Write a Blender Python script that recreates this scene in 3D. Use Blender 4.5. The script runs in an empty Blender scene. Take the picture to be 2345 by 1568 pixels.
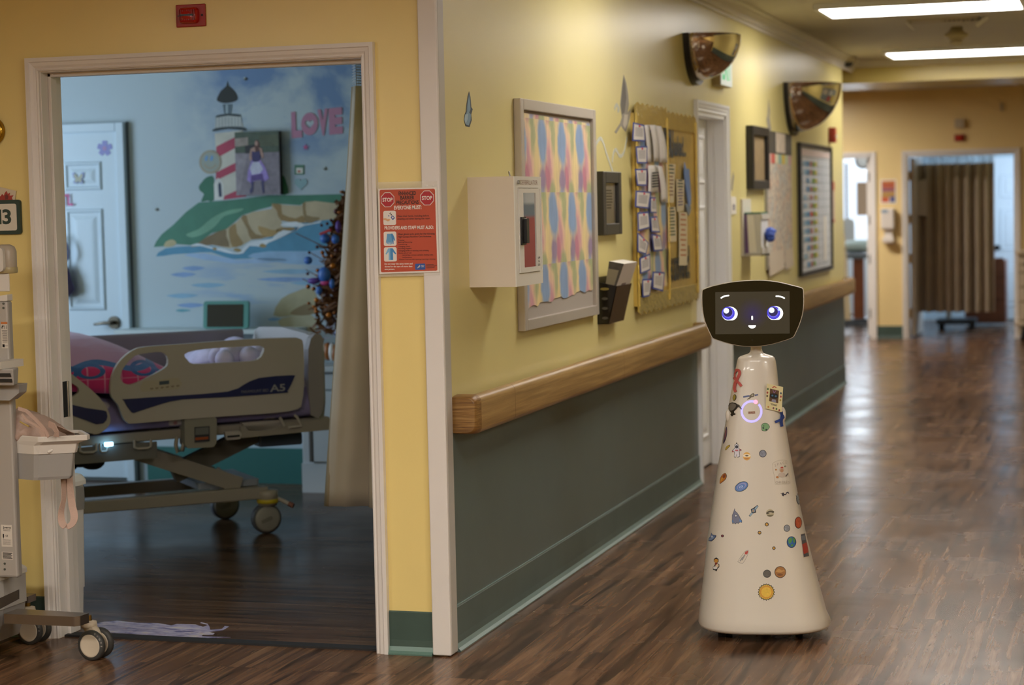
import bpy, bmesh, math, random
from mathutils import Vector, Matrix
from mathutils.bvhtree import BVHTree
V = Vector
R = math.radians
scene = bpy.context.scene
col = scene.collection

# ------------------------------------------------------------------ camera
FPX, IW, IH, HC = 4586.74, 2345, 1568, 1.526
YAW, PITCH, ROLL = 0.295837, 0.0674197, -0.0216581
fw = V((-math.sin(YAW) * math.cos(PITCH), math.cos(YAW) * math.cos(PITCH), -math.sin(PITCH)))
rt = V((math.cos(YAW), math.sin(YAW), 0))
up = rt.cross(fw)
rt, up = math.cos(ROLL) * rt + math.sin(ROLL) * up, -math.sin(ROLL) * rt + math.cos(ROLL) * up
CAM = V((0, 0, HC))
cd = bpy.data.cameras.new('camera')
cam = bpy.data.objects.new('camera', cd)
col.objects.link(cam)
cam.matrix_world = Matrix(((rt.x, up.x, -fw.x, 0), (rt.y, up.y, -fw.y, 0), (rt.z, up.z, -fw.z, HC), (0, 0, 0, 1)))
cd.sensor_width = 36
cd.lens = FPX / IW * 36
cd.clip_end = 200
cd.dof.use_dof = True
cd.dof.focus_distance = 6.95
cd.dof.aperture_fstop = 2.8
scene.camera = cam

# ------------------------------------------------------------------ view, world
vs = scene.view_settings
vs.view_transform = 'Standard'
vs.look = 'None'
vs.gamma = 1
vs.use_curve_mapping = False
vs.exposure = 0.0
scene.cycles.use_denoising = True
scene.cycles.max_bounces = 8
scene.cycles.diffuse_bounces = 4
scene.cycles.glossy_bounces = 3
scene.cycles.transmission_bounces = 4
scene.cycles.sample_clamp_indirect = 6
scene.cycles.caustics_reflective = False
scene.cycles.caustics_refractive = False
wd = bpy.data.worlds.new('world')
scene.world = wd
wd.use_nodes = True
wd.node_tree.nodes['Background'].inputs[0].default_value = (0.55, 0.7, 1, 1)
wd.node_tree.nodes['Background'].inputs[1].default_value = 0.6


# ------------------------------------------------------------------ rays through measured points of the room's planes
def ray(px, py):
    return fw * FPX + rt * (px - IW / 2) - up * (py - IH / 2)


def on_x(px, py, X):
    d = ray(px, py)
    return CAM + d * (X / d.x)


def on_y(px, py, Y):
    d = ray(px, py)
    return CAM + d * (Y / d.y)


def on_z(px, py, Z):
    d = ray(px, py)
    return CAM + d * ((Z - HC) / d.z)


# ------------------------------------------------------------------ materials
def lin(c):
    c = c / 255.0
    return c / 12.92 if c <= 0.04045 else ((c + 0.055) / 1.055) ** 2.4


def rgb(c):
    if isinstance(c, str):
        c = tuple(int(c[i:i + 2], 16) for i in (0, 2, 4))
    return (lin(c[0]), lin(c[1]), lin(c[2]), 1.0)


class G:
    """small node builder"""

    def __init__(self, name):
        self.m = bpy.data.materials.new(name)
        self.m.use_nodes = True
        self.n = self.m.node_tree.nodes
        self.l = self.m.node_tree.links
        self.b = self.n['Principled BSDF']
        self.out = self.n['Material Output']

    def node(self, t, **kw):
        n = self.n.new('ShaderNode' + t)
        ins = kw.pop('ins', {})
        for k, v in kw.items():
            setattr(n, k, v)
        for k, v in ins.items():
            self.set(n.inputs[k], v)
        return n

    def set(self, sock, v):
        if isinstance(v, bpy.types.NodeSocket):
            self.l.new(v, sock)
        elif isinstance(v, bpy.types.Node):
            self.l.new(v.outputs[0], sock)
        else:
            sock.default_value = v

    def math(self, op, a, b=0.0, c=None, clamp=False):
        n = self.n.new('ShaderNodeMath')
        n.operation = op
        n.use_clamp = clamp
        self.set(n.inputs[0], a)
        self.set(n.inputs[1], b)
        if c is not None:
            self.set(n.inputs[2], c)
        return n.outputs[0]

    def mix(self, f, a, b, mode='MIX'):
        n = self.n.new('ShaderNodeMix')
        n.data_type = 'RGBA'
        n.blend_type = mode
        self.set(n.inputs[0], f)
        self.set(n.inputs[6], a)
        self.set(n.inputs[7], b)
        return n.outputs[2]

    def ramp(self, f, stops):
        n = self.n.new('ShaderNodeValToRGB')
        el = n.color_ramp.elements
        while len(el) < len(stops):
            el.new(0.5)
        for e, (p, c) in zip(el, stops):
            e.position = p
            e.color = c if not isinstance(c, (int, float)) else (c, c, c, 1)
        self.set(n.inputs[0], f)
        return n.outputs[0]

    def noise(self, vec, scale, detail=3, rough=0.55, dist=0.0):
        n = self.node('TexNoise')
        n.inputs['Scale'].default_value = scale
        n.inputs['Detail'].default_value = detail
        n.inputs['Roughness'].default_value = rough
        n.inputs['Distortion'].default_value = dist
        if vec is not None:
            self.l.new(vec, n.inputs['Vector'])
        return n.outputs['Fac']

    def coord(self, which='Object'):
        return self.node('TexCoord').outputs[which]

    def mapping(self, vec, scale=(1, 1, 1), rot=(0, 0, 0), loc=(0, 0, 0)):
        n = self.node('Mapping')
        n.inputs['Scale'].default_value = scale
        n.inputs['Rotation'].default_value = rot
        n.inputs['Location'].default_value = loc
        self.l.new(vec, n.inputs['Vector'])
        return n.outputs[0]

    def sep(self, vec):
        n = self.node('SeparateXYZ')
        self.l.new(vec, n.inputs[0])
        return n.outputs

    def bump(self, h, strength, dist=0.01):
        n = self.node('Bump')
        n.inputs['Strength'].default_value = strength
        n.inputs['Distance'].default_value = dist
        self.set(n.inputs['Height'], h)
        self.l.new(n.outputs[0], self.b.inputs['Normal'])


MATS = {}


def pm(name, c, rough=0.5, metal=0.0, spec=0.5, var=0.0, vs_=6.0, bump=0.0, bs=80.0, coat=0.0, emit=None, es=1.0, alpha=1.0, trans=0.0, sheen=0.0):
    if name in MATS:
        return MATS[name]
    g = G(name)
    b = g.b
    base = rgb(c)
    b.inputs['Base Color'].default_value = base
    b.inputs['Roughness'].default_value = rough
    b.inputs['Metallic'].default_value = metal
    b.inputs['Specular IOR Level'].default_value = spec
    b.inputs['Coat Weight'].default_value = coat
    b.inputs['Alpha'].default_value = alpha
    b.inputs['Transmission Weight'].default_value = trans
    b.inputs['Sheen Weight'].default_value = sheen
    if var > 0:
        f = g.noise(g.coord(), vs_, 4)
        lo = tuple(x * (1 - var) for x in base[:3]) + (1,)
        hi = tuple(min(1, x * (1 + var)) for x in base[:3]) + (1,)
        g.set(b.inputs['Base Color'], g.ramp(f, [(0.3, lo), (0.7, hi)]))
    if bump > 0:
        g.bump(g.noise(g.coord(), bs, 3), bump, 0.004)
    if emit is not None:
        b.inputs['Emission Color'].default_value = rgb(emit)
        b.inputs['Emission Strength'].default_value = es
    MATS[name] = g.m
    return g.m


def thin_glass(name, rough=0.02, tint='ffffff'):
    if name in MATS:
        return MATS[name]
    g = G(name)
    fr = g.node('Fresnel')
    fr.inputs['IOR'].default_value = 1.5
    tr = g.node('BsdfTransparent')
    tr.inputs[0].default_value = rgb(tint)
    gl = g.node('BsdfGlossy')
    gl.inputs['Roughness'].default_value = rough
    mx = g.node('MixShader')
    g.l.new(fr.outputs[0], mx.inputs[0])
    g.l.new(tr.outputs[0], mx.inputs[1])
    g.l.new(gl.outputs[0], mx.inputs[2])
    g.l.new(mx.outputs[0], g.out.inputs['Surface'])
    MATS[name] = g.m
    return g.m


# ------------------------------------------------------------------ mesh builder
_txt = {}


def text_mesh(s, bold):
    key = (s, bold)
    if key in _txt:
        return _txt[key]
    cu = bpy.data.curves.new('t', 'FONT')
    cu.body = s
    cu.size = 1
    cu.resolution_u = 3
    cu.offset = bold
    ob = bpy.data.objects.new('t', cu)
    col.objects.link(ob)
    bpy.context.view_layer.update()
    ev = ob.evaluated_get(bpy.context.evaluated_depsgraph_get())
    me = ev.to_mesh()
    vs2 = [(v.co.x, v.co.y) for v in me.vertices]
    fs = [tuple(p.vertices) for p in me.polygons]
    ev.to_mesh_clear()
    bpy.data.objects.remove(ob)
    bpy.data.curves.remove(cu)
    _txt[key] = (vs2, fs)
    return _txt[key]


class MB:
    def __init__(self):
        self.v, self.f, self.mi, self.sm, self.mats = [], [], [], [], []
        self.M = Matrix.Identity(4)

    def m(self, mat):
        if mat not in self.mats:
            self.mats.append(mat)
        return self.mats.index(mat)

    def add(self, vs, fs, mat, smooth=False):
        o = len(self.v)
        k = self.m(mat)
        self.v += [self.M @ V(p) for p in vs]
        for f in fs:
            self.f.append(tuple(i + o for i in f))
            self.mi.append(k)
            self.sm.append(smooth)
        return self

    def box(self, a, b, mat):
        x0, y0, z0 = a
        x1, y1, z1 = b
        x0, x1 = min(x0, x1), max(x0, x1)
        y0, y1 = min(y0, y1), max(y0, y1)
        z0, z1 = min(z0, z1), max(z0, z1)
        vs = [(x0, y0, z0), (x1, y0, z0), (x1, y1, z0), (x0, y1, z0), (x0, y0, z1), (x1, y0, z1), (x1, y1, z1), (x0, y1, z1)]
        fs = [(3, 2, 1, 0), (4, 5, 6, 7), (0, 1, 5, 4), (1, 2, 6, 5), (2, 3, 7, 6), (3, 0, 4, 7)]
        return self.add(vs, fs, mat)

    def poly(self, pts, mat):
        return self.add(pts, [tuple(range(len(pts)))], mat)

    def slab(self, pts, d, mat, side=None, smooth=False):
        """flat outline pts (3D) given thickness along vector d"""
        n = len(pts)
        pts = [V(p) for p in pts]
        d = V(d)
        nn = V((0, 0, 0))
        for i in range(n):
            nn += pts[i].cross(pts[(i + 1) % n])
        if nn.dot(d) > 0:
            pts = pts[::-1]
        top = [p + d for p in pts]
        self.add(pts, [tuple(range(n))], mat)
        self.add(top, [tuple(reversed(range(n)))], mat)
        vs = pts + top
        self.add(vs, [((i + 1) % n, i, n + i, n + (i + 1) % n) for i in range(n)], side or mat, smooth)
        return self

    def loft(self, rings, mat, cap0=True, cap1=True, smooth=True, closed=True):
        n = len(rings[0])
        vs = [p for r in rings for p in r]
        fs = []
        for j in range(len(rings) - 1):
            for i in range(n if closed else n - 1):
                a, b = j * n + i, j * n + (i + 1) % n
                fs.append((a, b, b + n, a + n))
        self.add(vs, fs, mat, smooth)
        if closed and cap0:
            self.add(rings[0], [tuple(reversed(range(n)))], mat)
        if closed and cap1:
            self.add(rings[-1], [tuple(range(n))], mat)
        return self

    def lathe(self, prof, mat, n=24, c=(0, 0, 0), ax=(0, 0, 1), a0=0.0, a1=360.0, smooth=True, caps=False):
        ax = V(ax).normalized()
        e1 = ax.orthogonal().normalized()
        e2 = ax.cross(e1)
        c = V(c)
        full = abs(a1 - a0 - 360) < 1e-6
        k = n if full else n + 1
        rings = []
        for r, z in prof:
            rings.append([c + ax * z + (e1 * math.cos(R(a0 + (a1 - a0) * i / n)) + e2 * math.sin(R(a0 + (a1 - a0) * i / n))) * max(r, 1e-5) for i in range(k)])
        return self.loft(rings, mat, caps, caps, smooth=smooth, closed=full)

    def cyl(self, a, b, r, mat, n=16, r2=None, smooth=True):
        a, b = V(a), V(b)
        L = (b - a).length
        return self.lathe([(r, 0), (r if r2 is None else r2, L)], mat, n, a, b - a, smooth=smooth, caps=True)

    def tube(self, path, r, mat, n=8, flat=None, upv=None, closed=False):
        """sweep a circle (or flat ribbon section (w,t)) along path"""
        path = [V(p) for p in path]
        rings = []
        u = V(upv) if upv else None
        for i, p in enumerate(path):
            t = (path[min(i + 1, len(path) - 1)] - path[max(i - 1, 0)])
            if t.length < 1e-9:
                t = V((0, 0, 1))
            t.normalize()
            if u is None:
                u = t.orthogonal().normalized()
            e1 = (u - t * u.dot(t))
            if e1.length < 1e-6:
                e1 = t.orthogonal()
            e1.normalize()
            e2 = t.cross(e1)
            if upv is None:
                u = e1
            rr = r[i] if isinstance(r, (list, tuple)) else r
            if flat:
                w, th = flat
                rings.append([p + e1 * (w * sx) + e2 * (th * sy) for sx, sy in ((-.5, -.5), (.5, -.5), (.5, .5), (-.5, .5))])
            else:
                rings.append([p + (e1 * math.cos(2 * math.pi * k / n) + e2 * math.sin(2 * math.pi * k / n)) * rr for k in range(n)])
        return self.loft(rings, mat, smooth=not flat)

    def ball(self, c, r, mat, n=12, m=8):
        c = V(c)
        rr = r if isinstance(r, (tuple, list)) else (r, r, r)
        rings = []
        for j in range(m + 1):
            th = math.pi * j / m
            rings.append([c + V((rr[0] * max(math.sin(th), 1e-4) * math.cos(2 * math.pi * i / n), rr[1] * max(math.sin(th), 1e-4) * math.sin(2 * math.pi * i / n), -rr[2] * math.cos(th))) for i in range(n)])
        return self.loft(rings, mat)

    def text(self, s, o, ex, ey, h, mat, width=None, align='C', bold=0.0, caps=True, lift=None):
        vs2, fs = text_mesh(s, bold)
        if not vs2:
            return self
        xs = [p[0] for p in vs2]
        x0, x1 = min(xs), max(xs)
        k = h / 0.69
        kx = k if width is None else width / (x1 - x0)
        off = {'C': (x0 + x1) / 2, 'L': x0, 'R': x1}[align]
        o, ex, ey = V(o), V(ex), V(ey)
        return self.add([o + ex * ((x - off) * kx) + ey * (y * k) for x, y in vs2], fs, mat)

    def build(self, name, parent=None, bevel=0.0, seg=2, sub=0, solid=0.0, weld=False, loc=None):
        me = bpy.data.meshes.new(name)
        me.from_pydata([tuple(p) for p in self.v], [], self.f)
        for mt in self.mats:
            me.materials.append(mt)
        me.polygons.foreach_set('material_index', self.mi)
        me.polygons.foreach_set('use_smooth', self.sm)
        bm = bmesh.new()
        bm.from_mesh(me)
        if weld:
            bmesh.ops.remove_doubles(bm, verts=bm.verts, dist=1e-5)
        bm.to_mesh(me)
        bm.free()
        me.update()
        ob = bpy.data.objects.new(name, me)
        col.objects.link(ob)
        if solid:
            md = ob.modifiers.new('solid', 'SOLIDIFY')
            md.thickness = solid
            md.offset = 0
        if bevel:
            md = ob.modifiers.new('bevel', 'BEVEL')
            md.width = bevel
            md.segments = seg
            md.limit_method = 'ANGLE'
            md.angle_limit = R(35)
            md.harden_normals = False
        if sub:
            md = ob.modifiers.new('sub', 'SUBSURF')
            md.levels = sub
            md.render_levels = sub
        if parent is not None:
            ob.parent = parent
            ob.matrix_parent_inverse = Matrix.Translation(-parent.location) if parent.type == 'EMPTY' or parent.location.length > 0 else Matrix.Identity(4)
        return ob


def thing(name, label, cat, loc=(0, 0, 0), group=None):
    o = bpy.data.objects.new(name, None)
    o.empty_display_size = 0.05
    o.location = loc
    col.objects.link(o)
    return tag(o, label, cat, group)


def tag(o, label, cat, group=None, kind=None):
    o['label'] = label
    o['category'] = cat
    if group:
        o['group'] = group
    if kind:
        o['kind'] = kind
    return o


def struct(mb, name, parent=None, label=None, **kw):
    o = mb.build(name, parent, **kw)
    if parent is None:
        o['kind'] = 'structure'
    if label:
        o['label'] = label
    return o


def smooth_path(pts, k=6, closed=False):
    """Catmull-Rom through points (2D or 3D tuples)"""
    n = len(pts)
    P = [V(tuple(p) + (0,)) if len(p) == 2 else V(p) for p in pts]
    out = []
    for i in range(n if closed else n - 1):
        p0 = P[(i - 1) % n] if closed or i > 0 else P[0]
        p1, p2 = P[i], P[(i + 1) % n]
        p3 = P[(i + 2) % n] if closed or i + 2 < n else P[-1]
        for j in range(k):
            t = j / k
            out.append(0.5 * ((2 * p1) + (p2 - p0) * t + (2 * p0 - 5 * p1 + 4 * p2 - p3) * t * t + (-p0 + 3 * p1 - 3 * p2 + p3) * t ** 3))
    if not closed:
        out.append(P[-1])
    return out


def rrect(w, h, r, k=5):
    """rounded rectangle outline centred on 0 (2D)"""
    out = []
    for cx, cy, a in ((w / 2 - r, h / 2 - r, 0), (-w / 2 + r, h / 2 - r, 90), (-w / 2 + r, -h / 2 + r, 180), (w / 2 - r, -h / 2 + r, 270)):
        for i in range(k + 1):
            t = R(a + 90 * i / k)
            out.append((cx + r * math.cos(t), cy + r * math.sin(t)))
    return out


def circ(cx, cy, rx, ry=None, n=20, rot=0.0):
    ry = rx if ry is None else ry
    c, s = math.cos(R(rot)), math.sin(R(rot))
    return [(cx + rx * math.cos(2 * math.pi * i / n) * c - ry * math.sin(2 * math.pi * i / n) * s,
             cy + rx * math.cos(2 * math.pi * i / n) * s + ry * math.sin(2 * math.pi * i / n) * c) for i in range(n)]


# lamps of the corridor: ceiling troffers, emission set here, bodies built further down
LAMP_COL, LAMP_E = (255, 248, 238), 19.0
# daylight through the windows of the bedrooms
DAY = (0.60, 0.79, 1.0)


def window_light(name, loc, size, energy, rot, colr=DAY):
    ld = bpy.data.lights.new(name, 'AREA')
    ld.shape = 'RECTANGLE'
    ld.size, ld.size_y = size
    ld.energy = energy
    ld.color = colr
    lo = bpy.data.objects.new(name, ld)
    lo.location = loc
    lo.rotation_euler = rot
    col.objects.link(lo)
    return lo


# bedroom window in the wall_west of the bedroom, facing +x; windows of the two far rooms facing the corridor
window_light('daylight_bedroom', (-7.45, 8.35, 1.6), (1.8, 1.4), 76, (0, R(-90), 0))
window_light('daylight_far_room', (-3.6, 26.49, 1.6), (1.7, 1.5), 60, (R(-90), 0, 0), (0.8, 0.9, 1.0))
window_light('daylight_curtain_room', (-0.25, 24.4, 1.7), (1.6, 1.4), 50, (0, R(90), 0), (0.6, 0.78, 1.0))

# ================================================================== THE SETTING
def wood_floor(name, along='Y', tone=1.0):
    g = G(name)
    c = g.coord('Object')
    if along == 'Y':
        c = g.mapping(c, rot=(0, 0, R(90)))
    br = g.node('TexBrick', offset=0.37, offset_frequency=3)
    br.inputs['Scale'].default_value = 1.0
    br.inputs['Brick Width'].default_value = 1.22
    br.inputs['Row Height'].default_value = 0.152
    br.inputs['Mortar Size'].default_value = 0.0012
    br.inputs['Mortar Smooth'].default_value = 0.1
    br.inputs['Color1'].default_value = (0.0, 0.0, 0.0, 1)
    br.inputs['Color2'].default_value = (1, 1, 1, 1)
    br.inputs['Mortar'].default_value = (0.5, 0.5, 0.5, 1)
    g.l.new(c, br.inputs['Vector'])
    # shift the grain from plank to plank
    cb = g.node('CombineXYZ')
    g.set(cb.inputs[0], g.math('MULTIPLY', br.outputs['Color'], 9.0))
    g.set(cb.inputs[2], g.math('MULTIPLY', br.outputs['Color'], 5.0))
    va = g.node('VectorMath', operation='ADD')
    g.l.new(c, va.inputs[0])
    g.l.new(cb.outputs[0], va.inputs[1])
    gv = g.mapping(va.outputs[0], scale=(1.3, 26, 1))
    n1 = g.noise(gv, 1.0, 6, 0.62, 0.45)
    n2 = g.noise(g.mapping(va.outputs[0], scale=(5, 70, 1)), 1.0, 5, 0.6, 0.4)
    n3 = g.noise(g.mapping(va.outputs[0], scale=(1.0, 13, 1)), 1.0, 4, 0.55, 1.1)
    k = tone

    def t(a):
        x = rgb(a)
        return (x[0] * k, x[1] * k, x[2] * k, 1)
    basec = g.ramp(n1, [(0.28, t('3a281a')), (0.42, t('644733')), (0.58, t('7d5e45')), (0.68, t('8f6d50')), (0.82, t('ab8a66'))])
    dark = g.ramp(n3, [(0.36, 0.36), (0.47, 1.0)])
    fine = g.ramp(n2, [(0.3, 0.78), (0.7, 1.12)])
    cc = g.mix(1.0, basec, dark, 'MULTIPLY')
    cc = g.mix(0.8, cc, fine, 'MULTIPLY')
    tint = g.ramp(br.outputs['Color'], [(0.0, (0.84, 0.82, 0.8, 1)), (1.0, (1.1, 1.1, 1.1, 1))])
    cc = g.mix(1.0, cc, tint, 'MULTIPLY')
    seam = g.ramp(br.outputs['Fac'], [(0.0, 1.0), (1.0, 0.35)])
    cc = g.mix(1.0, cc, seam, 'MULTIPLY')
    g.set(g.b.inputs['Base Color'], cc)
    rr = g.ramp(g.noise(g.coord('Object'), 2.2, 3), [(0.3, 0.2), (0.7, 0.3)])
    g.set(g.b.inputs['Roughness'], rr)
    g.b.inputs['Specular IOR Level'].default_value = 0.16
    wv = g.noise(g.mapping(g.coord('Object'), scale=(2.0, 11, 1)), 1.0, 2, 0.4)
    h = g.math('ADD', g.math('MULTIPLY', wv, 0.3), g.math('MULTIPLY', n2, 0.06))
    h = g.math('SUBTRACT', h, g.math('MULTIPLY', br.outputs['Fac'], 0.12))
    g.bump(h, 0.2, 0.012)
    return g.m


def wall_paint(name, c, wainscot=None, zc=0.8):
    g = G(name)
    base = rgb(c)
    n = g.noise(g.coord('Object'), 1.3, 3)
    cc = g.ramp(n, [(0.3, tuple(x * 0.96 for x in base[:3]) + (1,)), (0.7, tuple(min(1, x * 1.03) for x in base[:3]) + (1,))])
    if wainscot:
        z = g.sep(g.coord('Object'))[2]
        f = g.math('GREATER_THAN', z, zc)
        w = rgb(wainscot)
        wn = g.ramp(g.noise(g.coord('Object'), 2.5, 4), [(0.3, tuple(x * 0.9 for x in w[:3]) + (1,)), (0.7, tuple(x * 1.08 for x in w[:3]) + (1,))])
        cc = g.mix(f, wn, cc)
    g.set(g.b.inputs['Base Color'], cc)
    g.b.inputs['Roughness'].default_value = 0.33
    g.b.inputs['Specular IOR Level'].default_value = 0.6
    g.bump(g.noise(g.coord('Object'), 160, 3), 0.07, 0.003)
    return g.m


YEL = 'e6cf86'
M_wall = wall_paint('yellow_wall_paint', YEL)
M_wallc = wall_paint('yellow_wall_paint_over_green', 'dccf8e', '5b6966', 0.812)
M_farw = wall_paint('amber_wall_paint', 'e4ca90')
M_ceil = pm('ceiling_paint', 'c4bdb4', 0.8, var=0.03)
M_trim = pm('cream_trim_paint', 'ddd7d1', 0.4, var=0.015, vs_=5)
M_trimw = pm('white_trim_paint', 'f5f6fa', 0.35)
M_green = pm('green_vinyl_base', '3d5049', 0.4, var=0.12, vs_=5, bump=0.05)
M_greenc = pm('grey_green_vinyl_base', '566562', 0.4, var=0.1, vs_=5)
M_lip = pm('pale_teal_lip', '788d8a', 0.4)
M_clear = pm('grey_plastic_strip', 'bdb9b2', 0.3)
M_black = pm('black_plastic', '17171a', 0.35)
M_blackm = pm('matt_black', '1d1d1f', 0.7)
M_chrome = pm('chrome', 'd8d8d6', 0.08, 1.0)
M_steel = pm('brushed_steel', 'a9a7a3', 0.32, 1.0)
M_brass = pm('aged_brass', 'a08040', 0.35, 1.0)
M_white = pm('white_plastic', 'e6e2dc', 0.4)
M_paper = pm('white_paper', 'e8e3da', 0.7)
M_ink = pm('black_ink', '23201f', 0.7)
M_room = wall_paint('pale_bedroom_paint', 'c3d6e2')
M_roomg = pm('deep_green_base', '2f6a64', 0.45)
M_white_wall = pm('white_far_room_paint', 'e6ecf0', 0.6)

FX, FY, CX, MY, WY, ZC = -3.69, 6.40, -2.20, 10.35, 22.16, 2.70
OX0, OX1, OZ = -3.69, -2.46, 2.045          # bedroom doorway

# floors
mb = MB()
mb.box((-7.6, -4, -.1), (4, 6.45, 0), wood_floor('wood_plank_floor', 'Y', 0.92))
fl = mb.mats[0]
mb.box((-2.27, 6.45, -.1), (4, 27, 0), fl)
mb.box((-7.6, 10.45, -.1), (-2.27, 27, 0), fl)
struct(mb, 'floor')
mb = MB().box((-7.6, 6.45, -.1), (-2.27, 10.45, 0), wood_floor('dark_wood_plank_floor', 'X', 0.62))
struct(mb, 'floor.001')
mb = MB()
mb.slab([(OX0, 6.42, 0), (OX1, 6.42, 0), (OX1, 6.475, 0), (OX0, 6.475, 0)], (0, 0, .007), M_blackm)
struct(mb, 'trim_threshold')
# ceiling
mb = MB().box((-7.6, -4, ZC), (4, 27, ZC + .1), M_ceil)
struct(mb, 'ceiling')
# wall with the bedroom doorway
mb = MB()
mb.box((-7.6, FY, 0), (OX0 - .02, FY + .13, ZC), M_wall)
mb.box((OX1 + .02, FY, 0), (CX - .004, FY + .13, ZC), M_wall)
mb.box((OX0 - .02, FY, OZ + .02), (OX1 + .02, FY + .13, ZC), M_wall)
struct(mb, 'wall_front')
# long corridor wall with a door opening
D2A, D2B, D2Z = 10.72, 11.53, 2.025
mb = MB()
mb.box((CX - .13, FY + .13, 0), (CX, D2A, ZC), M_wallc)
mb.box((CX - .004, FY, 0), (CX, FY + .13, ZC), M_wallc)
mb.box((CX - .13, D2B, 0), (CX, 16.72, ZC), M_wallc)
mb.box((CX - .13, D2A, D2Z), (CX, D2B, ZC), M_wallc)
struct(mb, 'wall_corridor')
# bedroom walls
mb = MB().box((-7.6, MY, 0), (CX - .13, MY + .1, ZC), M_room)
wall_mural = struct(mb, 'wall_mural')
mb = MB()
mb.box((-7.6, FY + .13, 0), (-7.5, 7.35, ZC), M_room)
mb.box((-7.6, 9.35, 0), (-7.5, MY, ZC), M_room)
mb.box((-7.6, 7.35, 0), (-7.5, 9.35, .75), M_room)
mb.box((-7.6, 7.35, 2.35), (-7.5, 9.35, ZC), M_room)
struct(mb, 'wall_west')
mb = MB()
for a in (7.35, 8.32, 9.29):
    mb.box((-7.58, a, .75), (-7.52, a + .06, 2.35), M_white)
for a in (.75, 2.29):
    mb.box((-7.58, 7.35, a), (-7.52, 9.35, a + .06), M_white)
wn1 = struct(mb, 'window_1')
MB().poly([(-7.553, 7.4, .8), (-7.553, 9.3, .8), (-7.553, 9.3, 2.3), (-7.553, 7.4, 2.3)], thin_glass('window_glass')).build('window_pane', wn1)
# open hall around the photographer
mb = MB().box((-7.7, -4, 0), (-7.6, FY, ZC), M_wall)
struct(mb, 'wall_hall_west')
mb = MB().box((-7.6, -4.1, 0), (4, -4, ZC), M_wall)
struct(mb, 'wall_hall_back')
mb = MB()
mb.box((4, -4, 0), (4.1, 9, ZC), M_wall)
mb.box((.35, 9, 0), (4.1, 9.1, ZC), M_wall)
mb.box((.35, 9.1, 0), (.45, 27, ZC), M_wallc)
struct(mb, 'wall_east')
# header beam and far wall
mb = MB().box((-7.6, 17.3, 2.515), (.35, 18.35, ZC), wall_paint('olive_yellow_paint', 'c6b264'))
struct(mb, 'beam')
mb = MB().box((-7.7, 10.45, 0), (-7.6, 27, ZC), M_farw)
mb.box((-7.6, 16.62, 0), (CX - .13, 16.72, ZC), M_farw)
struct(mb, 'wall_side_passage')
A3, B3, A4, B4, DZ = -3.52, -2.615, -2.225, -1.085, 1.99
mb = MB()
for x0, x1, z0 in ((-7.6, A3, 0), (A3, B3, DZ), (B3, A4, 0), (A4, B4, DZ), (B4, .35, 0)):
    mb.box((x0, WY, z0), (x1, WY + .13, ZC), M_farw)
struct(mb, 'wall_far')
mb = MB()
mb.box((-2.47, WY + .13, 0), (-2.37, 26.5, ZC), M_white_wall)
mb.box((-5.2, WY + .13, 0), (-5.1, 26.5, ZC), M_white_wall)
mb.box((-5.2, 26.5, 0), (-4.5, 26.6, ZC), M_white_wall)
mb.box((-2.7, 26.5, 0), (-2.37, 26.6, ZC), M_white_wall)
mb.box((-4.5, 26.5, 0), (-2.7, 26.6, .8), M_white_wall)
mb.box((-4.5, 26.5, 2.4), (-2.7, 26.6, ZC), M_white_wall)
mb.box((-2.37, 25.6, 0), (.35, 25.7, ZC), M_room)
struct(mb, 'wall_far_rooms')


# ---- trims
CAS = [(0, 0), (0, .011), (.005, .014), (.010, .012), (.018, .017), (.030, .019), (.033, .023), (.047, .023), (.047, 0)]


def casing(mb, P, ex, ez, nn, w, h, mat, k=1.0):
    """moulded casing round an opening: P = lower corner, ex along, ez up, nn out of the wall"""
    P, ex, ez, nn = V(P), V(ex), V(ez), V(nn)
    rings = []
    for cx, cz, dx, dz in ((0, 0, -1, 0), (0, h, -1, 1), (w, h, 1, 1), (w, 0, 1, 0)):
        rings.append([P + ex * (cx + dx * d * k) + ez * (cz + dz * d * k) + nn * t for d, t in CAS])
    for a, b in zip(rings[:-1], rings[1:]):
        mb.loft([a, b], mat, smooth=False)
    return mb


mb = MB()
casing(mb, (OX0, FY, 0), (1, 0, 0), (0, 0, 1), (0, -1, 0), OX1 - OX0, OZ, M_trim)
struct(mb, 'trim_door_casing')
mb = MB()
mb.box((OX0 - .02, FY - .002, 0), (OX0 + .004, FY + .14, OZ), M_trim)
mb.box((OX1 - .004, FY - .002, 0), (OX1 + .02, FY + .14, OZ), M_trim)
mb.box((OX0 - .02, FY - .002, OZ - .004), (OX1 + .02, FY + .14, OZ + .02), M_trim)
mb.box((OX0 + .004, FY + .045, 0), (OX0 + .017, FY + .085, OZ), M_trim)
mb.box((OX1 - .017, FY + .045, 0), (OX1 - .004, FY + .085, OZ), M_trim)
mb.box((OX0 + .004, FY + .045, OZ - .018), (OX1 - .004, FY + .085, OZ - .004), M_trim)
jm = struct(mb, 'trim_door_jamb', bevel=.002)
mb = MB()
mb.box((OX0 + .0165, FY + .05, .80), (OX0 + .019, FY + .079, .93), M_blackm)
mb.cyl((OX0 + .0195, FY + .08, .80), (OX0 + .0195, FY + .08, .93), .006, M_steel, 10)
mb.build('strike_plate', jm)
# corner guard
mb = MB()
mb.box((-2.253, FY - .017, .004), (-2.1865, FY, ZC), M_trim)
gd = struct(mb, 'trim_corner_guard', bevel=.004)
MB().box((-2.2, FY + .0002, .004), (-2.187, FY + .062, ZC), M_clear).build('plastic_strip', gd, bevel=.003)


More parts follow.
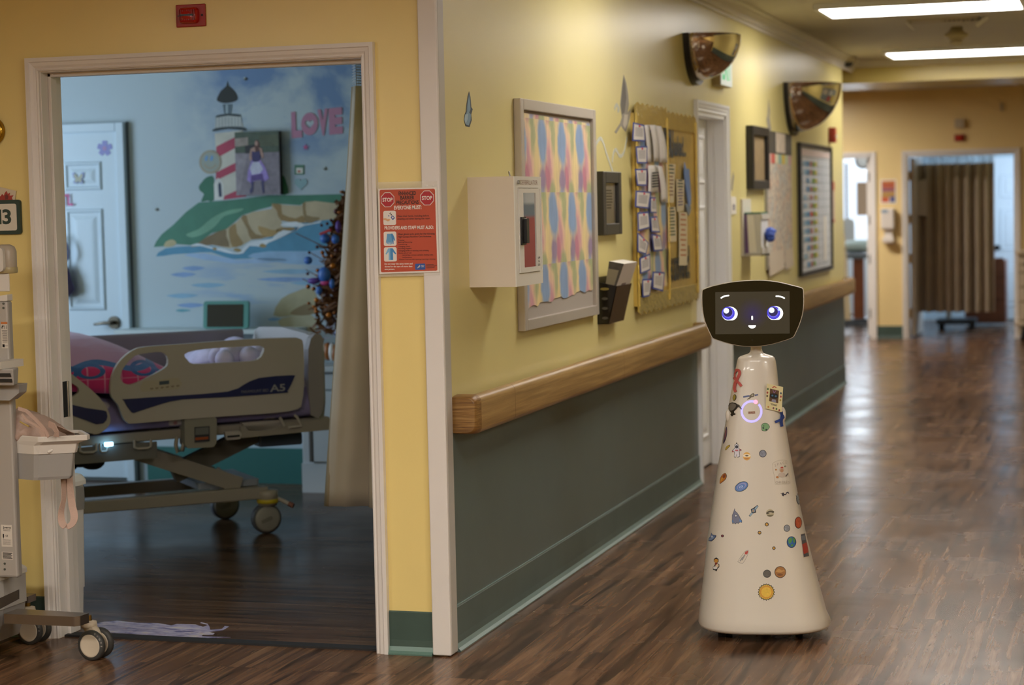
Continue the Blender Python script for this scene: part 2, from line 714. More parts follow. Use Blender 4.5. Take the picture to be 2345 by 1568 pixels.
def baseboard(mb, a, b, n, h, mat, lip):
    """cove base from a to b (floor points), n = out of wall"""
    a, b, n = V(a), V(b), V(n)
    z = V((0, 0, 1))
    prof = [(0, 0), (.022, 0), (.022, .004), (.013, .012), (.008, .028), (.006, .05), (.006, h - .004), (.003, h), (0, h)]
    rings = [[p + n * d + z * t for d, t in prof] for p in (a, b)]
    mb.loft(rings, mat, smooth=False)
    mb.loft([[p + n * d + z * t for d, t in ((.0225, 0), (.0235, .005), (.0145, .0135), (.009, .028), (.008, .02), (.013, .010))] for p in (a, b)], lip, smooth=False)
    return mb


mb = MB()
baseboard(mb, (OX1 + .047, FY, 0), (-2.253, FY, 0), (0, -1, 0), .15, M_green, pm('green_lip', '5c7a70', 0.4))
baseboard(mb, (-7.6, FY, 0), (OX0 - .047, FY, 0), (0, -1, 0), .15, M_green, pm('green_lip', '5c7a70', 0.4))
struct(mb, 'baseboard_front')
mb = MB()
baseboard(mb, (CX, FY + .062, 0), (CX, D2A - .06, 0), (1, 0, 0), .155, M_greenc, M_lip)
baseboard(mb, (CX, D2B + .06, 0), (CX, 16.72, 0), (1, 0, 0), .155, M_greenc, M_lip)
mb.box((CX, FY + .062, .1555), (CX + .0045, D2A - .06, .1585), M_lip)
mb.box((CX, D2B + .06, .1555), (CX + .0045, 16.72, .1585), M_lip)
struct(mb, 'baseboard_corridor')
mb = MB()
baseboard(mb, (B3 + .05, WY, 0), (A4 - .05, WY, 0), (0, -1, 0), .14, M_green, M_green)
baseboard(mb, (B4 + .05, WY, 0), (.35, WY, 0), (0, -1, 0), .14, M_green, M_green)
struct(mb, 'baseboard_far')
mb = MB().box((-5.36, MY - .012, 0), (CX - .13, MY, .2), M_roomg)
mb.box((-7.5, MY - .012, 0), (-6.5, MY, .2), M_roomg)
struct(mb, 'baseboard_bedroom')
# crown moulding
mb = MB()
prof = [(0, -.095), (.012, -.095), (.014, -.08), (.03, -.072), (.034, -.05), (.06, -.03), (.066, -.016), (.085, -.012), (.085, 0), (0, 0)]
mb.loft([[V((CX + d, y, ZC + t)) for d, t in prof] for y in (FY, 17.3)], M_trim, smooth=False)
struct(mb, 'trim_crown')
mb = MB()
mb.loft([[V((x, 17.3 - d * .5, ZC + t * .55)) for d, t in prof] for x in (-2.2, .35)], M_trim, smooth=False)
struct(mb, 'trim_beam_crown')


# ---- panelled doors
def panel_door(mb, P, ex, ez, nn, w, h, mat, panels, th=.04):
    """leaf with moulded recessed panels on the +nn face; panels = (x0,z0,x1,z1)"""
    P, ex, ez, nn = V(P), V(ex), V(ez), V(nn)

    def q(x, z, d):
        return P + ex * x + ez * z + nn * d
    mb.slab([q(0, 0, 0), q(w, 0, 0), q(w, h, 0), q(0, h, 0)], nn * -th, mat)
    for x0, z0, x1, z1 in panels:
        ringsz = []
        for ins, d in ((0, .0005), (.008, .010), (.016, .011), (.024, -.004 + .006), (.040, .002), (.062, .008), (.075, .009)):
            ringsz.append([q(x0 + ins, z0 + ins, d), q(x1 - ins, z0 + ins, d), q(x1 - ins, z1 - ins, d), q(x0 + ins, z1 - ins, d)])
        mb.loft(ringsz, mat, cap0=False, smooth=False)
    return mb


SIX = [(.1, 1.62, .37, 1.9), (.45, 1.62, .71, 1.9), (.1, .95, .37, 1.5), (.45, .95, .71, 1.5), (.1, .16, .37, .82), (.45, .16, .71, .82)]

# corridor door
d2 = struct(panel_door(MB(), (CX - .098, D2B - .022, .012), (0, -1, 0), (0, 0, 1), (1, 0, 0), D2B - D2A - .044, 1.99, M_trimw,
                       [(a, b, c, d) for a, b, c, d in SIX]), 'door_2')
mb = MB()
casing(mb, (CX, D2A, 0), (0, 1, 0), (0, 0, 1), (1, 0, 0), D2B - D2A, D2Z, M_trimw, 1.25)
struct(mb, 'trim_corridor_door_casing')
mb = MB()
mb.box((CX - .13, D2A, 0), (CX + .003, D2A + .02, D2Z), M_trimw)
mb.box((CX - .13, D2B - .02, 0), (CX + .003, D2B, D2Z), M_trimw)
mb.box((CX - .13, D2A, D2Z - .02), (CX + .003, D2B, D2Z), M_trimw)
mb.box((CX - .096, D2B - .034, 0), (CX - .06, D2B - .02, D2Z - .02), M_trimw)
mb.box((CX - .13, D2A + .02, 0), (CX - .096, D2B - .02, .004), M_black)  # dark strip added under the leaf against stray blue light
struct(mb, 'trim_corridor_door_jamb')

# bedroom side door in the mural wall
DX0, DX1 = -6.36, -5.425
mb = panel_door(MB(), (DX0, MY - .03, .02), (1, 0, 0), (0, 0, 1), (0, -1, 0), DX1 - DX0 - .055, 1.985, pm('pale_blue_door_paint', 'cbdde8', 0.4),
                [(.20, 1.655, .44, 1.82), (.545, 1.655, .785, 1.82), (.20, .965, .44, 1.55), (.545, .965, .785, 1.55), (.2, .15, .44, .82), (.545, .15, .785, .82)], .03)
d1 = struct(mb, 'door_1')
mb = MB()
MD = pm('pale_blue_door_paint', 'cbdde8', 0.4)
mb.box((DX1 - .05, MY - .045, 0), (DX1, MY, 2.055), MD)
mb.box((DX0, MY - .045, 2.005), (DX1 - .05, MY, 2.055), MD)
mb.box((DX1, MY - .012, 0), (DX1 + .012, MY, 2.06), pm('shadow_gap_grey', '5d6870', 0.7))
struct(mb, 'trim_bedroom_door_casing', bevel=.004)
hp = on_y(262, 738, MY - .03)
mb = MB()
mb.cyl(hp + V((0, -.012, 0)), hp + V((0, .002, 0)), .036, pm('dark_nickel', '6d675c', 0.3, 1.0), 24)
mb.cyl(hp + V((0, -.05, 0)), hp + V((0, -.01, 0)), .012, MATS['dark_nickel'], 12)
mb.tube([hp + V((0.005, -.05, 0)), hp + V((-.04, -.052, .0)), hp + V((-.085, -.05, -.006)), hp + V((-.105, -.045, -.008))], [.011, .010, .008, .007], MATS['dark_nickel'], 10)
mb.build('door_handle', d1)

# far doorways: casings, hinges
for nm, a, b in (('trim_far_casing', A3, B3), ('trim_far_casing.001', A4, B4)):
    mb = MB()
    casing(mb, (a, WY, 0), (1, 0, 0), (0, 0, 1), (0, -1, 0), b - a, DZ, M_trim, 1.15)
    mb.box((a, WY, 0), (a + .012, WY + .14, DZ), M_trim)
    mb.box((b - .012, WY, 0), (b, WY + .14, DZ), M_trim)
    mb.box((a, WY, DZ - .012), (b, WY + .14, DZ), M_trim)
    struct(mb, nm)
# opened door leaves of the two far rooms
mb = MB()
mb.box((A4 + .02, WY + .14, .02), (A4 + .062, WY + .14 + .9, DZ - .02), M_trim)
d4 = struct(mb, 'door_4', bevel=.003)
for z in (.22, .82, 1.25, 1.72):
    MB().box((A4 + .012, WY + .04, z), (A4 + .03, WY + .139, z + .1), M_brass).build('hinge', d4)
mb = MB()
mb.box((B3 - .062, WY + .14, .02), (B3 - .02, WY + .14 + .85, DZ - .02), M_trim)
d3 = struct(mb, 'door_3', bevel=.003)
for z in (.22, .82, 1.25, 1.72):
    MB().box((B3 - .03, WY + .04, z), (B3 - .012, WY + .139, z + .1), M_blackm).build('hinge', d3)
# white inner door standing open in the curtained room
mb = panel_door(MB(), (-1.53, 25.57, .01), (1, 0, 0), (0, 0, 1), (0, -1, 0), .85, 2.0, pm('cool_white_door', 'dfe8f0', 0.4),
                [(.10, 1.50, .38, 1.78), (.47, 1.50, .75, 1.78), (.10, .85, .38, 1.36), (.47, .85, .75, 1.36), (.1, .15, .38, .66), (.47, .15, .75, .66)], .03)
d5 = struct(mb, 'door_5')

# ================================================================== CEILING
M_lamp = pm('lamp_diffuser', 'f4f4f2', 0.5, emit=LAMP_COL, es=LAMP_E)


def troffer(x0, y0, label, w=1.22, d=.66, e=1.0):
    t = thing('ceiling_light', label, 'ceiling light', (x0 + w / 2, y0 + d / 2, ZC), 'ceiling lights of the ward')
    mb = MB()
    fr = .03
    z0, z1 = ZC - .035, ZC
    mb.box((x0, y0, z0), (x0 + w, y0 + fr, z1), M_trimw)
    mb.box((x0, y0 + d - fr, z0), (x0 + w, y0 + d, z1), M_trimw)
    mb.box((x0, y0 + fr, z0), (x0 + fr, y0 + d - fr, z1), M_trimw)
    mb.box((x0 + w - fr, y0 + fr, z0), (x0 + w, y0 + d - fr, z1), M_trimw)
    mb.build('frame', t)
    MB().box((x0 + fr, y0 + fr, ZC - .012), (x0 + w - fr, y0 + d - fr, ZC - .002), M_lamp if e == 1 else pm('lamp_diffuser_%.1f' % e, 'f4f4f2', 0.5, emit=LAMP_COL, es=LAMP_E * e)).build('diffuser', t)
    return t


troffer(-1.76, 12.1, 'larger bright ceiling light panel at the top edge of the photo')
troffer(-1.80, 16.05, 'bright ceiling light panel just before the yellow beam')
troffer(-1.70, 8.0, 'ceiling light panel over the corridor behind the robot, above the photo', e=0.85)
troffer(-1.70, 4.0, 'ceiling light panel over the corridor before the robot, above the photo', e=1.0)
troffer(-1.60, -0.6, 'ceiling light panel above the photographer', e=3.1)
troffer(-4.3, 20.2, 'unseen ceiling light panel added in the side passage to light the far wall', e=2.8)  # added lamp, kept out of sight, brightens the far wall
troffer(1.2, 3.2, 'unseen ceiling light panel added in the open hall for light from the front', e=3.1)  # made-up hall lamp, throws frontal light on the doorway wall
troffer(-3.2, 0.6, 'unseen ceiling light panel added before the bedroom doorway to brighten its wall', e=3.1)  # made-up hall lamp that lifts the doorway wall
troffer(-5.4, 1.4, 'unseen ceiling light panel added before the patient lift to brighten the left wall', e=3.1)  # made-up hall lamp for the dim left end of the doorway wall

M_vent = pm('vent_grey_paint', 'b4a893', 0.5)
vc = on_z(2165, 44, ZC)
t = thing('air_vent', 'long grey ceiling air vent with bent white end flaps', 'air vent', vc)
mb = MB()
mb.box((vc.x - .24, vc.y - .11, ZC - .012), (vc.x + .22, vc.y - .08, ZC), M_vent)
mb.box((vc.x - .24, vc.y + .08, ZC - .012), (vc.x + .22, vc.y + .11, ZC), M_vent)
mb.box((vc.x - .24, vc.y - .08, ZC - .004), (vc.x + .22, vc.y + .08, ZC), pm('vent_dark', '4b443a', 0.8))
mb.build('frame', t)
mb = MB()
for i in range(8):
    x = vc.x - .02 + i * .03
    mb.box((x, vc.y - .08, ZC - .014), (x + .008, vc.y + .08, ZC - .003), M_vent)
mb.box((vc.x - .22, vc.y - .08, ZC - .010), (vc.x - .03, vc.y + .08, ZC - .004), M_vent)
mb.build('slats', t)
mb = MB()
mb.slab([(vc.x - .25, vc.y - .12, ZC - .02), (vc.x - .215, vc.y - .12, ZC - .055), (vc.x - .215, vc.y + .1, ZC - .055), (vc.x - .25, vc.y + .1, ZC - .02)], (.006, 0, 0), M_white)
mb.build('end_flap', t)
mb = MB()
mb.slab([(vc.x + .2, vc.y - .12, ZC - .055), (vc.x + .27, vc.y - .12, ZC - .005), (vc.x + .27, vc.y + .1, ZC - .005), (vc.x + .2, vc.y + .1, ZC - .055)], (.006, 0, .006), M_white)
mb.build('end_flap', t)

sc_ = on_z(2190, 62, ZC)
t = thing('smoke_detector', 'beige cone shaped smoke detector hanging below the ceiling vent', 'smoke detector', sc_)
M_sd = pm('aged_beige_plastic', 'b3a47e', 0.5)
MB().lathe([(.0, 0), (.035, 0), (.05, -.03), (.085, -.05), (.085, -.058), (.05, -.085), (.034, -.095), (0, -.095)], M_sd, 24, sc_).build('housing', t)
MB().lathe([(.034, -.095), (.044, -.1), (.04, -.118), (.03, -.125), (0, -.125)], pm('beige_sensor', 'c9bd9c', 0.4), 20, sc_).build('sensor_cap', t)

cc_ = on_z(1942, 130, ZC)
t = thing('security_camera', 'small ceiling dome camera with black lens in the corridor corner', 'security camera', cc_)
MB().lathe([(0, 0), (.065, 0), (.065, -.03), (.055, -.045), (0, -.045)], pm('camera_housing_grey', 'b7ab98', 0.5), 24, cc_).build('housing', t)
MB().lathe([(.045, -.044), (.043, -.06), (.03, -.078), (.012, -.086), (0, -.087)], M_black, 20, cc_).build('dome', t)

# ================================================================== CORRIDOR WALL
XW = CX
Yv, Zv, Xv = V((0, 1, 0)), V((0, 0, 1)), V((1, 0, 0))


def wp(px, py, off=0.0):
    return on_x(px, py, XW + off)


# ---- handrails
def wood_rail_mat():
    g = G('oak_grain_vinyl')
    c = g.coord('Object')
    n = g.noise(g.mapping(c, scale=(30, 1.5, 60)), 1.0, 5, 0.6, 0.6)
    n2 = g.noise(g.mapping(c, scale=(120, 5, 260)), 1.0, 3)
    cc = g.ramp(n, [(0.28, rgb('83673a')), (0.5, rgb('a2814d')), (0.75, rgb('ba9a62'))])
    cc = g.mix(0.5, cc, g.ramp(n2, [(0.3, 0.7), (0.7, 1.15)]), 'MULTIPLY')
    g.set(g.b.inputs['Base Color'], cc)
    g.b.inputs['Roughness'].default_value = 0.36
    g.bump(n2, 0.1, 0.002)
    return g.m


M_oak = wood_rail_mat()


def end_cap_mat():
    g = G('worn_oak_vinyl')
    c = g.coord('Object')
    n = g.noise(g.mapping(c, scale=(6, 20, 160)), 1.0, 5, 0.7, 0.5)
    cc = g.ramp(n, [(0.3, rgb('5c3d1d')), (0.5, rgb('85602f')), (0.72, rgb('a98550'))])
    g.set(g.b.inputs['Base Color'], cc)
    g.b.inputs['Roughness'].default_value = 0.42
    g.bump(n, 0.25, 0.002)
    return g.m


M_oakcap = end_cap_mat()
RZ0, RZ1, RD = .750, .887, .095


def rail_ring(y, out=RD, z0=RZ0, z1=RZ1, back=.03):
    pr = []
    for cx, cz, a in ((out - .026, z1 - .026, 0), (back + .02, z1 - .02, 90), (back + .01, z0 + .01, 180), (out - .026, z0 + .026, 270)):
        r = .026 if cx > .06 else .012
        for k in range(6):
            t = R(a + 90 * k / 5)
            pr.append((cx + r * math.cos(t), cz + r * math.sin(t)))
    return [V((XW + d, y, z)) for d, z in pr]


def rail_cap(y0, s):
    """rounded return to the wall; s = +1 when the rail starts at y0"""
    rings = []
    for k in range(7):
        a = R(90 * k / 6)
        out = .018 + (RD - .018) * (1 - (1 - math.sin(a)) * .12)
        y = y0 + s * (.0 + .055 * (1 - math.cos(a)) * 1.0)
        ins = .010 * (1 - math.sin(a))
        pr = []
        for cx, cz, aa in ((out - .026, RZ1 - .026 - ins, 0), (.012, RZ1 - .012 - ins, 90), (.012, RZ0 + .012 + ins, 180), (out - .026, RZ0 + .026 + ins, 270)):
            r = .026 if cx > .03 else .012
            for q in range(6):
                t = R(aa + 90 * q / 5)
                pr.append((cx + r * math.cos(t), cz + r * math.sin(t)))
        rings.append([V((XW + d, y, z)) for d, z in pr])
    return rings


def handrail(y0, y1, label, seams):
    t = thing('handrail', label, 'handrail', (XW, (y0 + y1) / 2, RZ0), 'handrails along the corridor wall')
    mb = MB()
    mb.loft([rail_ring(y0 + .055), rail_ring(y1 - .055)], M_oak)
    for s in seams:
        mb.loft([rail_ring(s, RD + .0006, RZ0 - .0006, RZ1 + .0006), rail_ring(s + .0025, RD + .0006, RZ0 - .0006, RZ1 + .0006)], pm('oak_seam', '6b4c2c', 0.6), cap0=False, cap1=False)
    mb.build('rail', t)
    mb = MB()
    mb.loft(rail_cap(y0, 1), M_oakcap)
    mb.build('end_cap', t)
    mb = MB()
    mb.loft(rail_cap(y1, -1), M_oak)
    mb.build('end_cap', t)
    for y in [y0 + .35 + k * 1.2 for k in range(int((y1 - y0 - .3) / 1.2) + 1)]:
        MB().box((XW, y, RZ0 + .03), (XW + .034, y + .06, RZ1 - .03), M_oak).build('bracket', t)
    return t


handrail(6.475, 10.62, 'long oak coloured handrail between the white corner and the white door', (6.93, 8.6))
handrail(11.70, 16.73, 'oak coloured handrail running behind the robot to the corridor end', (13.9,))

# ---- defibrillator cabinet
AY0 = 6.72
ax1 = on_y(1178, 408, AY0).x
AZ1, AZ0 = 1.634, 1.247
AY1 = on_x(1239, 409, ax1).y
M_aed = pm('cream_powder_coat', 'ddd1c0', 0.4, bump=0.06, bs=200)
M_aedf = pm('white_powder_coat', 'e6e4dd', 0.35)
t = thing('defibrillator_cabinet', 'cream metal wall cabinet with glass door lettered DEFIBRILLATOR', 'cabinet', (XW, (AY0 + AY1) / 2, AZ0))
mb = MB()
w_ = .0025
mb.box((XW, AY0, AZ0), (ax1 - .004, AY0 + w_, AZ1), M_aed)
mb.box((XW, AY1 - w_, AZ0), (ax1 - .004, AY1, AZ1), M_aed)
mb.box((XW, AY0 + w_, AZ0), (ax1 - .004, AY1 - w_, AZ0 + w_), M_aed)
mb.box((XW, AY0 + w_, AZ1 - w_), (ax1 - .004, AY1 - w_, AZ1), M_aed)
mb.box((XW + .001, AY0 + w_, AZ0 + w_), (XW + .003, AY1 - w_, AZ1 - w_), M_aedf)
mb.build('body', t)
W_ = AY1 - AY0


def af(u, v, d=0.0):
    """front face of the cabinet, u,v in 0..1"""
    return V((ax1 + d, AY0 + W_ * u, AZ1 - (AZ1 - AZ0) * v))


mb = MB()
for a, b, c, d in ((0, 0, 1, .105), (0, .885, 1, 1), (0, .105, .11, .885), (.885, .105, 1, .885)):
    mb.slab([af(a, b), af(c, b), af(c, d), af(a, d)], (-.004, 0, 0), M_aedf)
mb.text('DEFIBRILLATOR', af(.53, .075, .0006), Yv, Zv, .016, pm('faded_red_print', '8f6f62', 0.6), width=W_ * .64, bold=-.005)
mb.build('front_frame', t, bevel=.0008)
mb = MB()
for a, b, c, d in ((.115, .11, .885, .15), (.115, .835, .885, .88), (.115, .15, .27, .835), (.74, .15, .885, .835)):
    mb.slab([af(a, b, .004), af(c, b, .004), af(c, d, .004), af(a, d, .004)], (-.006, 0, 0), M_aedf)
for k, s in enumerate(('ALARM', 'WILL', 'SOUND')):
    mb.text(s, af(.81, .765 + .034 * k, .0046), Yv, Zv, .0075, M_ink, width=W_ * (.085 if k != 1 else .06), bold=.02)
dr = mb.build('door', t, bevel=.0008)
MB().poly([af(.27, .15, .001), af(.74, .15, .001), af(.74, .835, .001), af(.27, .835, .001)], thin_glass('cabinet_glass', .03, 'dfe6e2')).build('glass_pane', dr)
mb = MB()
mb.slab([af(.14, .37, .004), af(.29, .37, .004), af(.29, .625, .004), af(.14, .625, .004)], (.006, 0, 0), M_black)
mb.slab([af(.20, .385, .01), af(.285, .385, .01), af(.285, .61, .01), af(.20, .61, .01)], (.012, 0, 0), M_black)
mb.build('handle', dr, bevel=.003)
mb = MB().cyl(af(.905, .115, .004), af(.905, .87, .004), .003, M_aedf, 8)
mb.build('hinge', t)
MB().cyl(af(.12, .055, 0), af(.12, .055, .008), .007, M_steel, 14).build('lock', t)
ty = AY0 + W_ * .75
MB().tube([(ax1 - .025, AY0 + .03, AZ1), (ax1 - .028, AY0 + .03, AZ1 + .012), (ax1 - .03, AY0 + .036, AZ1 + .016)], .003, M_steel, 6).build('alarm_wire', t)
t = thing('defibrillator', 'grey, red and yellow defibrillator seen behind the cabinet glass', 'defibrillator', (XW + .06, AY0 + W_ / 2, AZ0 + .003))
mb = MB()
mb.box((XW + .02, AY0 + .035, AZ0 + .003), (ax1 - .03, AY1 - .06, AZ0 + .15), pm('yellow_case', 'b9a43c', 0.5))
mb.build('case', t, bevel=.008)
MB().box((XW + .02, AY0 + .035, AZ0 + .15), (ax1 - .05, AY1 - .08, AZ0 + .25), pm('grey_blue_case', '8d97a5', 0.5)).build('lid', t, bevel=.006)
MB().box((ax1 - .05, AY0 + .05, AZ0 + .155), (ax1 - .042, AY0 + .15, AZ0 + .29), pm('red_pad', 'b25a58', 0.5)).build('pad_pouch', t, bevel=.003)
MB().cyl((ax1 - .022, AY0 + .125, AZ0 + .07), (ax1 - .022, AY0 + .115, AZ0 + .2), .004, M_white, 8).build('carry_strap', t)


# ---- painted watercolour paper
def watercolour():
    g = G('watercolour_print')
    s = g.sep(g.coord('Object'))
    py_, pz_ = .288, .285
    z = g.math('SUBTRACT', s[2], 1.012)
    row = g.math('FLOOR', g.math('DIVIDE', z, pz_))
    y = g.math('ADD', g.math('SUBTRACT', s[1], 7.30), g.math('MULTIPLY', row, .144))
    wob = g.noise(g.coord('Object'), 14, 2)
    y = g.math('ADD', y, g.math('MULTIPLY', g.math('SUBTRACT', wob, .5), .05))
    u = g.math('FRACT', g.math('DIVIDE', y, py_))
    v = g.math('FRACT', g.math('DIVIDE', z, pz_))

    def blob(cu, cv, ru, rv, soft, rot=0.0):
        du = g.math('SUBTRACT', u, cu)
        du = g.math('SUBTRACT', du, g.math('ROUND', du))
        dv = g.math('SUBTRACT', v, cv)
        dv = g.math('SUBTRACT', dv, g.math('ROUND', dv))
        du = g.math('ADD', du, g.math('MULTIPLY', dv, rot))
        d = g.math('SQRT', g.math('ADD', g.math('POWER', g.math('DIVIDE', du, ru), 2), g.math('POWER', g.math('DIVIDE', dv, rv), 2)))
        return g.math('MULTIPLY', g.math('SUBTRACT', 1 + soft, d), 1 / (2 * soft), clamp=True)
    cc = g.mix(0.0, rgb('e2c98c'), rgb('e2c98c'))
    for colr, args, k in (('e6b0a4', (.52, .52, .15, .40, .5, .35), .8), ('e9d27c', (.84, .4, .10, .5, .5, -.2), .7), ('7f9a55', (.72, .80, .10, .26, .35), .8),
                          ('7f9a55', (.62, .03, .15, .14, .35), .85), ('c06a94', (.50, .45, .09, .24, .4, .3), .8), ('b43a78', (.40, .20, .13, .22, .3, .15), .95),
                          ('6b4f94', (.16, .17, .15, .19, .3), .95), ('5a92c8', (.16, .70, .22, .33, .22, .10), 1.0), ('4f88c2', (.15, .80, .16, .18, .3), .8)):
        cc = g.mix(g.math('MULTIPLY', blob(*args), k), cc, rgb(colr))
    cc = g.mix(.24, cc, rgb('dcd2cc'))
    st = g.noise(g.mapping(g.coord('Object'), scale=(30, 60, 8)), 1.0, 4)
    cc = g.mix(.45, cc, g.ramp(st, [(.3, .72), (.7, 1.2)]), 'MULTIPLY')
    g.set(g.b.inputs['Base Color'], cc)
    g.b.inputs['Roughness'].default_value = 0.45
    return g.m


M_wc = watercolour()
BY0, BY1, BZ0, BZ1 = 7.30, 8.435, 1.053, 1.937
M_alu = pm('pale_aluminium', 'c3bbb2', 0.35, 0.35)


def frame_on_wall(mb, y0, y1, z0, z1, fw_, d, mat, d0=0.0):
    """four bars standing d out of the corridor wall"""
    mb.box((XW + d0, y0, z0), (XW + d, y0 + fw_, z1), mat)
    mb.box((XW + d0, y1 - fw_, z0), (XW + d, y1, z1), mat)
    mb.box((XW + d0, y0 + fw_, z0), (XW + d, y1 - fw_, z0 + fw_), mat)
    mb.box((XW + d0, y0 + fw_, z1 - fw_), (XW + d, y1 - fw_, z1), mat)
    return mb


t = thing('notice_board', 'empty notice board covered in pastel watercolour paper, behind the cabinet', 'notice board', (XW, (BY0 + BY1) / 2, BZ0))
frame_on_wall(MB(), BY0, BY1, BZ0, BZ1, .042, .030, M_alu).build('frame', t, bevel=.003)
mb = MB().box((XW, BY0 + .03, BZ0 + .03), (XW + .012, BY1 - .03, BZ1 - .03), pm('grey_cork', 'a79f96', 0.8))
mb.build('backing', t)
random.seed(4)
pts = [(BY0 + .044, BZ1 - .052), (BY1 - .05, BZ1 - .060)]
bot = [(BY1 - .05 - (BY1 - BY0 - .1) * i / 30, BZ0 + .115 - .03 * i / 30 + random.uniform(-.008, .008)) for i in range(31)]
MB().slab([(XW + .0145, y, z) for y, z in pts + bot], (.0015, 0, 0), M_wc).build('patterned_paper', t)


# ---- small framed notice
def picture_frame(y0, y1, z0, z1, d, fw_, mat, name, label, cat, inner, tilt=0):
    t = thing(name, label, cat, (XW, (y0 + y1) / 2, z0))
    frame_on_wall(MB(), y0, y1, z0, z1, fw_, d, mat, 0.002).build('frame', t, bevel=.003)
    inner(t, y0 + fw_, y1 - fw_, z0 + fw_, z1 - fw_, XW + d * .45)
    return t


def text_rows(mb, X, y0, y1, z0, z1, n, mat, seed=1, h=.006, frac=.8):
    random.seed(seed)
    for i in range(n):
        z = z1 - (z1 - z0) * (i + .5) / n
        L = (y1 - y0) * random.uniform(.5, 1) * frac
        a = y0 + ((y1 - y0) - L) / 2
        mb.slab([(X, a, z), (X, a + L, z), (X, a + L, z + h), (X, a, z + h)], (.0004, 0, 0), mat)


def notice_inner(t, y0, y1, z0, z1, X):
    mb = MB().box((XW + .002, y0, z0), (X, y1, z1), M_paper)
    text_rows(mb, X, y0 + .02, y1 - .02, z0 + .06, z1 - .03, 7, pm('faint_print', '7c7672', 0.7), 3)
    mb.build('sheet', t)
    MB().poly([(X + .005, y0, z0), (X + .005, y1, z0), (X + .005, y1, z1), (X + .005, y0, z1)], thin_glass('picture_glass', .03)).build('glass', t)


picture_frame(8.53, 8.865, 1.394, 1.674, .034, .05, pm('charcoal_frame', '302e2b', 0.4), 'picture_frame', 'black framed printed notice hanging between the two notice boards', 'picture frame', notice_inner)


def tan_inner(t, y0, y1, z0, z1, X):
    MB().box((XW + .002, y0, z0), (X, y1, z1), pm('tan_print', '857152', 0.6, var=.15, vs_=18)).build('picture', t)


picture_frame(12.225, 12.83, 1.605, 1.995, .045, .055, M_black, 'picture_frame', 'black framed tan picture hanging right of the white corridor door', 'picture frame', tan_inner)

# ---- file holder with leaflets
M_smoke = pm('smoky_black_plastic', '191614', 0.18)
M_smokef = pm('smoky_brown_plastic', '2f251d', 0.16)
hY0 = 8.515
p1, p2, p3, p4 = on_y(1367, 645, hY0), on_y(1413, 661, hY0), on_y(1394, 743, hY0), on_y(1370, 742, hY0)
hY1 = on_x(1447, 649, p2.x).y
dz = p1.z
t = thing('leaflet_holder', 'black wall pocket holding leaflets below the small framed notice', 'leaflet holder', (XW, (hY0 + hY1) / 2, p4.z))
z0_, z1_ = p4.z, p1.z
xa, xb = p2.x - XW, p3.x - XW
mb = MB()
for y in (hY0, hY1 - .003):
    mb.slab([(XW, y, z1_), (XW + xa, y, z1_ - .02), (XW + xb, y, z0_), (XW, y, z0_)], (0, .003, 0), M_smoke)
mb.slab([(XW, hY0, z0_), (XW + xb, hY0, z0_), (XW + xb, hY1, z0_), (XW, hY1, z0_)], (0, 0, .003), M_smoke)
mb.slab([(XW + .001, hY0, z0_), (XW + .001, hY1, z0_), (XW + .001, hY1, z1_ + .02), (XW + .001, hY0, z1_ + .02)], (.003, 0, 0), M_smoke)
mb.build('pocket', t)
mb = MB()
mb.slab([(XW + xa, hY0, z1_ - .02), (XW + xa, hY1, z1_ - .02), (XW + xb, hY1, z0_), (XW + xb, hY0, z0_)], (-.003, 0, 0), M_smokef)
mb.build('front_panel', t)
for k in range(4):
    z = z1_ - .032 - k * (z1_ - z0_ - .05) / 3.2
    MB().slab([V((XW + xa * .38 + a, hY0 - .0005, z + b)) for a, b in circ(0, 0, .020 if k == 0 else .014, .006, 12)], (0, -.0006, 0), pm('slot_yellow' if k == 0 else 'slot_grey', '8b7c3a' if k == 0 else '4a4640', 0.5)).build('slot', t)
q1, q2, q3 = on_y(1395, 598, hY0 + .012), on_y(1429, 604, hY0 + .012), on_y(1411, 672, hY0 + .012)
q0 = V((XW + .008, hY0 + .012, z0_ + .01))
qb = V((min(q2.x - .055, XW + xb - .007), hY0 + .012, z0_ + .01))
zt5 = z1_ - .02
k5 = (q2.z - zt5) / (q2.z - qb.z)
xx5 = q2.x + (qb.x - q2.x) * k5
if xx5 > XW + xa - .006:
    qb.x -= (xx5 - (XW + xa - .006)) / k5
t = thing('leaflet_stack', 'thick sheaf of white leaflets with a dark cover in the black pocket', 'leaflets', (q1.x, hY0 + .1, z0_ + .01))
yl = hY1 - .012
mb = MB()
cover = pm('dark_photo_cover', '4a4640', 0.35, var=.4, vs_=25)
base4 = [q1, q2, qb, q0]
far4 = [V((p.x, yl, p.z)) for p in base4]
mb.add(base4 + far4, [(0, 1, 2, 3)], cover)
mb.add(base4 + far4, [(7, 6, 5, 4), (1, 0, 4, 5), (3, 2, 6, 7), (0, 3, 7, 4)], M_paper)
mb.add(base4 + far4, [(2, 1, 5, 6)], pm('leaflet_back', 'cfc6bd', 0.4))
mb.build('leaflet_pack', t)
mb = MB()
f = [q1.lerp(q0, .12), q1.lerp(q2, .8).lerp(q0.lerp(qb, .8), .12), q1.lerp(q2, .8).lerp(q0.lerp(qb, .8), .5), q1.lerp(q0, .5)]
mb.slab([p + V((0, -.0006, 0)) for p in f], (0, -.0005, 0), pm('pale_photo', '8e8672', 0.4))
mb.build('cover_picture', t)
a, b, c, d = [q2.lerp(qb, .35), q2.lerp(qb, .75), far4[1].lerp(far4[2], .75), far4[1].lerp(far4[2], .35)]
mb = MB().slab([p + V((.0006, 0, 0)) for p in (a.lerp(d, .35), b.lerp(c, .35), b.lerp(c, .65), a.lerp(d, .65))], (.0005, 0, .0), pm('leaflet_photo', '6d564c', 0.4))
mb.build('front_picture', t)

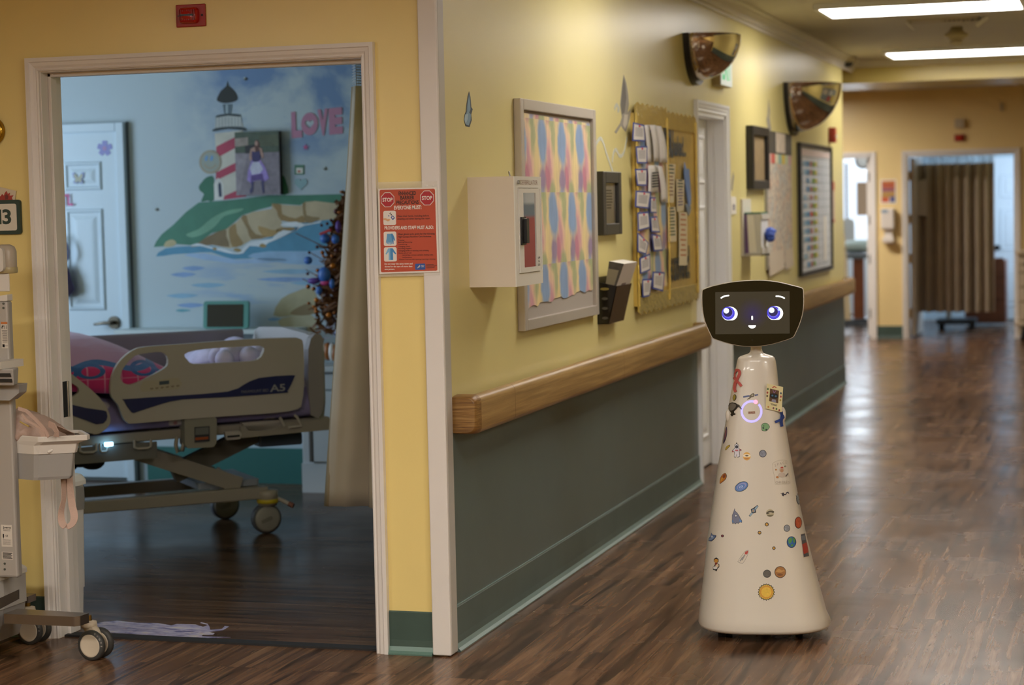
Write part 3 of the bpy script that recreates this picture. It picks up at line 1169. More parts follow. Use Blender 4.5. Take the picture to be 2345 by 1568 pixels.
# ---- gold notice board with pinned cards
GY0, GY1, GZ0, GZ1 = 9.20, 10.60, 1.045, 1.955
M_gold = pm('gold_foil', 'dcc070', 0.28, 0.6, var=.12, vs_=9, bump=.9, bs=22)
M_goldb = pm('gold_foil_border', 'e6cf7c', 0.2, 0.7, bump=.8, bs=30)
t = thing('notice_board', 'gold foil covered notice board crowded with pinned note cards', 'notice board', (XW, 9.9, GZ0))
gm = GY0 + (GY1 - GY0) * .48
MB().box((XW + .0006, GY0, GZ0), (XW + .018, GY1, GZ1), M_gold).build('backing', t)
MB().slab([(XW + .0185, GY0 + .03, GZ0 + .07), (XW + .0185, gm - .02, GZ0 + .07), (XW + .0185, gm - .02, GZ1 - .07), (XW + .0185, GY0 + .03, GZ1 - .07)], (.001, 0, 0), M_wc).build('patterned_paper', t)


def foil_strip(y0, y1, z, s, h=.06):
    mb = MB()
    n = int((y1 - y0) / .05)
    top = []
    for i in range(n + 1):
        y = y0 + (y1 - y0) * i / n
        top.append((y, z + s * (h * .55 + (.012 if i % 2 else -.004))))
    ptsb = [(y1, z - s * h * .45), (y0, z - s * h * .45)]
    mb.slab([(XW + .02, y, zz) for y, zz in top + ptsb], (.006, 0, 0), M_goldb)
    return mb


foil_strip(GY0, gm, GZ1 - .01, 1, .09).build('foil_border', t)
foil_strip(gm, GY1, GZ1 - .02, 1, .08).build('foil_border', t)
foil_strip(GY0, gm, GZ0 + .015, -1, .08).build('foil_border', t)
foil_strip(gm, GY1, GZ0 + .015, -1, .08).build('foil_border', t)
for y in (GY0, gm, GY1 - .02):
    MB().tube([(XW + .0255, y + .005, GZ0), (XW + .026, y + .006, 1.5), (XW + .0255, y + .005, GZ1)], .007, M_goldb, 8).build('foil_edge', t)


def bz(zx, zy, off=.024):
    return on_x(1420 + zx / 3.265, 240 + zy / 3.265, XW + off)


M_let = pm('black_card_letter', '23282c', 0.6)
for s, a, b, h in (('YOU', (328, 372), (402, 378), None), ('asked...', (404, 376), (494, 380), None)):
    p, q = bz(*a), bz(*b)
    mb = MB()
    hh = (bz(a[0], 185).z - p.z) if s == 'YOU' else (bz(a[0], 238).z - p.z)
    mb.text(s, V((XW + .024, p.y, (p.z + q.z) / 2)), Yv, Zv, hh, M_let, width=q.y - p.y, align='L', bold=.075 if s == 'YOU' else .035)
    mb.build('lettering', t)
p, q = bz(348, 1392), bz(524, 1362)
MB().text('We answered!', V((XW + .024, p.y, GZ0 + .095)), Yv, Zv, .16, M_let, width=q.y - p.y, align='L', bold=.03).build('lettering', t)

M_bord = pm('royal_blue_card', '33479a', 0.6)
M_card = pm('white_card', 'dcd7d3', 0.6)
M_pen = pm('pencil_writing', '8d8a92', 0.7)
cards = [((95, 130), (180, 150), (187, 275), (90, 270)), ((115, 310), (202, 308), (200, 438), (125, 438)), ((110, 478), (200, 478), (198, 605), (125, 605)),
         ((115, 640), (230, 650), (212, 778), (110, 765)), ((128, 805), (213, 797), (222, 920), (132, 945)), ((128, 950), (212, 1030), (192, 1120), (130, 1100)),
         ((145, 1145), (222, 1110), (225, 1235), (150, 1265)), ((165, 1302), (238, 1300), (218, 1430), (168, 1440)),
         ((226, 690), (265, 690), (272, 810), (226, 808)), ((228, 838), (275, 832), (298, 955), (233, 950)), ((235, 965), (300, 975), (318, 1090), (250, 1095)), ((243, 1245), (332, 1250), (320, 1395), (240, 1375))]
ords = ['topmost', 'second from the top', 'third from the top', 'fourth from the top', 'fifth from the top', 'sixth from the top', 'seventh from the top', 'lowest']
for i, c in enumerate(cards):
    off = .034 + .002 * (i % 3)
    P = [bz(x, y, off) for x, y in c]
    ctr = sum(P, V((0, 0, 0))) / 4
    if i < 8:
        lab = 'blue bordered note card, %s in the outer column of the gold board' % ords[i]
    else:
        lab = 'blue bordered note card, %s in the inner column of the gold board' % ['topmost', 'second', 'third', 'lowest'][i - 8]
    k = thing('note_card', lab, 'note card', ctr, 'blue bordered note cards on the gold board')
    mb = MB()
    mb.slab(P, (.0015, 0, 0), M_bord)
    inn = [p.lerp(ctr, .17) + V((.0019, 0, 0)) for p in P]
    mb.slab(inn, (.0004, 0, 0), M_card)
    for j in range(6):
        f0 = .25 + .1 * j
        a, b = inn[0].lerp(inn[3], f0).lerp(inn[1].lerp(inn[2], f0), .12), inn[0].lerp(inn[3], f0).lerp(inn[1].lerp(inn[2], f0), .86)
        mb.slab([a + V((.0006, 0, 0)), b + V((.0006, 0, 0)), b + V((.0006, 0, .003)), a + V((.0006, 0, .003))], (.0003, 0, 0), M_pen)
    mb.build('card', k)
    MB().ball(P[0].lerp(P[1], .5) + V((.004, 0, -.012)), .006, pm('pin_red', 'c04a5a', 0.3), 8, 6).build('push_pin', k)
strips = [((183, 150), (218, 150), (235, 430), (205, 430), 'long blank white sheet right of the topmost note card'), ((222, 150), (266, 150), (285, 425), (245, 425), 'narrow white sheet, middle of the three curled at board top'),
          ((270, 155), (308, 160), (345, 432), (290, 432), 'white sheet hanging beside the letters YOU'), ((210, 455), (275, 450), (280, 650), (208, 660), 'handwritten white sheet pinned right of the third note card'),
          ((278, 455), (310, 460), (345, 730), (300, 725), 'curled white sheet at the middle edge of the gold board')]
for i, (a, b, c, d, lab) in enumerate(strips):
    P = [bz(x, y, .028 + .003 * (i % 2)) for x, y in (a, b, c, d)]
    mb = MB()
    rows = []
    for j in range(8):
        f = j / 7
        o = V((.009 * math.sin(f * 2.6) * (1 if i in (1, 2, 4) else .3), 0, 0))
        rows.append([P[0].lerp(P[3], f) + o, P[1].lerp(P[2], f) + o * 1.3])
    mb.loft(rows, M_card, closed=False)
    if i == 3:
        for j in range(6):
            f0 = .3 + .1 * j
            a_, b_ = P[0].lerp(P[3], f0).lerp(P[1].lerp(P[2], f0), .15), P[0].lerp(P[3], f0).lerp(P[1].lerp(P[2], f0), .85)
            mb.slab([a_ + V((.014, 0, 0)), b_ + V((.014, 0, 0)), b_ + V((.014, 0, .006)), a_ + V((.014, 0, .006))], (.0004, 0, 0), M_ink)
    k = mb.build('paper_sheet', solid=.001)
    tag(k, lab, 'paper sheet', 'white sheets pinned on the gold board')
slips = [((343, 440), (412, 445), (400, 730), (350, 730), 'tall cream printed slip under the letters YOU asked', '8f6a50'), ((420, 555), (478, 560), (475, 790), (425, 800), 'small cream printed slip beside the blue ribbon', '7a6a80'),
         ((355, 765), (412, 762), (420, 1020), (360, 1025), 'cream printed slip below the tall one on gold foil', '5c6a4a'), ((440, 800), (500, 805), (500, 1200), (440, 1200), 'longest cream slip with orange printed lines', 'c07848')]
for i, (a, b, c, d, lab, ic) in enumerate(slips):
    P = [bz(x, y, .026) for x, y in (a, b, c, d)]
    mb = MB().slab(P, (.0015, 0, 0), pm('cream_card', 'dccfae', 0.6))
    ink = pm('slip_ink_' + ic, ic, 0.7)
    for j in range(9):
        f0 = .06 + .095 * j
        e0, e1 = (.15, .85) if j % 3 else (.25, .75)
        a_, b_ = P[0].lerp(P[3], f0).lerp(P[1].lerp(P[2], f0), e0), P[0].lerp(P[3], f0).lerp(P[1].lerp(P[2], f0), e1)
        mb.slab([a_ + V((.0018, 0, 0)), b_ + V((.0018, 0, 0)), b_ + V((.0018, 0, .008)), a_ + V((.0018, 0, .008))], (.0004, 0, 0), ink if j > 2 or i == 3 else pm('slip_green', '4a5648', 0.7))
    tag(mb.build('printed_slip'), lab, 'printed slip', 'cream slips pinned on the gold board')
mb = MB().slab([bz(x, y, .027) for x, y in ((478, 430), (490, 475), (512, 482), (520, 600), (527, 690), (524, 745), (508, 760), (500, 700), (492, 640), (475, 520))], (.004, 0, 0), pm('periwinkle_card', '6c8fd0', 0.5))
mb.slab([bz(x, y, .0265) for x, y in ((486, 745), (505, 735), (528, 760), (522, 800), (508, 830), (495, 790))], (.003, 0, 0), pm('steel_blue_card', '7d8fa6', 0.5))
tag(mb.build('ribbon_cutout'), 'periwinkle blue paper cut-out at the outer edge of the gold board', 'paper cut-out')

# ---- exit sign over the corridor door
e0 = on_y(1632, 135, 11.2)
ey1 = 11.2 + .34
exx = on_y(1650, 160, 11.2).x
t = thing('exit_sign', 'green lettered EXIT sign on the wall above the corridor door', 'exit sign', (XW, 11.36, 2.19))
MB().box((XW, 11.2, 2.185), (exx, ey1, 2.405), M_sd).build('housing', t, bevel=.004)
mb = MB().box((exx, 11.205, 2.19), (exx + .003, ey1 - .005, 2.40), pm('exit_face', 'e6ece6', 0.4, emit='e6f2ea', es=.35))
mb.text('EXIT', V((exx + .0036, 11.37, 2.225)), Yv, Zv, .14, pm('exit_green', '2fae70', 0.4, emit='3cc080', es=.5), width=.27, bold=.03)
mb.build('sign_face', t)


# ---- quarter dome mirrors
def dome_mirror(y0, zt, r, label):
    yc = y0 + r
    t = thing('dome_mirror', label, 'mirror', (XW, yc, zt - r), 'convex corner mirrors on the corridor wall')
    mb = MB()
    rings = []
    N = 24
    for j in range(N + 1):
        a = math.pi * j / N            # around, in the wall plane from far end round the bottom to near end
        ring = []
        for i in range(13):
            b = math.pi / 2 * i / 12   # from the rim out to the tip
            ring.append(V((XW + .03 + r * .96 * math.sin(b) * math.sin(math.pi / 2), yc + r * math.cos(b) * math.cos(a), zt - r * math.cos(b) * math.sin(a))))
        rings.append(ring)
    mb.loft(rings, pm('mirror_chrome', 'cfc3ae', 0.03, 1.0), closed=False)
    # flat top edge
    mb.poly([V((XW + .03, yc - r, zt)), V((XW + .03, yc + r, zt))] + [V((XW + .03 + r * .96 * math.sin(math.pi * k / 24), yc + r * math.cos(math.pi * k / 24), zt)) for k in range(1, 24)], M_black)
    mb.build('mirror_dome', t, weld=True)
    mb = MB()
    pts = [V((XW + .015, yc + (r + .008) * math.cos(math.pi * k / 32), zt - (r + .008) * math.sin(math.pi * k / 32))) for k in range(33)]
    mb.tube(pts, .02, M_black, 10, flat=(.035, .03), upv=(1, 0, 0))
    mb.build('rim', t)
    mb = MB()
    pts = [V((XW + .036, yc + (r - .012) * math.cos(math.pi * k / 32), zt - (r - .012) * math.sin(math.pi * k / 32))) for k in range(33)]
    mb.tube(pts, .012, pm('clear_rim_edge', 'c9bd98', 0.2, .5), 8)
    mb.build('rim_edge', t)
    return t


dome_mirror(10.43, 2.42, .238, 'quarter dome mirror above the white corridor door, nearer the lens')
dome_mirror(13.70, 2.335, .33, 'larger quarter dome mirror above the whiteboard near the corridor end')

# ---- calendar board
t = thing('calendar_board', 'tall activity calendar with dark header and coloured strip beside the framed picture', 'calendar', (XW, 13.4, 1.08))
ca, cb_ = 12.87, 13.90
mb = MB().box((XW, ca, 1.085), (XW + .016, cb_, 1.985), pm('grey_board_edge', '8a857c', 0.6))
mb.build('backing', t)


def scribble():
    g = G('scribbled_calendar_paper')
    c = g.coord('Object')
    s = g.sep(c)
    n = g.noise(g.mapping(c, scale=(1, 22, 34)), 1.0, 3)
    n2 = g.noise(g.mapping(c, scale=(1, 8, 10), loc=(3, 0, 0)), 1.0, 2)
    cc = g.ramp(n, [(.42, rgb('a79c95')), (.55, rgb('cfc3b2'))])
    cc = g.mix(g.ramp(n2, [(.55, 0.0), (.65, .5)]), cc, rgb('d8a78c'))
    cc = g.mix(g.ramp(n2, [(.35, .4), (.45, 0.0)]), cc, rgb('a9bcc8'))
    gl = g.math('LESS_THAN', g.math('FRACT', g.math('MULTIPLY', s[1], 6.8)), .04)
    cc = g.mix(gl, cc, rgb('9a9590'))
    g.set(g.b.inputs['Base Color'], cc)
    g.b.inputs['Roughness'].default_value = .6
    return g.m


M_scr = scribble()
mb = MB()
mb.slab([(XW + .017, ca + .03, 1.11), (XW + .017, cb_ - .01, 1.11), (XW + .017, cb_ - .01, 1.775), (XW + .017, ca + .03, 1.775)], (.001, 0, 0), M_scr)
mb.build('month_sheet', t)
mb = MB()
X = XW + .018
mb.slab([(X, ca + .01, 1.84), (X, cb_, 1.84), (X, cb_, 1.985), (X, ca + .01, 1.985)], (.001, 0, 0), pm('dark_header_paper', '4b463f', 0.6))
mb.slab([(X + .001, 13.24, 1.85), (X + .001, 13.62, 1.85), (X + .001, 13.62, 1.98), (X + .001, 13.24, 1.98)], (.001, 0, 0), pm('header_picture', 'cfc0b0', 0.6, var=.2, vs_=15))
mb.build('header', t)
mb = MB()
for k, cc in enumerate(('c9a49c', 'c4564c', 'd5cdb0', '8fb0a8', 'd2b84a', 'b9c4a0', 'c9a0a8')):
    a = ca + .05 + k * .137
    mb.slab([(X + .0005, a, 1.775), (X + .0005, a + .13, 1.775), (X + .0005, a + .13, 1.838), (X + .0005, a, 1.838)], (.001, 0, 0), pm('strip_' + cc, cc, .6))
mb.build('coloured_strip', t)
mb = MB()
mb.slab([(X + .001, ca + .05, 1.04), (X + .006, ca + .62, 1.075), (X + .001, ca + .62, 1.2), (X + .001, ca + .05, 1.2)], (.0015, 0, 0), pm('loose_sheet', 'cdbfae', .6))
mb.slab([(X + .001, ca + .70, 1.06), (X + .006, ca + 1.02, 1.08), (X + .001, ca + 1.02, 1.2), (X + .001, ca + .70, 1.2)], (.0015, 0, 0), pm('loose_sheet', 'cdbfae', .6))
mb.build('hanging_sheets', t)

# ---- whiteboard schedule
t = thing('whiteboard', 'black framed white schedule board with rows of coloured magnets', 'whiteboard', (XW, 15.06, .985))
wa, wb_, wz0, wz1 = 14.25, 15.88, .985, 1.942
frame_on_wall(MB(), wa, wb_, wz0, wz1, .03, .03, M_black).build('frame', t, bevel=.003)
mb = MB().box((XW, wa + .02, wz0 + .02), (XW + .014, wb_ - .02, wz1 - .02), pm('whiteboard_face', 'e8eaec', 0.22))
M_gl = pm('grey_grid_line', '6f7378', .6)
X = XW + .0142
rows = 13
for k in range(rows + 1):
    z = wz0 + .06 + k * (wz1 - wz0 - .16) / rows
    mb.slab([(X, wa + .03, z), (X, wb_ - .03, z), (X, wb_ - .03, z + .004), (X, wa + .03, z + .004)], (.0004, 0, 0), M_gl)
for y in (.16, .40, .56, .72, .95, 1.15, 1.32):
    mb.slab([(X, wa + y, wz0 + .06), (X, wa + y + .012, wz0 + .06), (X, wa + y + .012, wz1 - .1), (X, wa + y, wz1 - .1)], (.0004, 0, 0), M_gl)
mb.slab([(X, wa + .05, wz1 - .09), (X, wb_ - .05, wz1 - .09), (X, wb_ - .05, wz1 - .045), (X, wa + .05, wz1 - .045)], (.0004, 0, 0), pm('pinkish_header', 'd8c6c2', .5))
mb.build('writing_surface', t)
random.seed(11)
for k in range(rows):
    z = wz1 - .135 - k * (wz1 - wz0 - .16) / rows - .03
    for y, cc in ((.22, '8fb4cc'), (.36, '4f8fc0'), (.52, 'b07a78' if k != 6 else 'c84a44'), (.64, '6f9a4a'), (.75, 'c2b64a')):
        if random.random() < .12:
            continue
        MB().box((X, wa + y, z), (X + .004, wa + y + .11, z + .036), pm('magnet_' + cc, cc, .5)).build('magnet', t)
MB().slab([(X, wb_ - .42, wz0 + .08), (X, wb_ - .28, wz0 + .08), (X, wb_ - .28, wz0 + .42), (X, wb_ - .42, wz0 + .42)], (.001, 0, 0), M_paper).build('taped_sheet', t)

# ---- glove dispenser, glove box, glove
gY = 12.06
gx = on_y(1746, 520, gY).x - XW
t = thing('glove_dispenser', 'grey wall rack holding the glove box right of the white door', 'glove dispenser', (XW, gY + .13, 1.2))
mb = MB().box((XW, gY - .05, 1.2), (XW + .012, gY + .25, 1.545), pm('grey_rack_plate', 'cfc9c0', .5))
mb.build('back_plate', t)
mb = MB()
mb.box((XW, gY - .02, 1.2), (XW + gx, gY + .27, 1.21), pm('grey_rack', 'bdb8b2', .4))
mb.box((XW + gx - .006, gY - .02, 1.2), (XW + gx, gY + .27, 1.25), MATS['grey_rack'])
mb.box((XW + gx - .006, gY - .02, 1.42), (XW + gx, gY + .27, 1.45), MATS['grey_rack'])
mb.build('tray', t)
t = thing('glove_box', 'white and purple glove box with green top edge in the rack', 'glove box', (XW + gx / 2, gY + .13, 1.21))
mb = MB().box((XW + .014, gY, 1.211), (XW + gx - .008, gY + .25, 1.455), pm('grey_carton', 'd0d0d2', .5))
mb.slab([(XW + .016, gY - .0006, 1.215), (XW + .040, gY - .0006, 1.215), (XW + .030, gY - .0006, 1.452), (XW + .016, gY - .0006, 1.452)], (0, -.0006, 0), pm('carton_purple', '75588a', .5))
mb.slab([(XW + .042, gY - .0007, 1.22), (XW + .088, gY - .0007, 1.22), (XW + .070, gY - .0007, 1.445), (XW + .032, gY - .0007, 1.445)], (0, -.0006, 0), pm('carton_white', 'f0eeea', .5))
mb.slab([(XW + .014, gY - .0004, 1.452), (XW + gx - .008, gY - .0004, 1.452), (XW + gx - .008, gY - .0004, 1.463), (XW + .014, gY - .0004, 1.463)], (0, .25, 0), pm('carton_green', '4f7d6c', .5))
mb.build('carton', t)
mb = MB()
random.seed(3)
g0 = V((XW + gx, gY + .12, 1.335))
for k in range(5):
    mb.ball(g0 + V((.018 + .01 * random.random(), random.uniform(-.04, .05), random.uniform(-.035, .035))), (.03, .03, .026), pm('blue_nitrile', '3f5fc0', .45), 10, 8)
for k in range(3):
    mb.tube([g0 + V((.02, -.02 + .025 * k, .0)), g0 + V((.045, -.02 + .03 * k, .012 * (k - 1))), g0 + V((.055, -.02 + .033 * k, -.02 + .015 * k))], [.012, .01, .007], MATS['blue_nitrile'], 8)
mb.build('glove', t)

# ---- made-up notice board out of view, added to colour the cabinet glass reflection
t = thing('notice_board', 'unseen grey blue notice board with red and yellow sheets, added for the cabinet glass reflection', 'notice board', (.35, 15, .95))
MB().box((.32, 13.6, .95), (.3494, 16.4, 2.0), pm('grey_blue_felt', '7f8c96', .8)).build('backing', t)
for y0, z0, y1, z1, cc in ((13.8, 1.5, 14.4, 1.9, 'c9c2b8'), (14.6, 1.05, 15.2, 1.45, 'b05048'), (14.7, 1.55, 15.4, 1.9, 'cfd4d6'), (15.5, 1.05, 16.2, 1.6, 'c2b04c')):
    MB().box((.316, y0, z0), (.32, y1, z1), pm('sheet_' + cc, cc, .6)).build('sheet', t)

# ---- small things on the wall
mb = MB()
p, q = wp(1672, 450), wp(1684, 490)
mb.box((XW, p.y, q.z), (XW + .006, q.y, p.z), M_paper)
text_rows(mb, XW + .0062, p.y + .02, q.y - .02, q.z + .02, p.z - .05, 4, M_pen, 8, .01)
tag(mb.build('wall_card'), 'small white card on the wall just right of the white door', 'card')
p, q = wp(1898, 415), wp(1911, 508)
mb = MB()
mb.box((XW, p.y, q.z), (XW + .003, q.y, p.z), pm('pinkish_sheet', 'cdb3a2', .6))
mb.box((XW + .003, p.y, p.z - .07), (XW + .004, q.y, p.z), pm('red_header', 'b2574c', .6))
mb.box((XW + .003, p.y, q.z), (XW + .004, q.y, q.z + .02), MATS['red_header'])
tag(mb.build('notice_sheet'), 'pale notice with red heading beside the whiteboard at the corridor end', 'notice')
p, q = wp(1897, 292), wp(1904, 328)
t = thing('fire_alarm_pull', 'small red fire alarm pull station high at the corridor end', 'alarm pull', (XW, (p.y + q.y) / 2, q.z))
MB().box((XW, p.y, q.z), (XW + .05, p.y + .1, p.z), pm('alarm_red', 'a8332c', .4)).build('housing', t, bevel=.005)
MB().box((XW + .05, p.y + .02, q.z + .04), (XW + .06, p.y + .08, q.z + .06), M_white).build('pull_bar', t)


def decal(name, label, cat, layers, X=XW, off=.0012):
    mb = MB()
    for k, (pts, mat) in enumerate(layers):
        mb.slab([on_x(x, y, X + off * .5 * k + .0002) for x, y in pts], (off * .6, 0, 0), mat)
    return tag(mb.build(name), label, cat)


M_dk = pm('decal_outline', '34404c', .6)
M_bl = pm('decal_blue', '7f9fb8', .6)
M_gr = pm('decal_grey', '9a948a', .6)
M_grd = pm('decal_dark_grey', '6a6661', .6)
decal('butterfly_decal', 'blue butterfly wall sticker above the defibrillator cabinet', 'wall sticker',
      [([(1074, 209), (1077, 222), (1079, 245), (1082, 250), (1079, 262), (1080, 275), (1075, 291), (1066, 289), (1062, 275), (1064, 262), (1067, 255), (1068, 240), (1071, 220)], M_dk),
       ([(1074, 216), (1076, 232), (1077, 250), (1074, 258), (1078, 262), (1077, 276), (1073, 287), (1067, 285), (1064, 274), (1066, 264), (1069, 256), (1070, 240)], M_bl),
       ([(1065, 262), (1072, 260), (1071, 272), (1066, 284), (1063, 274)], pm('decal_pale_blue', 'a9c2cf', .6))])
decal('hummingbird_decal', 'grey hummingbird wall sticker at the corner of the gold notice board', 'wall sticker',
      [([(1428, 171), (1434, 190), (1438, 215), (1440, 240), (1437, 258), (1443, 250), (1444, 262), (1438, 285), (1433, 302), (1427, 296), (1422, 288), (1411, 306), (1407, 302), (1420, 282), (1424, 268), (1420, 240), (1424, 200)], M_gr),
       ([(1428, 176), (1432, 195), (1434, 225), (1430, 258), (1424, 262), (1422, 240), (1425, 205)], M_grd),
       ([(1430, 262), (1438, 262), (1436, 284), (1431, 294), (1427, 286)], pm('decal_pale', 'c9c1b2', .6))])
decal('bird_decal', 'thin grey bird sticker above the framed tan picture', 'wall sticker',
      [([(1760, 225), (1763, 255), (1762, 268), (1766, 298), (1760, 300), (1755, 275), (1758, 262)], M_gr)])
decal('bird_decal', 'thin grey bird sticker between the white door and framed picture', 'wall sticker',
      [([(1679, 393), (1681, 405), (1679, 420), (1677, 438), (1674, 434), (1676, 410)], M_gr)])
mb = MB()
M_vine = pm('pale_painted_ribbon', 'c9cbbd', .6)
for path in ([(1354, 384), (1358, 355), (1365, 330), (1374, 317), (1381, 325), (1388, 348), (1396, 372), (1404, 395)], [(1402, 372), (1405, 350), (1411, 343), (1418, 356), (1424, 356), (1430, 345), (1436, 315)], [(1407, 250), (1412, 240), (1418, 250), (1414, 254)]):
    mb.tube([on_x(a.x, a.y, XW + .0008) for a in smooth_path(path, 5)], .01, M_vine, flat=(.018, .0008), upv=(0, 1, 0))
mb.build('painted_ribbon', bpy.data.objects['wall_corridor'])

# ================================================================== FACING WALL
def fp(px, py, off=0.0):
    return on_y(px, py, FY - off)


NY = V((0, -1, 0))
# ---- red fire strobe
a, b = fp(404, 12), fp(473, 60)
t = thing('fire_strobe', 'red fire alarm strobe plate above the bedroom doorway', 'fire alarm', ((a.x + b.x) / 2, FY, b.z))
M_fr = pm('fire_red_paint', '9c1f16', .4)
MB().box((a.x, FY - .008, b.z), (b.x, FY, a.z), M_fr).build('plate', t, bevel=.003)
cx, cz = (a.x + b.x) / 2 - .004, (a.z + b.z) / 2
mb = MB()
rings = []
for y, s in ((.008, 1), (.016, .99), (.024, .93), (.029, .8), (.033, .55), (.0345, .25), (.0348, .03)):
    rings.append([V((cx + x * s, FY - y, cz + z * s)) for x, z in rrect(.072, .056, .014)])
mb.loft(rings, pm('red_lens', 'b01a12', .12, trans=.15))
for k in range(9):
    x = cx - .028 + k * .007
    mb.box((x, FY - .0335, cz - .018), (x + .002, FY - .027, cz + .018), pm('lens_rib', '7d120c', .3))
mb.box((cx - .024, FY - .0355, cz - .003), (cx + .026, FY - .028, cz + .003), M_black)
mb.build('lens', t)
for x in (a.x + .012, b.x - .012):
    MB().cyl((x, FY - .0085, cz), (x, FY - .0095, cz), .004, M_blackm, 8).build('screw', t)

# ---- precautions poster
P00, P10, P11, P01 = fp(866, 432, .02), fp(1000, 429, .02), fp(1006, 623, .02), fp(869, 627, .02)
t = thing('precautions_sign', 'orange STOP enhanced barrier precautions poster on the white corner', 'sign', ((P00.x + P11.x) / 2, FY - .02, P11.z))


def sg(u, v, d=0.0):
    """poster coordinates: u,v in the zoomed sheet 1380x1568 (x 155..1040, y 180..1400)"""
    s, q = (u - 155) / 870.0, (v - 195) / 1195.0
    p = P00.lerp(P10, s).lerp(P01.lerp(P11, s), q)
    return p + NY * d


ex_ = (P10 - P00).normalized()
ez_ = (P00 - P01).normalized()
mpu = (P10 - P00).length / 870.0
M_or = pm('poster_orange', 'b8492c', .5)
M_pw = pm('poster_white', 'e3dbd2', .5)
M_pred = pm('poster_red', 'ad1f2b', .5)
M_pb = pm('poster_black', '2a1512', .5)
M_pblue = pm('poster_blue', '5f9cc9', .5)
M_pblue2 = pm('poster_deep_blue', '3f86bf', .5)
M_pnavy = pm('poster_navy', '27509a', .5)
M_skin = pm('poster_skin', 'd9a77a', .5)


def sq(mb, x0, y0, x1, y1, r, d, mat):
    c = [((x0 + x1) / 2 + x, (y0 + y1) / 2 + y) for x, y in rrect(x1 - x0, y1 - y0, r)]
    return mb.slab([sg(u, v, d) for u, v in c], NY * .0003, mat)


def stx(mb, s, u, v, h, mat, w=None, align='C', bold=.0, d=.0016):
    return mb.text(s, sg(u, v, d), ex_, ez_, h * mpu, mat, width=None if w is None else w * mpu, align=align, bold=bold)


mb = MB()
mb.slab([sg(155, 195), sg(1025, 195), sg(1025, 1390), sg(155, 1390)], NY * .0008, M_pw)
sq(mb, 178, 212, 1000, 1368, 22, .0009, M_or)
for cu, cv in ((295, 352), (880, 340)):
    for r, m_, dd in ((108, M_pw, .0011), (101, pm('poster_grey', 'a8a2a0', .5), .0012), (98, M_pred, .0013)):
        mb.slab([sg(cu + r * math.cos(R(22.5 + 45 * k)), cv + r * 1.04 * math.sin(R(22.5 + 45 * k)), dd) for k in range(8)], NY * .0002, m_)
    stx(mb, 'STOP', cu, cv + 26, 52, M_pw, 152, bold=.025)
for s, v, w in (('ENHANCED', 292, 258), ('BARRIER', 354, 208), ('PRECAUTIONS', 420, 332)):
    stx(mb, s, 590, v, 50, M_pb, w, bold=.03)
stx(mb, 'EVERYONE MUST:', 592, 492, 50, M_pw, 410, bold=.03)
stx(mb, 'PROVIDERS AND STAFF MUST ALSO:', 603, 772, 44, M_pw, 730, bold=.03)
for y0, y1 in ((508, 708), (800, 1000), (1018, 1220)):
    sq(mb, 228, y0, 415, y1, 24, .0011, M_pw)
for s, v in (('Clean their hands, including before', 597), ('entering and when leaving the room.', 635)):
    stx(mb, s, 435, v, 24, M_pb, 470 if 'Clean' in s else 490, 'L', bold=.015)
for s, v, w in (('Wear gloves and a gown for the following', 850, 545), ('High-Contact Resident Care Activities.', 887, 500)):
    stx(mb, s, 440, v, 24, M_pb, w, 'L', bold=.015)
for s, v, w, u in (('Dressing', 930, 90, 442), ('Bathing/Showering', 960, 208, 442), ('Transferring', 990, 130, 442), ('Changing Linens', 1020, 175, 442), ('Providing Hygiene', 1050, 195, 442),
                   ('Changing briefs or assisting with toileting', 1080, 450, 442), ('Device care or use:', 1111, 195, 442), ('central line, urinary catheter, feeding tube,', 1142, 460, 497),
                   ('tracheostomy', 1172, 145, 497), ('Wound Care: any skin opening requiring a dressing', 1202, 540, 447)):
    stx(mb, s, u, v, 17, M_pb, w, 'L', bold=.012)
for s, v, w in (('Do not wear the same gown and', 1262, 418), ('gloves for the care of more than', 1300, 415), ('one person.', 1336, 150)):
    stx(mb, s, 234, v, 23, M_pw, w, 'L', bold=.02)
# hand, bottle and drop
mb.slab([sg(u, v, .0014) for u, v in ((230, 612), (262, 610), (290, 622), (318, 620), (330, 632), (312, 652), (290, 655), (262, 640), (230, 636))], NY * .0002, M_skin)
mb.slab([sg(u, v, .0014) for u, v in ((336, 600), (368, 570), (400, 610), (368, 640))], NY * .0002, M_pnavy)
mb.slab([sg(u, v, .0016) for u, v in ((352, 600), (368, 586), (384, 606), (368, 620))], NY * .0002, M_pw)
mb.slab([sg(u, v, .0014) for u, v in ((334, 560), (346, 550), (358, 566), (345, 577))], NY * .0002, M_pb)
mb.slab([sg(u, v, .0014) for u, v in ((312, 552), (330, 535), (342, 535), (336, 548), (322, 550))], NY * .0002, M_pb)
mb.slab([sg(310 + 9 * math.cos(k), 578 + 11 * math.sin(k), .0014) for k in range(6)], NY * .0002, M_pnavy)
# gloves
mb.slab([sg(u, v, .0014) for u, v in ((330, 830), (358, 828), (372, 850), (385, 880), (398, 928), (386, 930), (374, 905), (372, 975), (360, 976), (350, 930))], NY * .0002, M_pblue2)
mb.slab([sg(u, v, .0015) for u, v in ((278, 830), (335, 830), (342, 868), (350, 920), (348, 978), (340, 980), (333, 940), (326, 984), (315, 984), (312, 945), (302, 980), (292, 976), (296, 940), (282, 974), (272, 970), (282, 925), (268, 958), (258, 955), (272, 895), (276, 860))], NY * .0002, M_pblue)
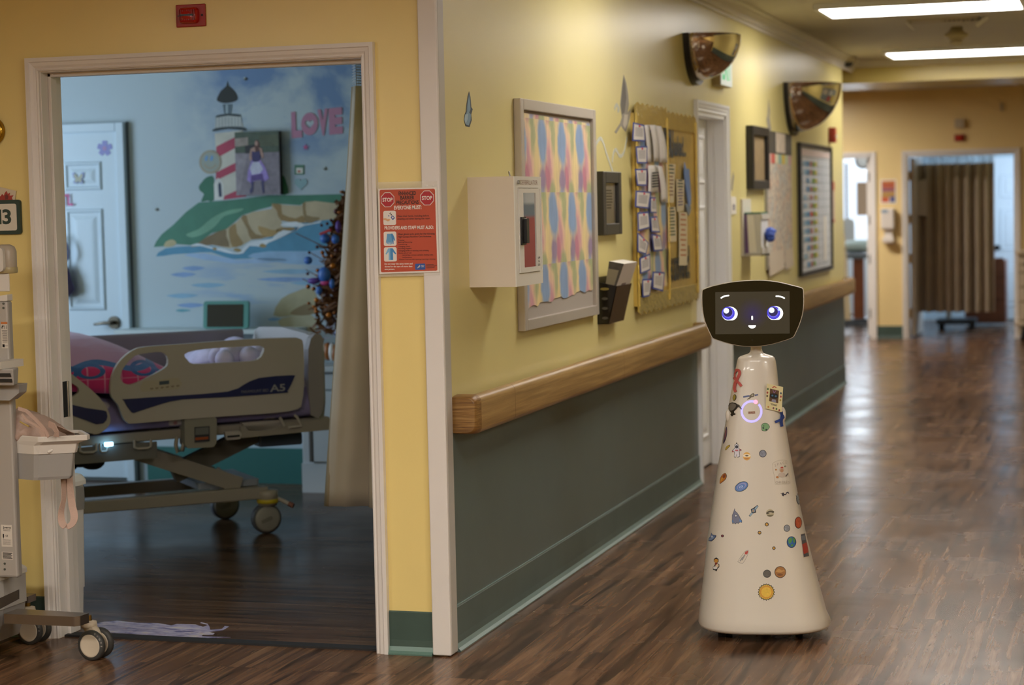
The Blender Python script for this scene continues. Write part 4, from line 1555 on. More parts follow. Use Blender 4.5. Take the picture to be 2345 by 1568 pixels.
# gown
mb.slab([sg(u, v, .0014) for u, v in ((290, 1035), (322, 1032), (322, 1200), (296, 1200), (298, 1085), (262, 1122), (250, 1112))], NY * .0002, pm('poster_pale_blue', '7fb4d8', .5))
mb.slab([sg(u, v, .0014) for u, v in ((322, 1032), (358, 1035), (408, 1112), (396, 1122), (360, 1085), (362, 1200), (322, 1200))], NY * .0002, M_pblue2)
# agency mark
sq(mb, 680, 1262, 828, 1348, 14, .0011, M_pnavy)
stx(mb, 'CDC', 788, 1312, 26, M_pw, 50, bold=.02)
for k in range(3):
    mb.slab([sg(u, v, .0014) for u, v in ((708 + 6 * k, 1322 - 6 * k), (738, 1290 + 8 * k), (752, 1275 + 9 * k), (740, 1298 + 9 * k), (716 + 6 * k, 1326 - 4 * k))], NY * .0002, M_pw)
for k in range(4):
    mb.slab([sg(840, 1276 + 15 * k, .0012), sg(840 + (110, 155, 130, 120)[k], 1276 + 15 * k, .0012), sg(840 + (110, 155, 130, 120)[k], 1282 + 15 * k, .0012), sg(840, 1282 + 15 * k, .0012)], NY * .0002, M_pb)
mb.build('printed_sheet', t)
mb = MB()
h0, h1, h2, h3 = fp(864, 417, .018), fp(1001, 414, .018), fp(1008, 630, .018), fp(868, 634, .018)
mb.slab([h0, h1, h2, h3], (0, .0012, 0), pm('clear_sleeve', 'f4f0e4', .15, alpha=.22))
mb.build('clear_sleeve', t)
mb = MB()
for (px, py) in ((977, 425), (993, 424)):
    c = fp(px, py, .0195)
    mb.cyl(c, c + NY * .001, .0032, M_trim, 10)
mb.build('rivet', t)

# ---- room number plaque, leaf cut-out, gold rim
a, b = fp(45, 457, .012), fp(45, 536, .012)
px0 = a.x - .25
t = thing('room_number_plaque', 'white room number plaque with dark green border reading 13', 'room number', (a.x - .12, FY, b.z))
M_dg = pm('dark_green_plastic', '1e3733', .35)
w, h = .25, a.z - b.z
mb = MB()
mb.slab([V((a.x - w / 2 + x, FY, (a.z + b.z) / 2 + z)) for x, z in rrect(w, h, .01)], NY * .012, M_dg)
mb.build('border', t, bevel=.003)
mb = MB()
mb.slab([V((a.x - w / 2 + x, FY - .0121, (a.z + b.z) / 2 + z)) for x, z in rrect(w - .028, h - .028, .008)], NY * .002, pm('plaque_white', 'd3cbbd', .4))
mb.build('panel', t)
g3a, g3b = fp(6, 512, .014), fp(25, 480, .014)
mb = MB()
gh = g3b.z - g3a.z
zb = g3a.z
mb.text('3', V(((g3a.x + g3b.x) / 2, FY - .0143, zb)), Xv, Zv, gh, M_dg, width=(g3b.x - g3a.x) * 1.0, bold=.03)
mb.text('1', V((g3a.x - .010, FY - .0143, zb)), Xv, Zv, gh, M_dg, width=.012, bold=.03)
mb.build('numerals', t)
mb = MB()
mb.slab([fp(x, y, .004) for x, y in ((-40, 420), (0, 428), (37, 437), (34, 460), (-40, 462))], NY * .001, pm('leaf_paper', 'cfc1a8', .7))
lf = [(15, 437), (18, 444), (23, 441), (22, 448), (31, 447), (27, 453), (29, 457), (20, 462), (8, 463), (-2, 458), (-6, 450), (2, 449), (5, 444), (9, 448), (11, 442)]
mb.slab([fp(x, y, .0052) for x, y in lf], NY * .001, pm('maple_red', 'a03328', .6))
mb.slab([fp(x, y, .0064) for x, y in ((11, 448), (15, 444), (19, 449), (18, 456), (12, 457))], NY * .0004, pm('maple_dark', '6f2a26', .6))
tag(mb.build('maple_leaf_cutout'), 'red maple leaf cut-out on pale paper above the room number plaque', 'leaf cut-out')
gc = fp(-24, 300, .02)
t = thing('round_wall_ornament', 'round gold rimmed wall ornament cut by the photo edge above the plaque', 'wall ornament', (gc.x, FY, gc.z - .05))
rg = fp(5, 300, .02).x - gc.x
mb = MB().lathe([(rg * .70, .004), (rg * .8, .02), (rg * .92, .024), (rg, .012), (rg, 0)], pm('polished_gold', 'b08c35', .2, 1.0), 40, (gc.x, FY, gc.z), (0, -1, 0))
mb.build('rim', t)
MB().lathe([(0, .004), (rg * .71, .004), (rg * .71, 0)], M_paper, 32, (gc.x, FY, gc.z), (0, -1, 0), smooth=False).build('face', t)


# ================================================================== FAR END
def wy(px, py, Y=WY):
    return on_y(px, py, Y)


def wbox(mb, px0, py0, px1, py1, d, mat, Y=WY, d0=0.0):
    a, b = wy(px0, py0, Y), wy(px1, py1, Y)
    return mb.box((a.x, Y - d, b.z), (b.x, Y - d0, a.z), mat)


mb = MB()
wbox(mb, 2016, 411, 2053, 466, .003, M_paper)
for k, (x0, y0, x1, y1, cc) in enumerate(((2019, 414, 2050, 437, 'c07a3c'), (2020, 420, 2048, 428, 'b0503c'), (2020, 431, 2049, 438, '8a4a6a'), (2019, 439, 2050, 452, 'b08848'), (2019, 452, 2036, 463, 'c05838'), (2038, 450, 2050, 463, '5a5a88'))):
    wbox(mb, x0, y0, x1, y1, .004 + .0005 * k, pm('poster_' + cc, cc, .6))
tag(mb.build('far_poster'), 'small colourful poster between the two far doorways', 'poster')
a, b = wy(2018, 478), wy(2051, 558)
t = thing('soap_dispenser', 'white sanitizer dispenser with drip tray under the far poster', 'dispenser', ((a.x + b.x) / 2, WY, b.z))
wbox(MB(), 2019, 477, 2050, 524, .11, pm('dispenser_white', 'd8cfc6', .4)).build('housing', t, bevel=.015)
wbox(MB(), 2026, 524, 2045, 543, .06, MATS['dispenser_white']).build('back_plate', t)
wbox(MB(), 2023, 543, 2049, 555, .12, MATS['dispenser_white']).build('drip_tray', t, bevel=.008)
wbox(MB(), 2021, 480, 2036, 487, .112, pm('dispenser_label', '7f93a8', .5), d0=.11).build('brand_label', t)
a, b = wy(2186, 308), wy(2210, 323)
t = thing('fire_strobe', 'small red fire strobe over the curtained far doorway', 'fire alarm', ((a.x + b.x) / 2, WY, b.z))
wbox(MB(), 2186, 308, 2210, 323, .03, pm('deep_red', '8f1414', .4)).build('plate', t, bevel=.004)
wbox(MB(), 2191, 311, 2205, 320, .05, MATS['red_lens'], d0=.03).build('lens', t, bevel=.005)
mb = wbox(MB(), 2187, 273, 2209, 293, .05, pm('grey_beige_box', 'b3a58c', .5))
tag(mb.build('signal_box', bevel=.006), 'small beige signal box above the red strobe on the far wall', 'signal box')
mb = wbox(MB(), 2291, 236, 2298, 254, .02, MATS['grey_beige_box'])
tag(mb.build('wall_sensor', bevel=.004), 'tiny beige wall sensor high on the far wall above the doorway corner', 'sensor')


def curtain(mb, P0, P1, z0, z1, folds, amp, mat, n=120, flare=1.0, seed=0, nrm=None, lean=None):
    """pleated cloth between floor points P0 and P1"""
    random.seed(seed)
    P0, P1 = V(P0), V(P1)
    d = (P1 - P0)
    nn = V(nrm) if nrm else V((d.y, -d.x, 0)).normalized()
    ph = [random.uniform(-.5, .5) for _ in range(folds + 2)]
    rows = []
    for j in range(13):
        f = j / 12
        row = []
        for i in range(n + 1):
            s = i / n
            k = s * folds
            a = amp * (.55 + .45 * f) * (math.sin(2 * math.pi * k + ph[int(k)] * .8 * f) + .35 * math.sin(4.7 * k + 2 + ph[int(k)]))
            p = P0 + d * (.5 + (s - .5) * (1 + (flare - 1) * f)) + nn * a
            if lean:
                p += V(lean) * f
            row.append(V((p.x, p.y, z1 + (z0 - z1) * f)))
        rows.append(row)
    mb.loft(rows, mat, closed=False)
    return mb


M_curt = pm('brown_privacy_curtain', 'a8967e', .8, var=.06, sheen=.3)


def mesh_mat(name, c):
    g = G(name)
    g.b.inputs['Base Color'].default_value = rgb(c)
    s = g.sep(g.coord('Object'))
    u = g.math('FRACT', g.math('MULTIPLY', g.math('ADD', s[0], s[1]), 90))
    v = g.math('FRACT', g.math('MULTIPLY', s[2], 90))
    hole = g.math('MULTIPLY', g.math('GREATER_THAN', u, .3), g.math('GREATER_THAN', v, .3))
    g.set(g.b.inputs['Alpha'], g.math('SUBTRACT', 1.0, hole))
    return g.m


M_net = mesh_mat('curtain_net', '8f8f8d')
ca_, cb2 = wy(2098, 400, 22.75), wy(2277, 400, 22.75)
zt_, zb_ = wy(2180, 374, 22.75).z, wy(2180, 714, 22.75).z
t = thing('privacy_curtain', 'brown pleated curtain drawn across the far doorway', 'curtain', ((ca_.x + cb2.x) / 2, 22.75, zb_))
curtain(MB(), (ca_.x, 22.75, 0), (cb2.x, 22.75, 0), zb_, zt_, 8, .085, M_curt, seed=2).build('cloth', t)
curtain(MB(), (ca_.x, 22.75, 0), (cb2.x, 22.75, 0), zt_, zt_ + .4, 9, .03, M_net, seed=2).build('net_top', t)
mb = MB().box((ca_.x - .2, 22.73, zt_ + .4), (.2, 22.77, zt_ + .43), M_alu)
tag(mb.build('curtain_track'), 'metal curtain track inside the far doorway', 'curtain track')
mb = wbox(MB(), 2097, 412, 2123, 494, .004, pm('greyish_sheet', 'b5aca2', .6), Y=22.66)
tag(mb.build('door_sheet'), 'plain pale sheet hanging in front of the brown far curtain', 'sheet')
a, b = wy(2278, 596, 24.2), wy(2303, 738, 24.2)
t = thing('bedside_cabinet', 'brown wooden bedside cabinet beside the far curtain', 'cabinet', ((a.x + b.x) / 2, 24.4, 0))
M_wood = pm('reddish_brown_wood', '6d3d26', .4, var=.2, vs_=8)
MB().box((a.x - .35, 24.2, .04), (b.x, 24.65, a.z), M_wood).build('body', t, bevel=.005)
for z in (.06, .33, .58):
    MB().box((a.x - .34, 24.185, z), (b.x - .02, 24.2, z + .23), M_wood).build('drawer', t, bevel=.004)
a, b = wy(2270, 567, 25.54), wy(2290, 567, 25.54)
mb = MB().cyl((a.x + .07, 25.57, a.z), (a.x + .07, 25.50, a.z), .035, M_black, 16)
mb.build('door_knob', bpy.data.objects['door_5'])
t = thing('equipment_base', 'dark wheeled base standing on the floor under the far curtain', 'equipment base', (wy(2190, 740, 23.6).x, 23.6, 0))
a, b = wy(2145, 740, 23.6), wy(2235, 740, 23.6)
MB().box((a.x, 23.5, .07), (b.x, 23.9, .13), pm('dark_slate', '2d3238', .5)).build('frame', t, bevel=.01)
for x in (a.x + .05, b.x - .05):
    for y in (23.55, 23.85):
        MB().cyl((x - .02, y, .04), (x + .02, y, .04), .04, M_blackm, 14).build('wheel', t)
MB().box((a.x + .10, 23.66, .13), (a.x + .16, 23.72, .6), MATS['grey_rack']).build('post', t)

# drawer cart cut by the right edge
Yc = 21.75
a = wy(2331, 583, Yc)
t = thing('drawer_cart', 'cream drawer cart with dark wheel at the right photo edge', 'cart', (a.x + .25, Yc + .2, 0))
M_crm = pm('cream_plastic', 'd0bfa5', .45)
x0, x1 = a.x, a.x + .5
zt = a.z
zbt = wy(2335, 737, Yc).z
MB().box((x0, Yc + .01, zbt), (x1, Yc + .45, zt), pm('cart_shell', 'a8977d', .5)).build('body', t)
MB().box((x0 - .02, Yc - .02, zt), (x1 + .02, Yc + .47, zt + .04), M_crm).build('top', t, bevel=.01)
ys = [wy(2335, y, Yc).z for y in (588, 606, 624, 657, 691, 735)]
for k in range(5):
    MB().box((x0 + .02, Yc - .012, ys[k + 1] + .012), (x1 - .02, Yc + .01, ys[k] - .012), M_crm).build('drawer', t, bevel=.004)
MB().box((x0 - .03, Yc - .03, zbt - .04), (x1 + .03, Yc + .47, zbt), M_crm).build('bottom_rail', t, bevel=.006)
for x in (x0 + .02, x1 - .02):
    for y in (Yc, Yc + .42):
        MB().box((x - .02, y, .06), (x + .02, y + .03, zbt - .04), M_crm).build('leg', t)
        MB().cyl((x + .01, y + .02, .055), (x + .05, y + .02, .055), .055, M_blackm, 16).build('wheel', t)

# things in the bright far room on the left
Yb = 26.45
mb = MB()
for z in (.8, 2.37):
    mb.box((-4.5, 26.52, z), (-2.7, 26.58, z + .03), M_white)
for x in (-4.5, -3.62, -2.73):
    mb.box((x, 26.52, .8), (x + .03, 26.58, 2.4), M_white)
w2 = struct(mb, 'window_2')
MB().box((-4.49, 26.545, .81), (-2.71, 26.55, 2.39), pm('bright_window_blind', 'f2f6fa', .6, emit='dceaff', es=.9)).build('window_blind', w2)
c = wy(1975, 368, 26.4)
t = thing('wall_clock', 'round dark rimmed wall clock in the bright far room', 'clock', c)
MB().lathe([(.11, 0), (.11, .03), (.085, .034), (.085, .02)], M_black, 28, (c.x, 26.5, c.z), (0, -1, 0)).build('rim', t)
MB().lathe([(0, .015), (.086, .015)], M_paper, 28, (c.x, 26.5, c.z), (0, -1, 0)).build('dial', t)
a, b = wy(1935, 374, 26.3), wy(1942, 500, 26.3)
mb = MB().box((a.x, 26.3, b.z), (b.x, 26.34, a.z), M_black)
mb.box((a.x + .02, 26.3, .0), (b.x - .02, 26.34, b.z), M_steel)
mb.box((a.x - .15, 26.22, .0), (b.x + .15, 26.42, .03), M_blackm)
tag(mb.build('floor_stand'), 'tall black upright stand before the bright far window', 'stand')
a, b = wy(1972, 418, 22.9), wy(1992, 492, 22.9)
mb = MB().box((a.x, 22.5, b.z), (a.x + .006, 22.9, a.z), pm('taupe_board', '8c7d6c', .6))
mb.box((a.x, 22.5, b.z), (-2.678, 22.506, a.z), MATS['taupe_board'])
tag(mb.build('door_folder'), 'taupe folder hanging on the open left far door', 'folder')
t = thing('bed_table', 'reddish wooden bed end with grey top in the bright far room', 'table', (wy(1965, 735, 24.4).x, 24.5, 0))
a, b = wy(1928, 583, 24.3), wy(1993, 592, 24.3)
MB().box((a.x - .2, 24.3, b.z), (b.x, 25.1, a.z), pm('grey_table_edge', '6f7880', .4)).build('top', t, bevel=.006)
c, d = wy(1953, 592, 24.4), wy(1979, 735, 24.4)
MB().box((c.x, 24.4, .03), (d.x, 24.46, b.z), pm('orange_brown_wood', '8a4a28', .4, var=.15)).build('end_panel', t, bevel=.004)
MB().box((d.x + .06, 24.4, .1), (d.x + .1, 24.44, b.z), M_white).build('leg', t)
MB().box((c.x - .25, 24.35, .03), (d.x + .14, 24.9, .09), pm('slate_base', '50565e', .5)).build('base', t, bevel=.01)
e0 = wy(1945, 570, 24.6)
t = thing('bed_pillow', 'pale green white bedding heaped on the far table top', 'bedding', (e0.x + .1, 24.7, a.z))
MB().ball((e0.x + .12, 24.7, a.z + .088), (.28, .3, .085), pm('pale_green_linen', 'c9d8d0', .8), 20, 12).build('bedding', t)
t = thing('white_chair', 'white rounded chair back before the bright far window', 'chair', (wy(1945, 560, 25.4).x, 25.4, 0))
f0, f1 = wy(1929, 500, 25.4), wy(1958, 580, 25.4)
mb = MB()
mb.slab([V(((f0.x + f1.x) / 2 + x, 25.4, (f0.z + f1.z) / 2 + z)) for x, z in rrect(f1.x - f0.x, f0.z - f1.z, .06)], (0, .05, 0), M_white)
mb.build('backrest', t, bevel=.01)
MB().box((f0.x, 25.38, .42), (f1.x, 25.8, .5), M_white).build('seat', t, bevel=.01)
for x in (f0.x + .01, f1.x - .03):
    for y in (25.4, 25.76):
        MB().box((x, y, 0), (x + .02, y + .02, .9 if y < 25.5 else .42), M_white).build('leg', t)
p0, p1 = wy(1922, 600, 23.2), wy(1940, 600, 23.2)
zb_ = wy(1940, 732, 23.2).z
t = thing('privacy_curtain', 'cream curtain hanging at the left of the bright far doorway', 'curtain', ((p0.x + p1.x) / 2, 23.2, zb_))
curtain(MB(), (p0.x - .14, 23.2, 0), (p0.x - .0, 23.2, 0), zb_, 2.1, 3, .02, pm('cream_curtain', 'cdbf9f', .8), n=40, seed=5, lean=(.13, 0, 0)).build('cloth', t)

# ================================================================== ROBOT
from mathutils.geometry import tessellate_polygon as tess2
RC = V((-1.215, 6.97, 0))
Fd = V((-RC.x, -RC.y, 0)).normalized()          # the way it faces
Ed = V((-Fd.y, Fd.x, 0))                          # the viewer's right
M_rob = pm('robot_shell', 'd2cabd', .28, spec=.5, coat=.25)
M_robd = pm('robot_bezel', '131008', .12)


def rz(y):
    return on_y(1740, y, RC.y).z


def dep(p):
    return (p - CAM).dot(fw)


mpp = dep(RC + V((0, 0, .6))) / FPX
robot = thing('robot', 'white cone shaped robot with screen face and space stickers in the corridor', 'robot', RC)
prof = [(1463, 128, 1745, .92), (1459, 141, 1746, .96), (1450, 148.5, 1746, 1), (1436, 151, 1746, 1), (1400, 146, 1743, 1), (1320, 130, 1738, 1), (1230, 113.5, 1732, 1), (1150, 99, 1730.5, 1), (1060, 84, 1730, 1),
        (1020, 77, 1730.5, 1), (960, 66.5, 1731.5, 1), (884, 52.5, 1733, 1), (850, 48, 1735, 1), (826, 43.8, 1736, 1), (819, 41.5, 1736, 1), (815.5, 37, 1736, 1)]


def section(hw, hd, n=2.7, k=72):
    out = []
    for i in range(k):
        a = 2 * math.pi * i / k
        c, s = math.cos(a), math.sin(a)
        out.append((hw * math.copysign(abs(c) ** (2 / n), c), hd * math.copysign(abs(s) ** (2 / n), s)))
    return out


zoff = .03 - rz(1463)


def body_ring(y, hw, xc, k=1.0):
    f = min(1, max(0, (1463 - y) / 60.0))
    z = max(.03 + (0 if y >= 1463 else 0), rz(y) + zoff * (1 - f))
    w = hw * mpp
    c = RC + Ed * ((xc - 1740) * mpp - .0)
    return [c + Ed * x + Fd * d + V((0, 0, z)) for x, d in section(w, w * .86)]


# widen the table with interpolated levels so the surface is smooth
lv = []
for a, b in zip(prof[:-1], prof[1:]):
    n = max(1, int(abs(a[0] - b[0]) / 25))
    for i in range(n):
        t_ = i / n
        lv.append(tuple(a[j] + (b[j] - a[j]) * t_ for j in range(4)))
lv.append(prof[-1])
base_x = on_y(1740, 1100, RC.y).x
shift = Ed * ((base_x - RC.x) / Ed.x)
rings = [[p + shift for p in body_ring(y, hw, xc)] for y, hw, xc, _ in lv]
# shoulders run into the neck
zt = rings[-1][0].z
cn = sum(rings[-1], V((0, 0, 0))) / len(rings[-1])
for f, dz in ((.80, .004), (.62, .007), (.46, .011), (.375, .017), (.335, .026), (.325, .05)):
    base = rings[len(lv) - 1]
    if f < .6:
        base = [cn + Ed * x + Fd * d for x, d in section(37 * mpp, 37 * mpp * (.86 + (1 - .86) * (1 - f)), 2.0)]
    rings.append([V((cn.x + (p.x - cn.x) * f, cn.y + (p.y - cn.y) * f, zt + dz)) for p in base])
mb = MB()
mb.loft(rings, M_rob)
body = mb.build('body', robot, weld=True)
bmv = [v.co.copy() for v in body.data.vertices]
BV = BVHTree.FromPolygons(bmv, [tuple(p.vertices) for p in body.data.polygons])
# wheels
for e, f_ in ((-.15, .07), (-.125, .06), (.12, .06), (0, -.14)):
    c = RC + shift + Ed * (e + .01) + Fd * f_
    MB().cyl(c + Ed * -.012 + V((0, 0, .0225)), c + Ed * .012 + V((0, 0, .0225)), .0225, M_blackm, 16).build('wheel', robot)

# ---- head
HCt = on_y(1724, 717.5, 6.895)
hk = dep(HCt) / FPX / 3.919
hx, hz = Ed, V((0, 0, 1))
hx = (Ed + V((0, 0, -.004))).normalized()


def hp_(zx, zy, d=0.0):
    return HCt + hx * ((zx - 564) * hk) + hz * (-(zy - 382) * hk) + Fd * d


outl = smooth_path([(122, 157), (200, 130), (330, 103), (450, 88), (560, 83), (680, 85), (800, 102), (920, 132), (996, 153), (1014, 163), (1020, 185), (1022, 280), (1015, 360), (1000, 430), (970, 510), (934, 585), (912, 606), (840, 632),
                    (740, 660), (640, 677), (550, 681), (450, 675), (340, 652), (240, 620), (203, 604), (185, 580), (130, 450), (110, 340), (106, 260), (108, 180), (112, 166)], 3, True)
outl = [(p.x, p.y) for p in outl]


def hring(k, d):
    return [hp_(564 + (x - 564) * k, 382 + (y - 382) * k, d) for x, y in outl]


mb = MB()
mb.loft([hring(.989, .003), hring(.997, .002), hring(1.0, -.001), hring(1.0, -.008), hring(.985, -.02), hring(.93, -.045), hring(.78, -.07), hring(.5, -.085)], M_rob)
head = mb.build('head', robot)
mb = MB().slab(hring(.981, .0032), Fd * .0012, M_robd)
face = mb.build('face_bezel', head)


def screen_mat():
    g = G('lit_screen')
    o = HCt
    s = g.node('NewGeometry')
    d = g.node('VectorMath', operation='DISTANCE')
    g.l.new(s.outputs['Position'], d.inputs[0])
    p = hp_(562, 385, .005)
    d.inputs[1].default_value = tuple(p)
    f = g.math('SUBTRACT', 1.0, g.math('DIVIDE', d.outputs['Value'], .058), clamp=True)
    g.set(g.b.inputs['Emission Color'], g.mix(g.math('POWER', f, 1.4), rgb('433d31'), rgb('3d3468')))
    g.b.inputs['Emission Strength'].default_value = .6
    g.b.inputs['Base Color'].default_value = rgb('1c1a16')
    g.b.inputs['Roughness'].default_value = .15
    return g.m


MB().slab([hp_(x, y, .0046) for x, y in ((231, 186), (893, 186), (890, 565), (227, 565))], Fd * .0006, screen_mat()).build('screen', head)
E_w = pm('screen_white', 'ffffff', .3, emit='f4ffff', es=1.15)
E_bl = pm('screen_violet', '3a36b0', .3, emit='3f3cc0', es=.9)
E_bl2 = pm('screen_light_violet', '6b68e0', .3, emit='5a58d8', es=.9)
E_dk = pm('screen_dark', '1a1638', .3, emit='2a2458', es=.8)
E_hi = pm('screen_cyan', 'ffffff', .3, emit='d4fbff', es=1.15)


def face_poly(pts, d, m_, nm):
    return MB().slab([hp_(x, y, .0053 + d) for x, y in pts], Fd * .0003, m_), nm


for cx, small in ((358, None), (762, (795, 350))):
    mb = MB()
    clip = [(x, min(y, 441)) for x, y in circ(cx, 382, 71, 65, 40)]
    mb.slab([hp_(x, y, .0053) for x, y in clip], Fd * .0003, E_w)
    dx = -13
    mb.slab([hp_(x, min(y, 436), .0057) for x, y in circ(cx + dx, 377, 59, 59, 36)], Fd * .0003, E_bl)
    mb.slab([hp_(x, y, .0061) for x, y in circ(cx + dx - 3, 371, 46, 46, 32)], Fd * .0003, E_bl2)
    mb.slab([hp_(x, y, .0065) for x, y in circ(cx + dx - 4, 368, 41, 41, 32)], Fd * .0003, E_dk)
    mb.slab([hp_(x, y, .0069) for x, y in circ(cx - 30, 354, 24, 24, 24)], Fd * .0003, E_hi)
    if small:
        mb.slab([hp_(x, y, .0069) for x, y in circ(small[0], small[1], 9, 11, 16)], Fd * .0003, pm('screen_pale_blue', 'a0b4ff', .3, emit='9fc0ff', es=.9))
    mb.build('eye', head)
for pth in ([(284, 238), (300, 229), (318, 222), (335, 219), (350, 218)], [(774, 229), (792, 229), (812, 233), (830, 239), (845, 247)]):
    mb = MB()
    L, Rr = [], []
    n = len(pth)
    for i, (x, y) in enumerate(pth):
        x0, y0 = pth[max(0, i - 1)]
        x1, y1 = pth[min(n - 1, i + 1)]
        l = math.hypot(x1 - x0, y1 - y0)
        nx, ny = -(y1 - y0) / l * 6.5, (x1 - x0) / l * 6.5
        L.append((x + nx, y + ny))
        Rr.append((x - nx, y - ny))
    mb.slab([hp_(x, y, .0053) for x, y in L + Rr[::-1]], Fd * .0003, E_w)
    for e in (pth[0], pth[-1]):
        mb.slab([hp_(x, y, .0054) for x, y in circ(e[0], e[1], 6.5, 6.5, 14)], Fd * .0003, E_w)
    mb.build('eyebrow', head)
MB().slab([hp_(557.5 + x, 421 + y, .0053) for x, y in rrect(14, 38, 6.9)], Fd * .0003, E_w).build('nose', head)
MB().slab([hp_(x, y, .0053) for x, y in [(523, 487), (590, 487)] + [(556.5 + 33 * math.cos(R(a)), 490 + 26 * math.sin(R(a))) for a in range(0, 181, 12)]], Fd * .0003, E_w).build('mouth', head)
MB().slab([hp_(x, y, .0045) for x, y in circ(555, 620, 2.5, 2.5, 10)], Fd * .0003, pm('lens_grey', '6a6a70', .2)).build('camera_lens', head)
nb = cn + V((0, 0, zt + .045 - cn.z))
MB().tube([nb, nb + Fd * .004 + V((0, 0, .012)), HCt - Fd * .02 + V((0, 0, -.10))], .0215, M_rob, 20).build('neck', robot)


# ---- stickers lie on the curved shell
def hit(px, py, cxy=None):
    for k in range(30):
        d = ray(px, py).normalized()
        loc, nor, i, dist = BV.ray_cast(CAM, d)
        if loc is not None:
            if nor.dot(d) > 0:
                nor = -nor
            return loc, nor
        if cxy is None:
            return None, None
        px += (cxy[0] - px) * .06
        py += (cxy[1] - py) * .06
    return None, None


def conform(mb, pts, mat, off, levels=2):
    """lay the outline pts (photo pixels) on the shell, following its curve"""
    cx = sum(p[0] for p in pts) / len(pts)
    cy = sum(p[1] for p in pts) / len(pts)
    P2 = [tuple(p) for p in pts]
    tris = [tuple(t) for t in tess2([[V((x, y, 0)) for x, y in pts]])]
    n = len(pts)
    for _ in range(levels):
        mid = {}
        out = []

        def m_(i, j):
            k = (min(i, j), max(i, j))
            if k not in mid:
                mid[k] = len(P2)
                P2.append(((P2[i][0] + P2[j][0]) / 2, (P2[i][1] + P2[j][1]) / 2))
            return mid[k]
        for a, b, c in tris:
            ab, bc_, ca = m_(a, b), m_(b, c), m_(c, a)
            out += [(a, ab, ca), (ab, b, bc_), (ca, bc_, c), (ab, bc_, ca)]
        tris = out
        if len(tris) > 1500:
            break
    vs = []
    for x, y in P2:
        l, nn = hit(x, y, (min(cx, 1735) if cx > 1735 else max(cx, 1735), cy))
        vs.append(l + nn * off)
    fs = list(tris)
    # thin edge down to the shell
    e = len(vs)
    for x, y in pts:
        l, nn = hit(x, y, (min(cx, 1735) if cx > 1735 else max(cx, 1735), cy))
        vs.append(l + nn * .0001)
    fs += [(i, (i + 1) % n, e + (i + 1) % n, e + i) for i in range(n)]
    mb.add(vs, fs, mat)
    return mb


def Z6(pts):
    return [(1570 + x / 2.958, 960 + y / 2.958) for x, y in pts]


def Z5(pts):
    return [(1580 + x / 3.919, 620 + y / 3.919) for x, y in pts]


def sticker(name, layers, label=None, Z=Z6):
    mb = MB()
    for k, (pts, mat) in enumerate(layers):
        conform(mb, Z(pts), mat, .0008 + .0004 * k)
    o = mb.build(name, robot)
    if label:
        o['label'] = label
    return o


def smp(pts, k=4):
    return [(p.x, p.y) for p in smooth_path(pts, k, True)]


def grow(pts, d):
    cx = sum(p[0] for p in pts) / len(pts)
    cy = sum(p[1] for p in pts) / len(pts)
    return [(x + (x - cx) / max(1e-6, math.hypot(x - cx, y - cy)) * d, y + (y - cy) / max(1e-6, math.hypot(x - cx, y - cy)) * d) for x, y in pts]


K_ = pm('sticker_outline', '15151a', .4)


def sm(c, var=0.0):
    return pm('sticker_' + c + ('v' if var else ''), c, .4, var=var, vs_=120)


def planet(cx, cy, rx, ry, cc, label, rot=0, extra=()):
    return sticker('planet_sticker', [(circ(cx, cy, rx + 3, ry + 3, 28, rot), K_), (circ(cx, cy, rx - .5, ry - .5, 28, rot), sm(cc, .25))] + list(extra), label)


planet(523, 232, 22, 22, '7d818f', 'grey cratered planet sticker')
planet(686, 737, 18, 21, '8b8f96', 'grey moon sticker')
planet(763, 699, 21, 37, 'b4543a', 'red planet sticker')
planet(717, 831, 29, 36, '2f62a8', 'blue and green earth sticker', 0, [(smp([(695, 815), (712, 800), (722, 812), (712, 835), (700, 842)]), sm('4f8a50')), (smp([(726, 800), (740, 812), (738, 835), (728, 830)]), sm('4f8a50')), (smp([(712, 848), (728, 846), (724, 860), (712, 860)]), sm('4f8a50'))])
planet(552, 1045, 24, 24, '5b5651', 'dark grey planet sticker')
planet(641, 1034, 36, 37, '9c6a36', 'large brown planet sticker', 0, [(smp([(612, 1030), (630, 1012), (650, 1022), (668, 1018), (664, 1028), (640, 1036)]), sm('b98a4c')), (smp([(618, 1050), (640, 1042), (660, 1052), (640, 1060)]), sm('7a4d26'))])
sticker('planet_sticker', [(circ(415, 250, 26, 28), sm('d9a648')), (smp([(392, 240), (415, 236), (438, 240), (438, 252), (415, 256), (392, 252)]), sm('e9dcc0')), (smp([(402, 246), (415, 240), (428, 246), (415, 251)]), sm('5a4a30')), (smp([(396, 264), (415, 262), (432, 264), (415, 270)]), sm('b9793a'))], 'orange banded planet sticker')
sticker('planet_sticker', [(circ(572, 634, 27, 27), sm('b5aa8c')), (smp([(548, 630), (572, 618), (598, 622), (594, 634), (570, 640), (550, 642)]), sm('4a4334')), (smp([(552, 650), (575, 646), (596, 646), (582, 658), (562, 658)]), sm('6f6650')), (smp([(560, 634), (575, 630), (590, 634), (574, 638)]), sm('c9bfa0'))], 'ringed planet sticker')
sun = []
for i in range(40):
    r = 59 if i % 2 == 0 else 51
    a = 2 * math.pi * i / 40
    sun.append((547 + r * math.cos(a), 1169 + r * math.sin(a)))
sticker('sun_sticker', [(sun, K_), ([(547 + (x - 547) * .9, 1169 + (y - 1169) * .9) for x, y in sun], sm('c9a83c')), (circ(547, 1169, 43, 43, 32), sm('c98a2c')), (circ(547, 1169, 35, 35, 32), sm('d9b23e', .1))], 'yellow sun sticker with jagged black edge')
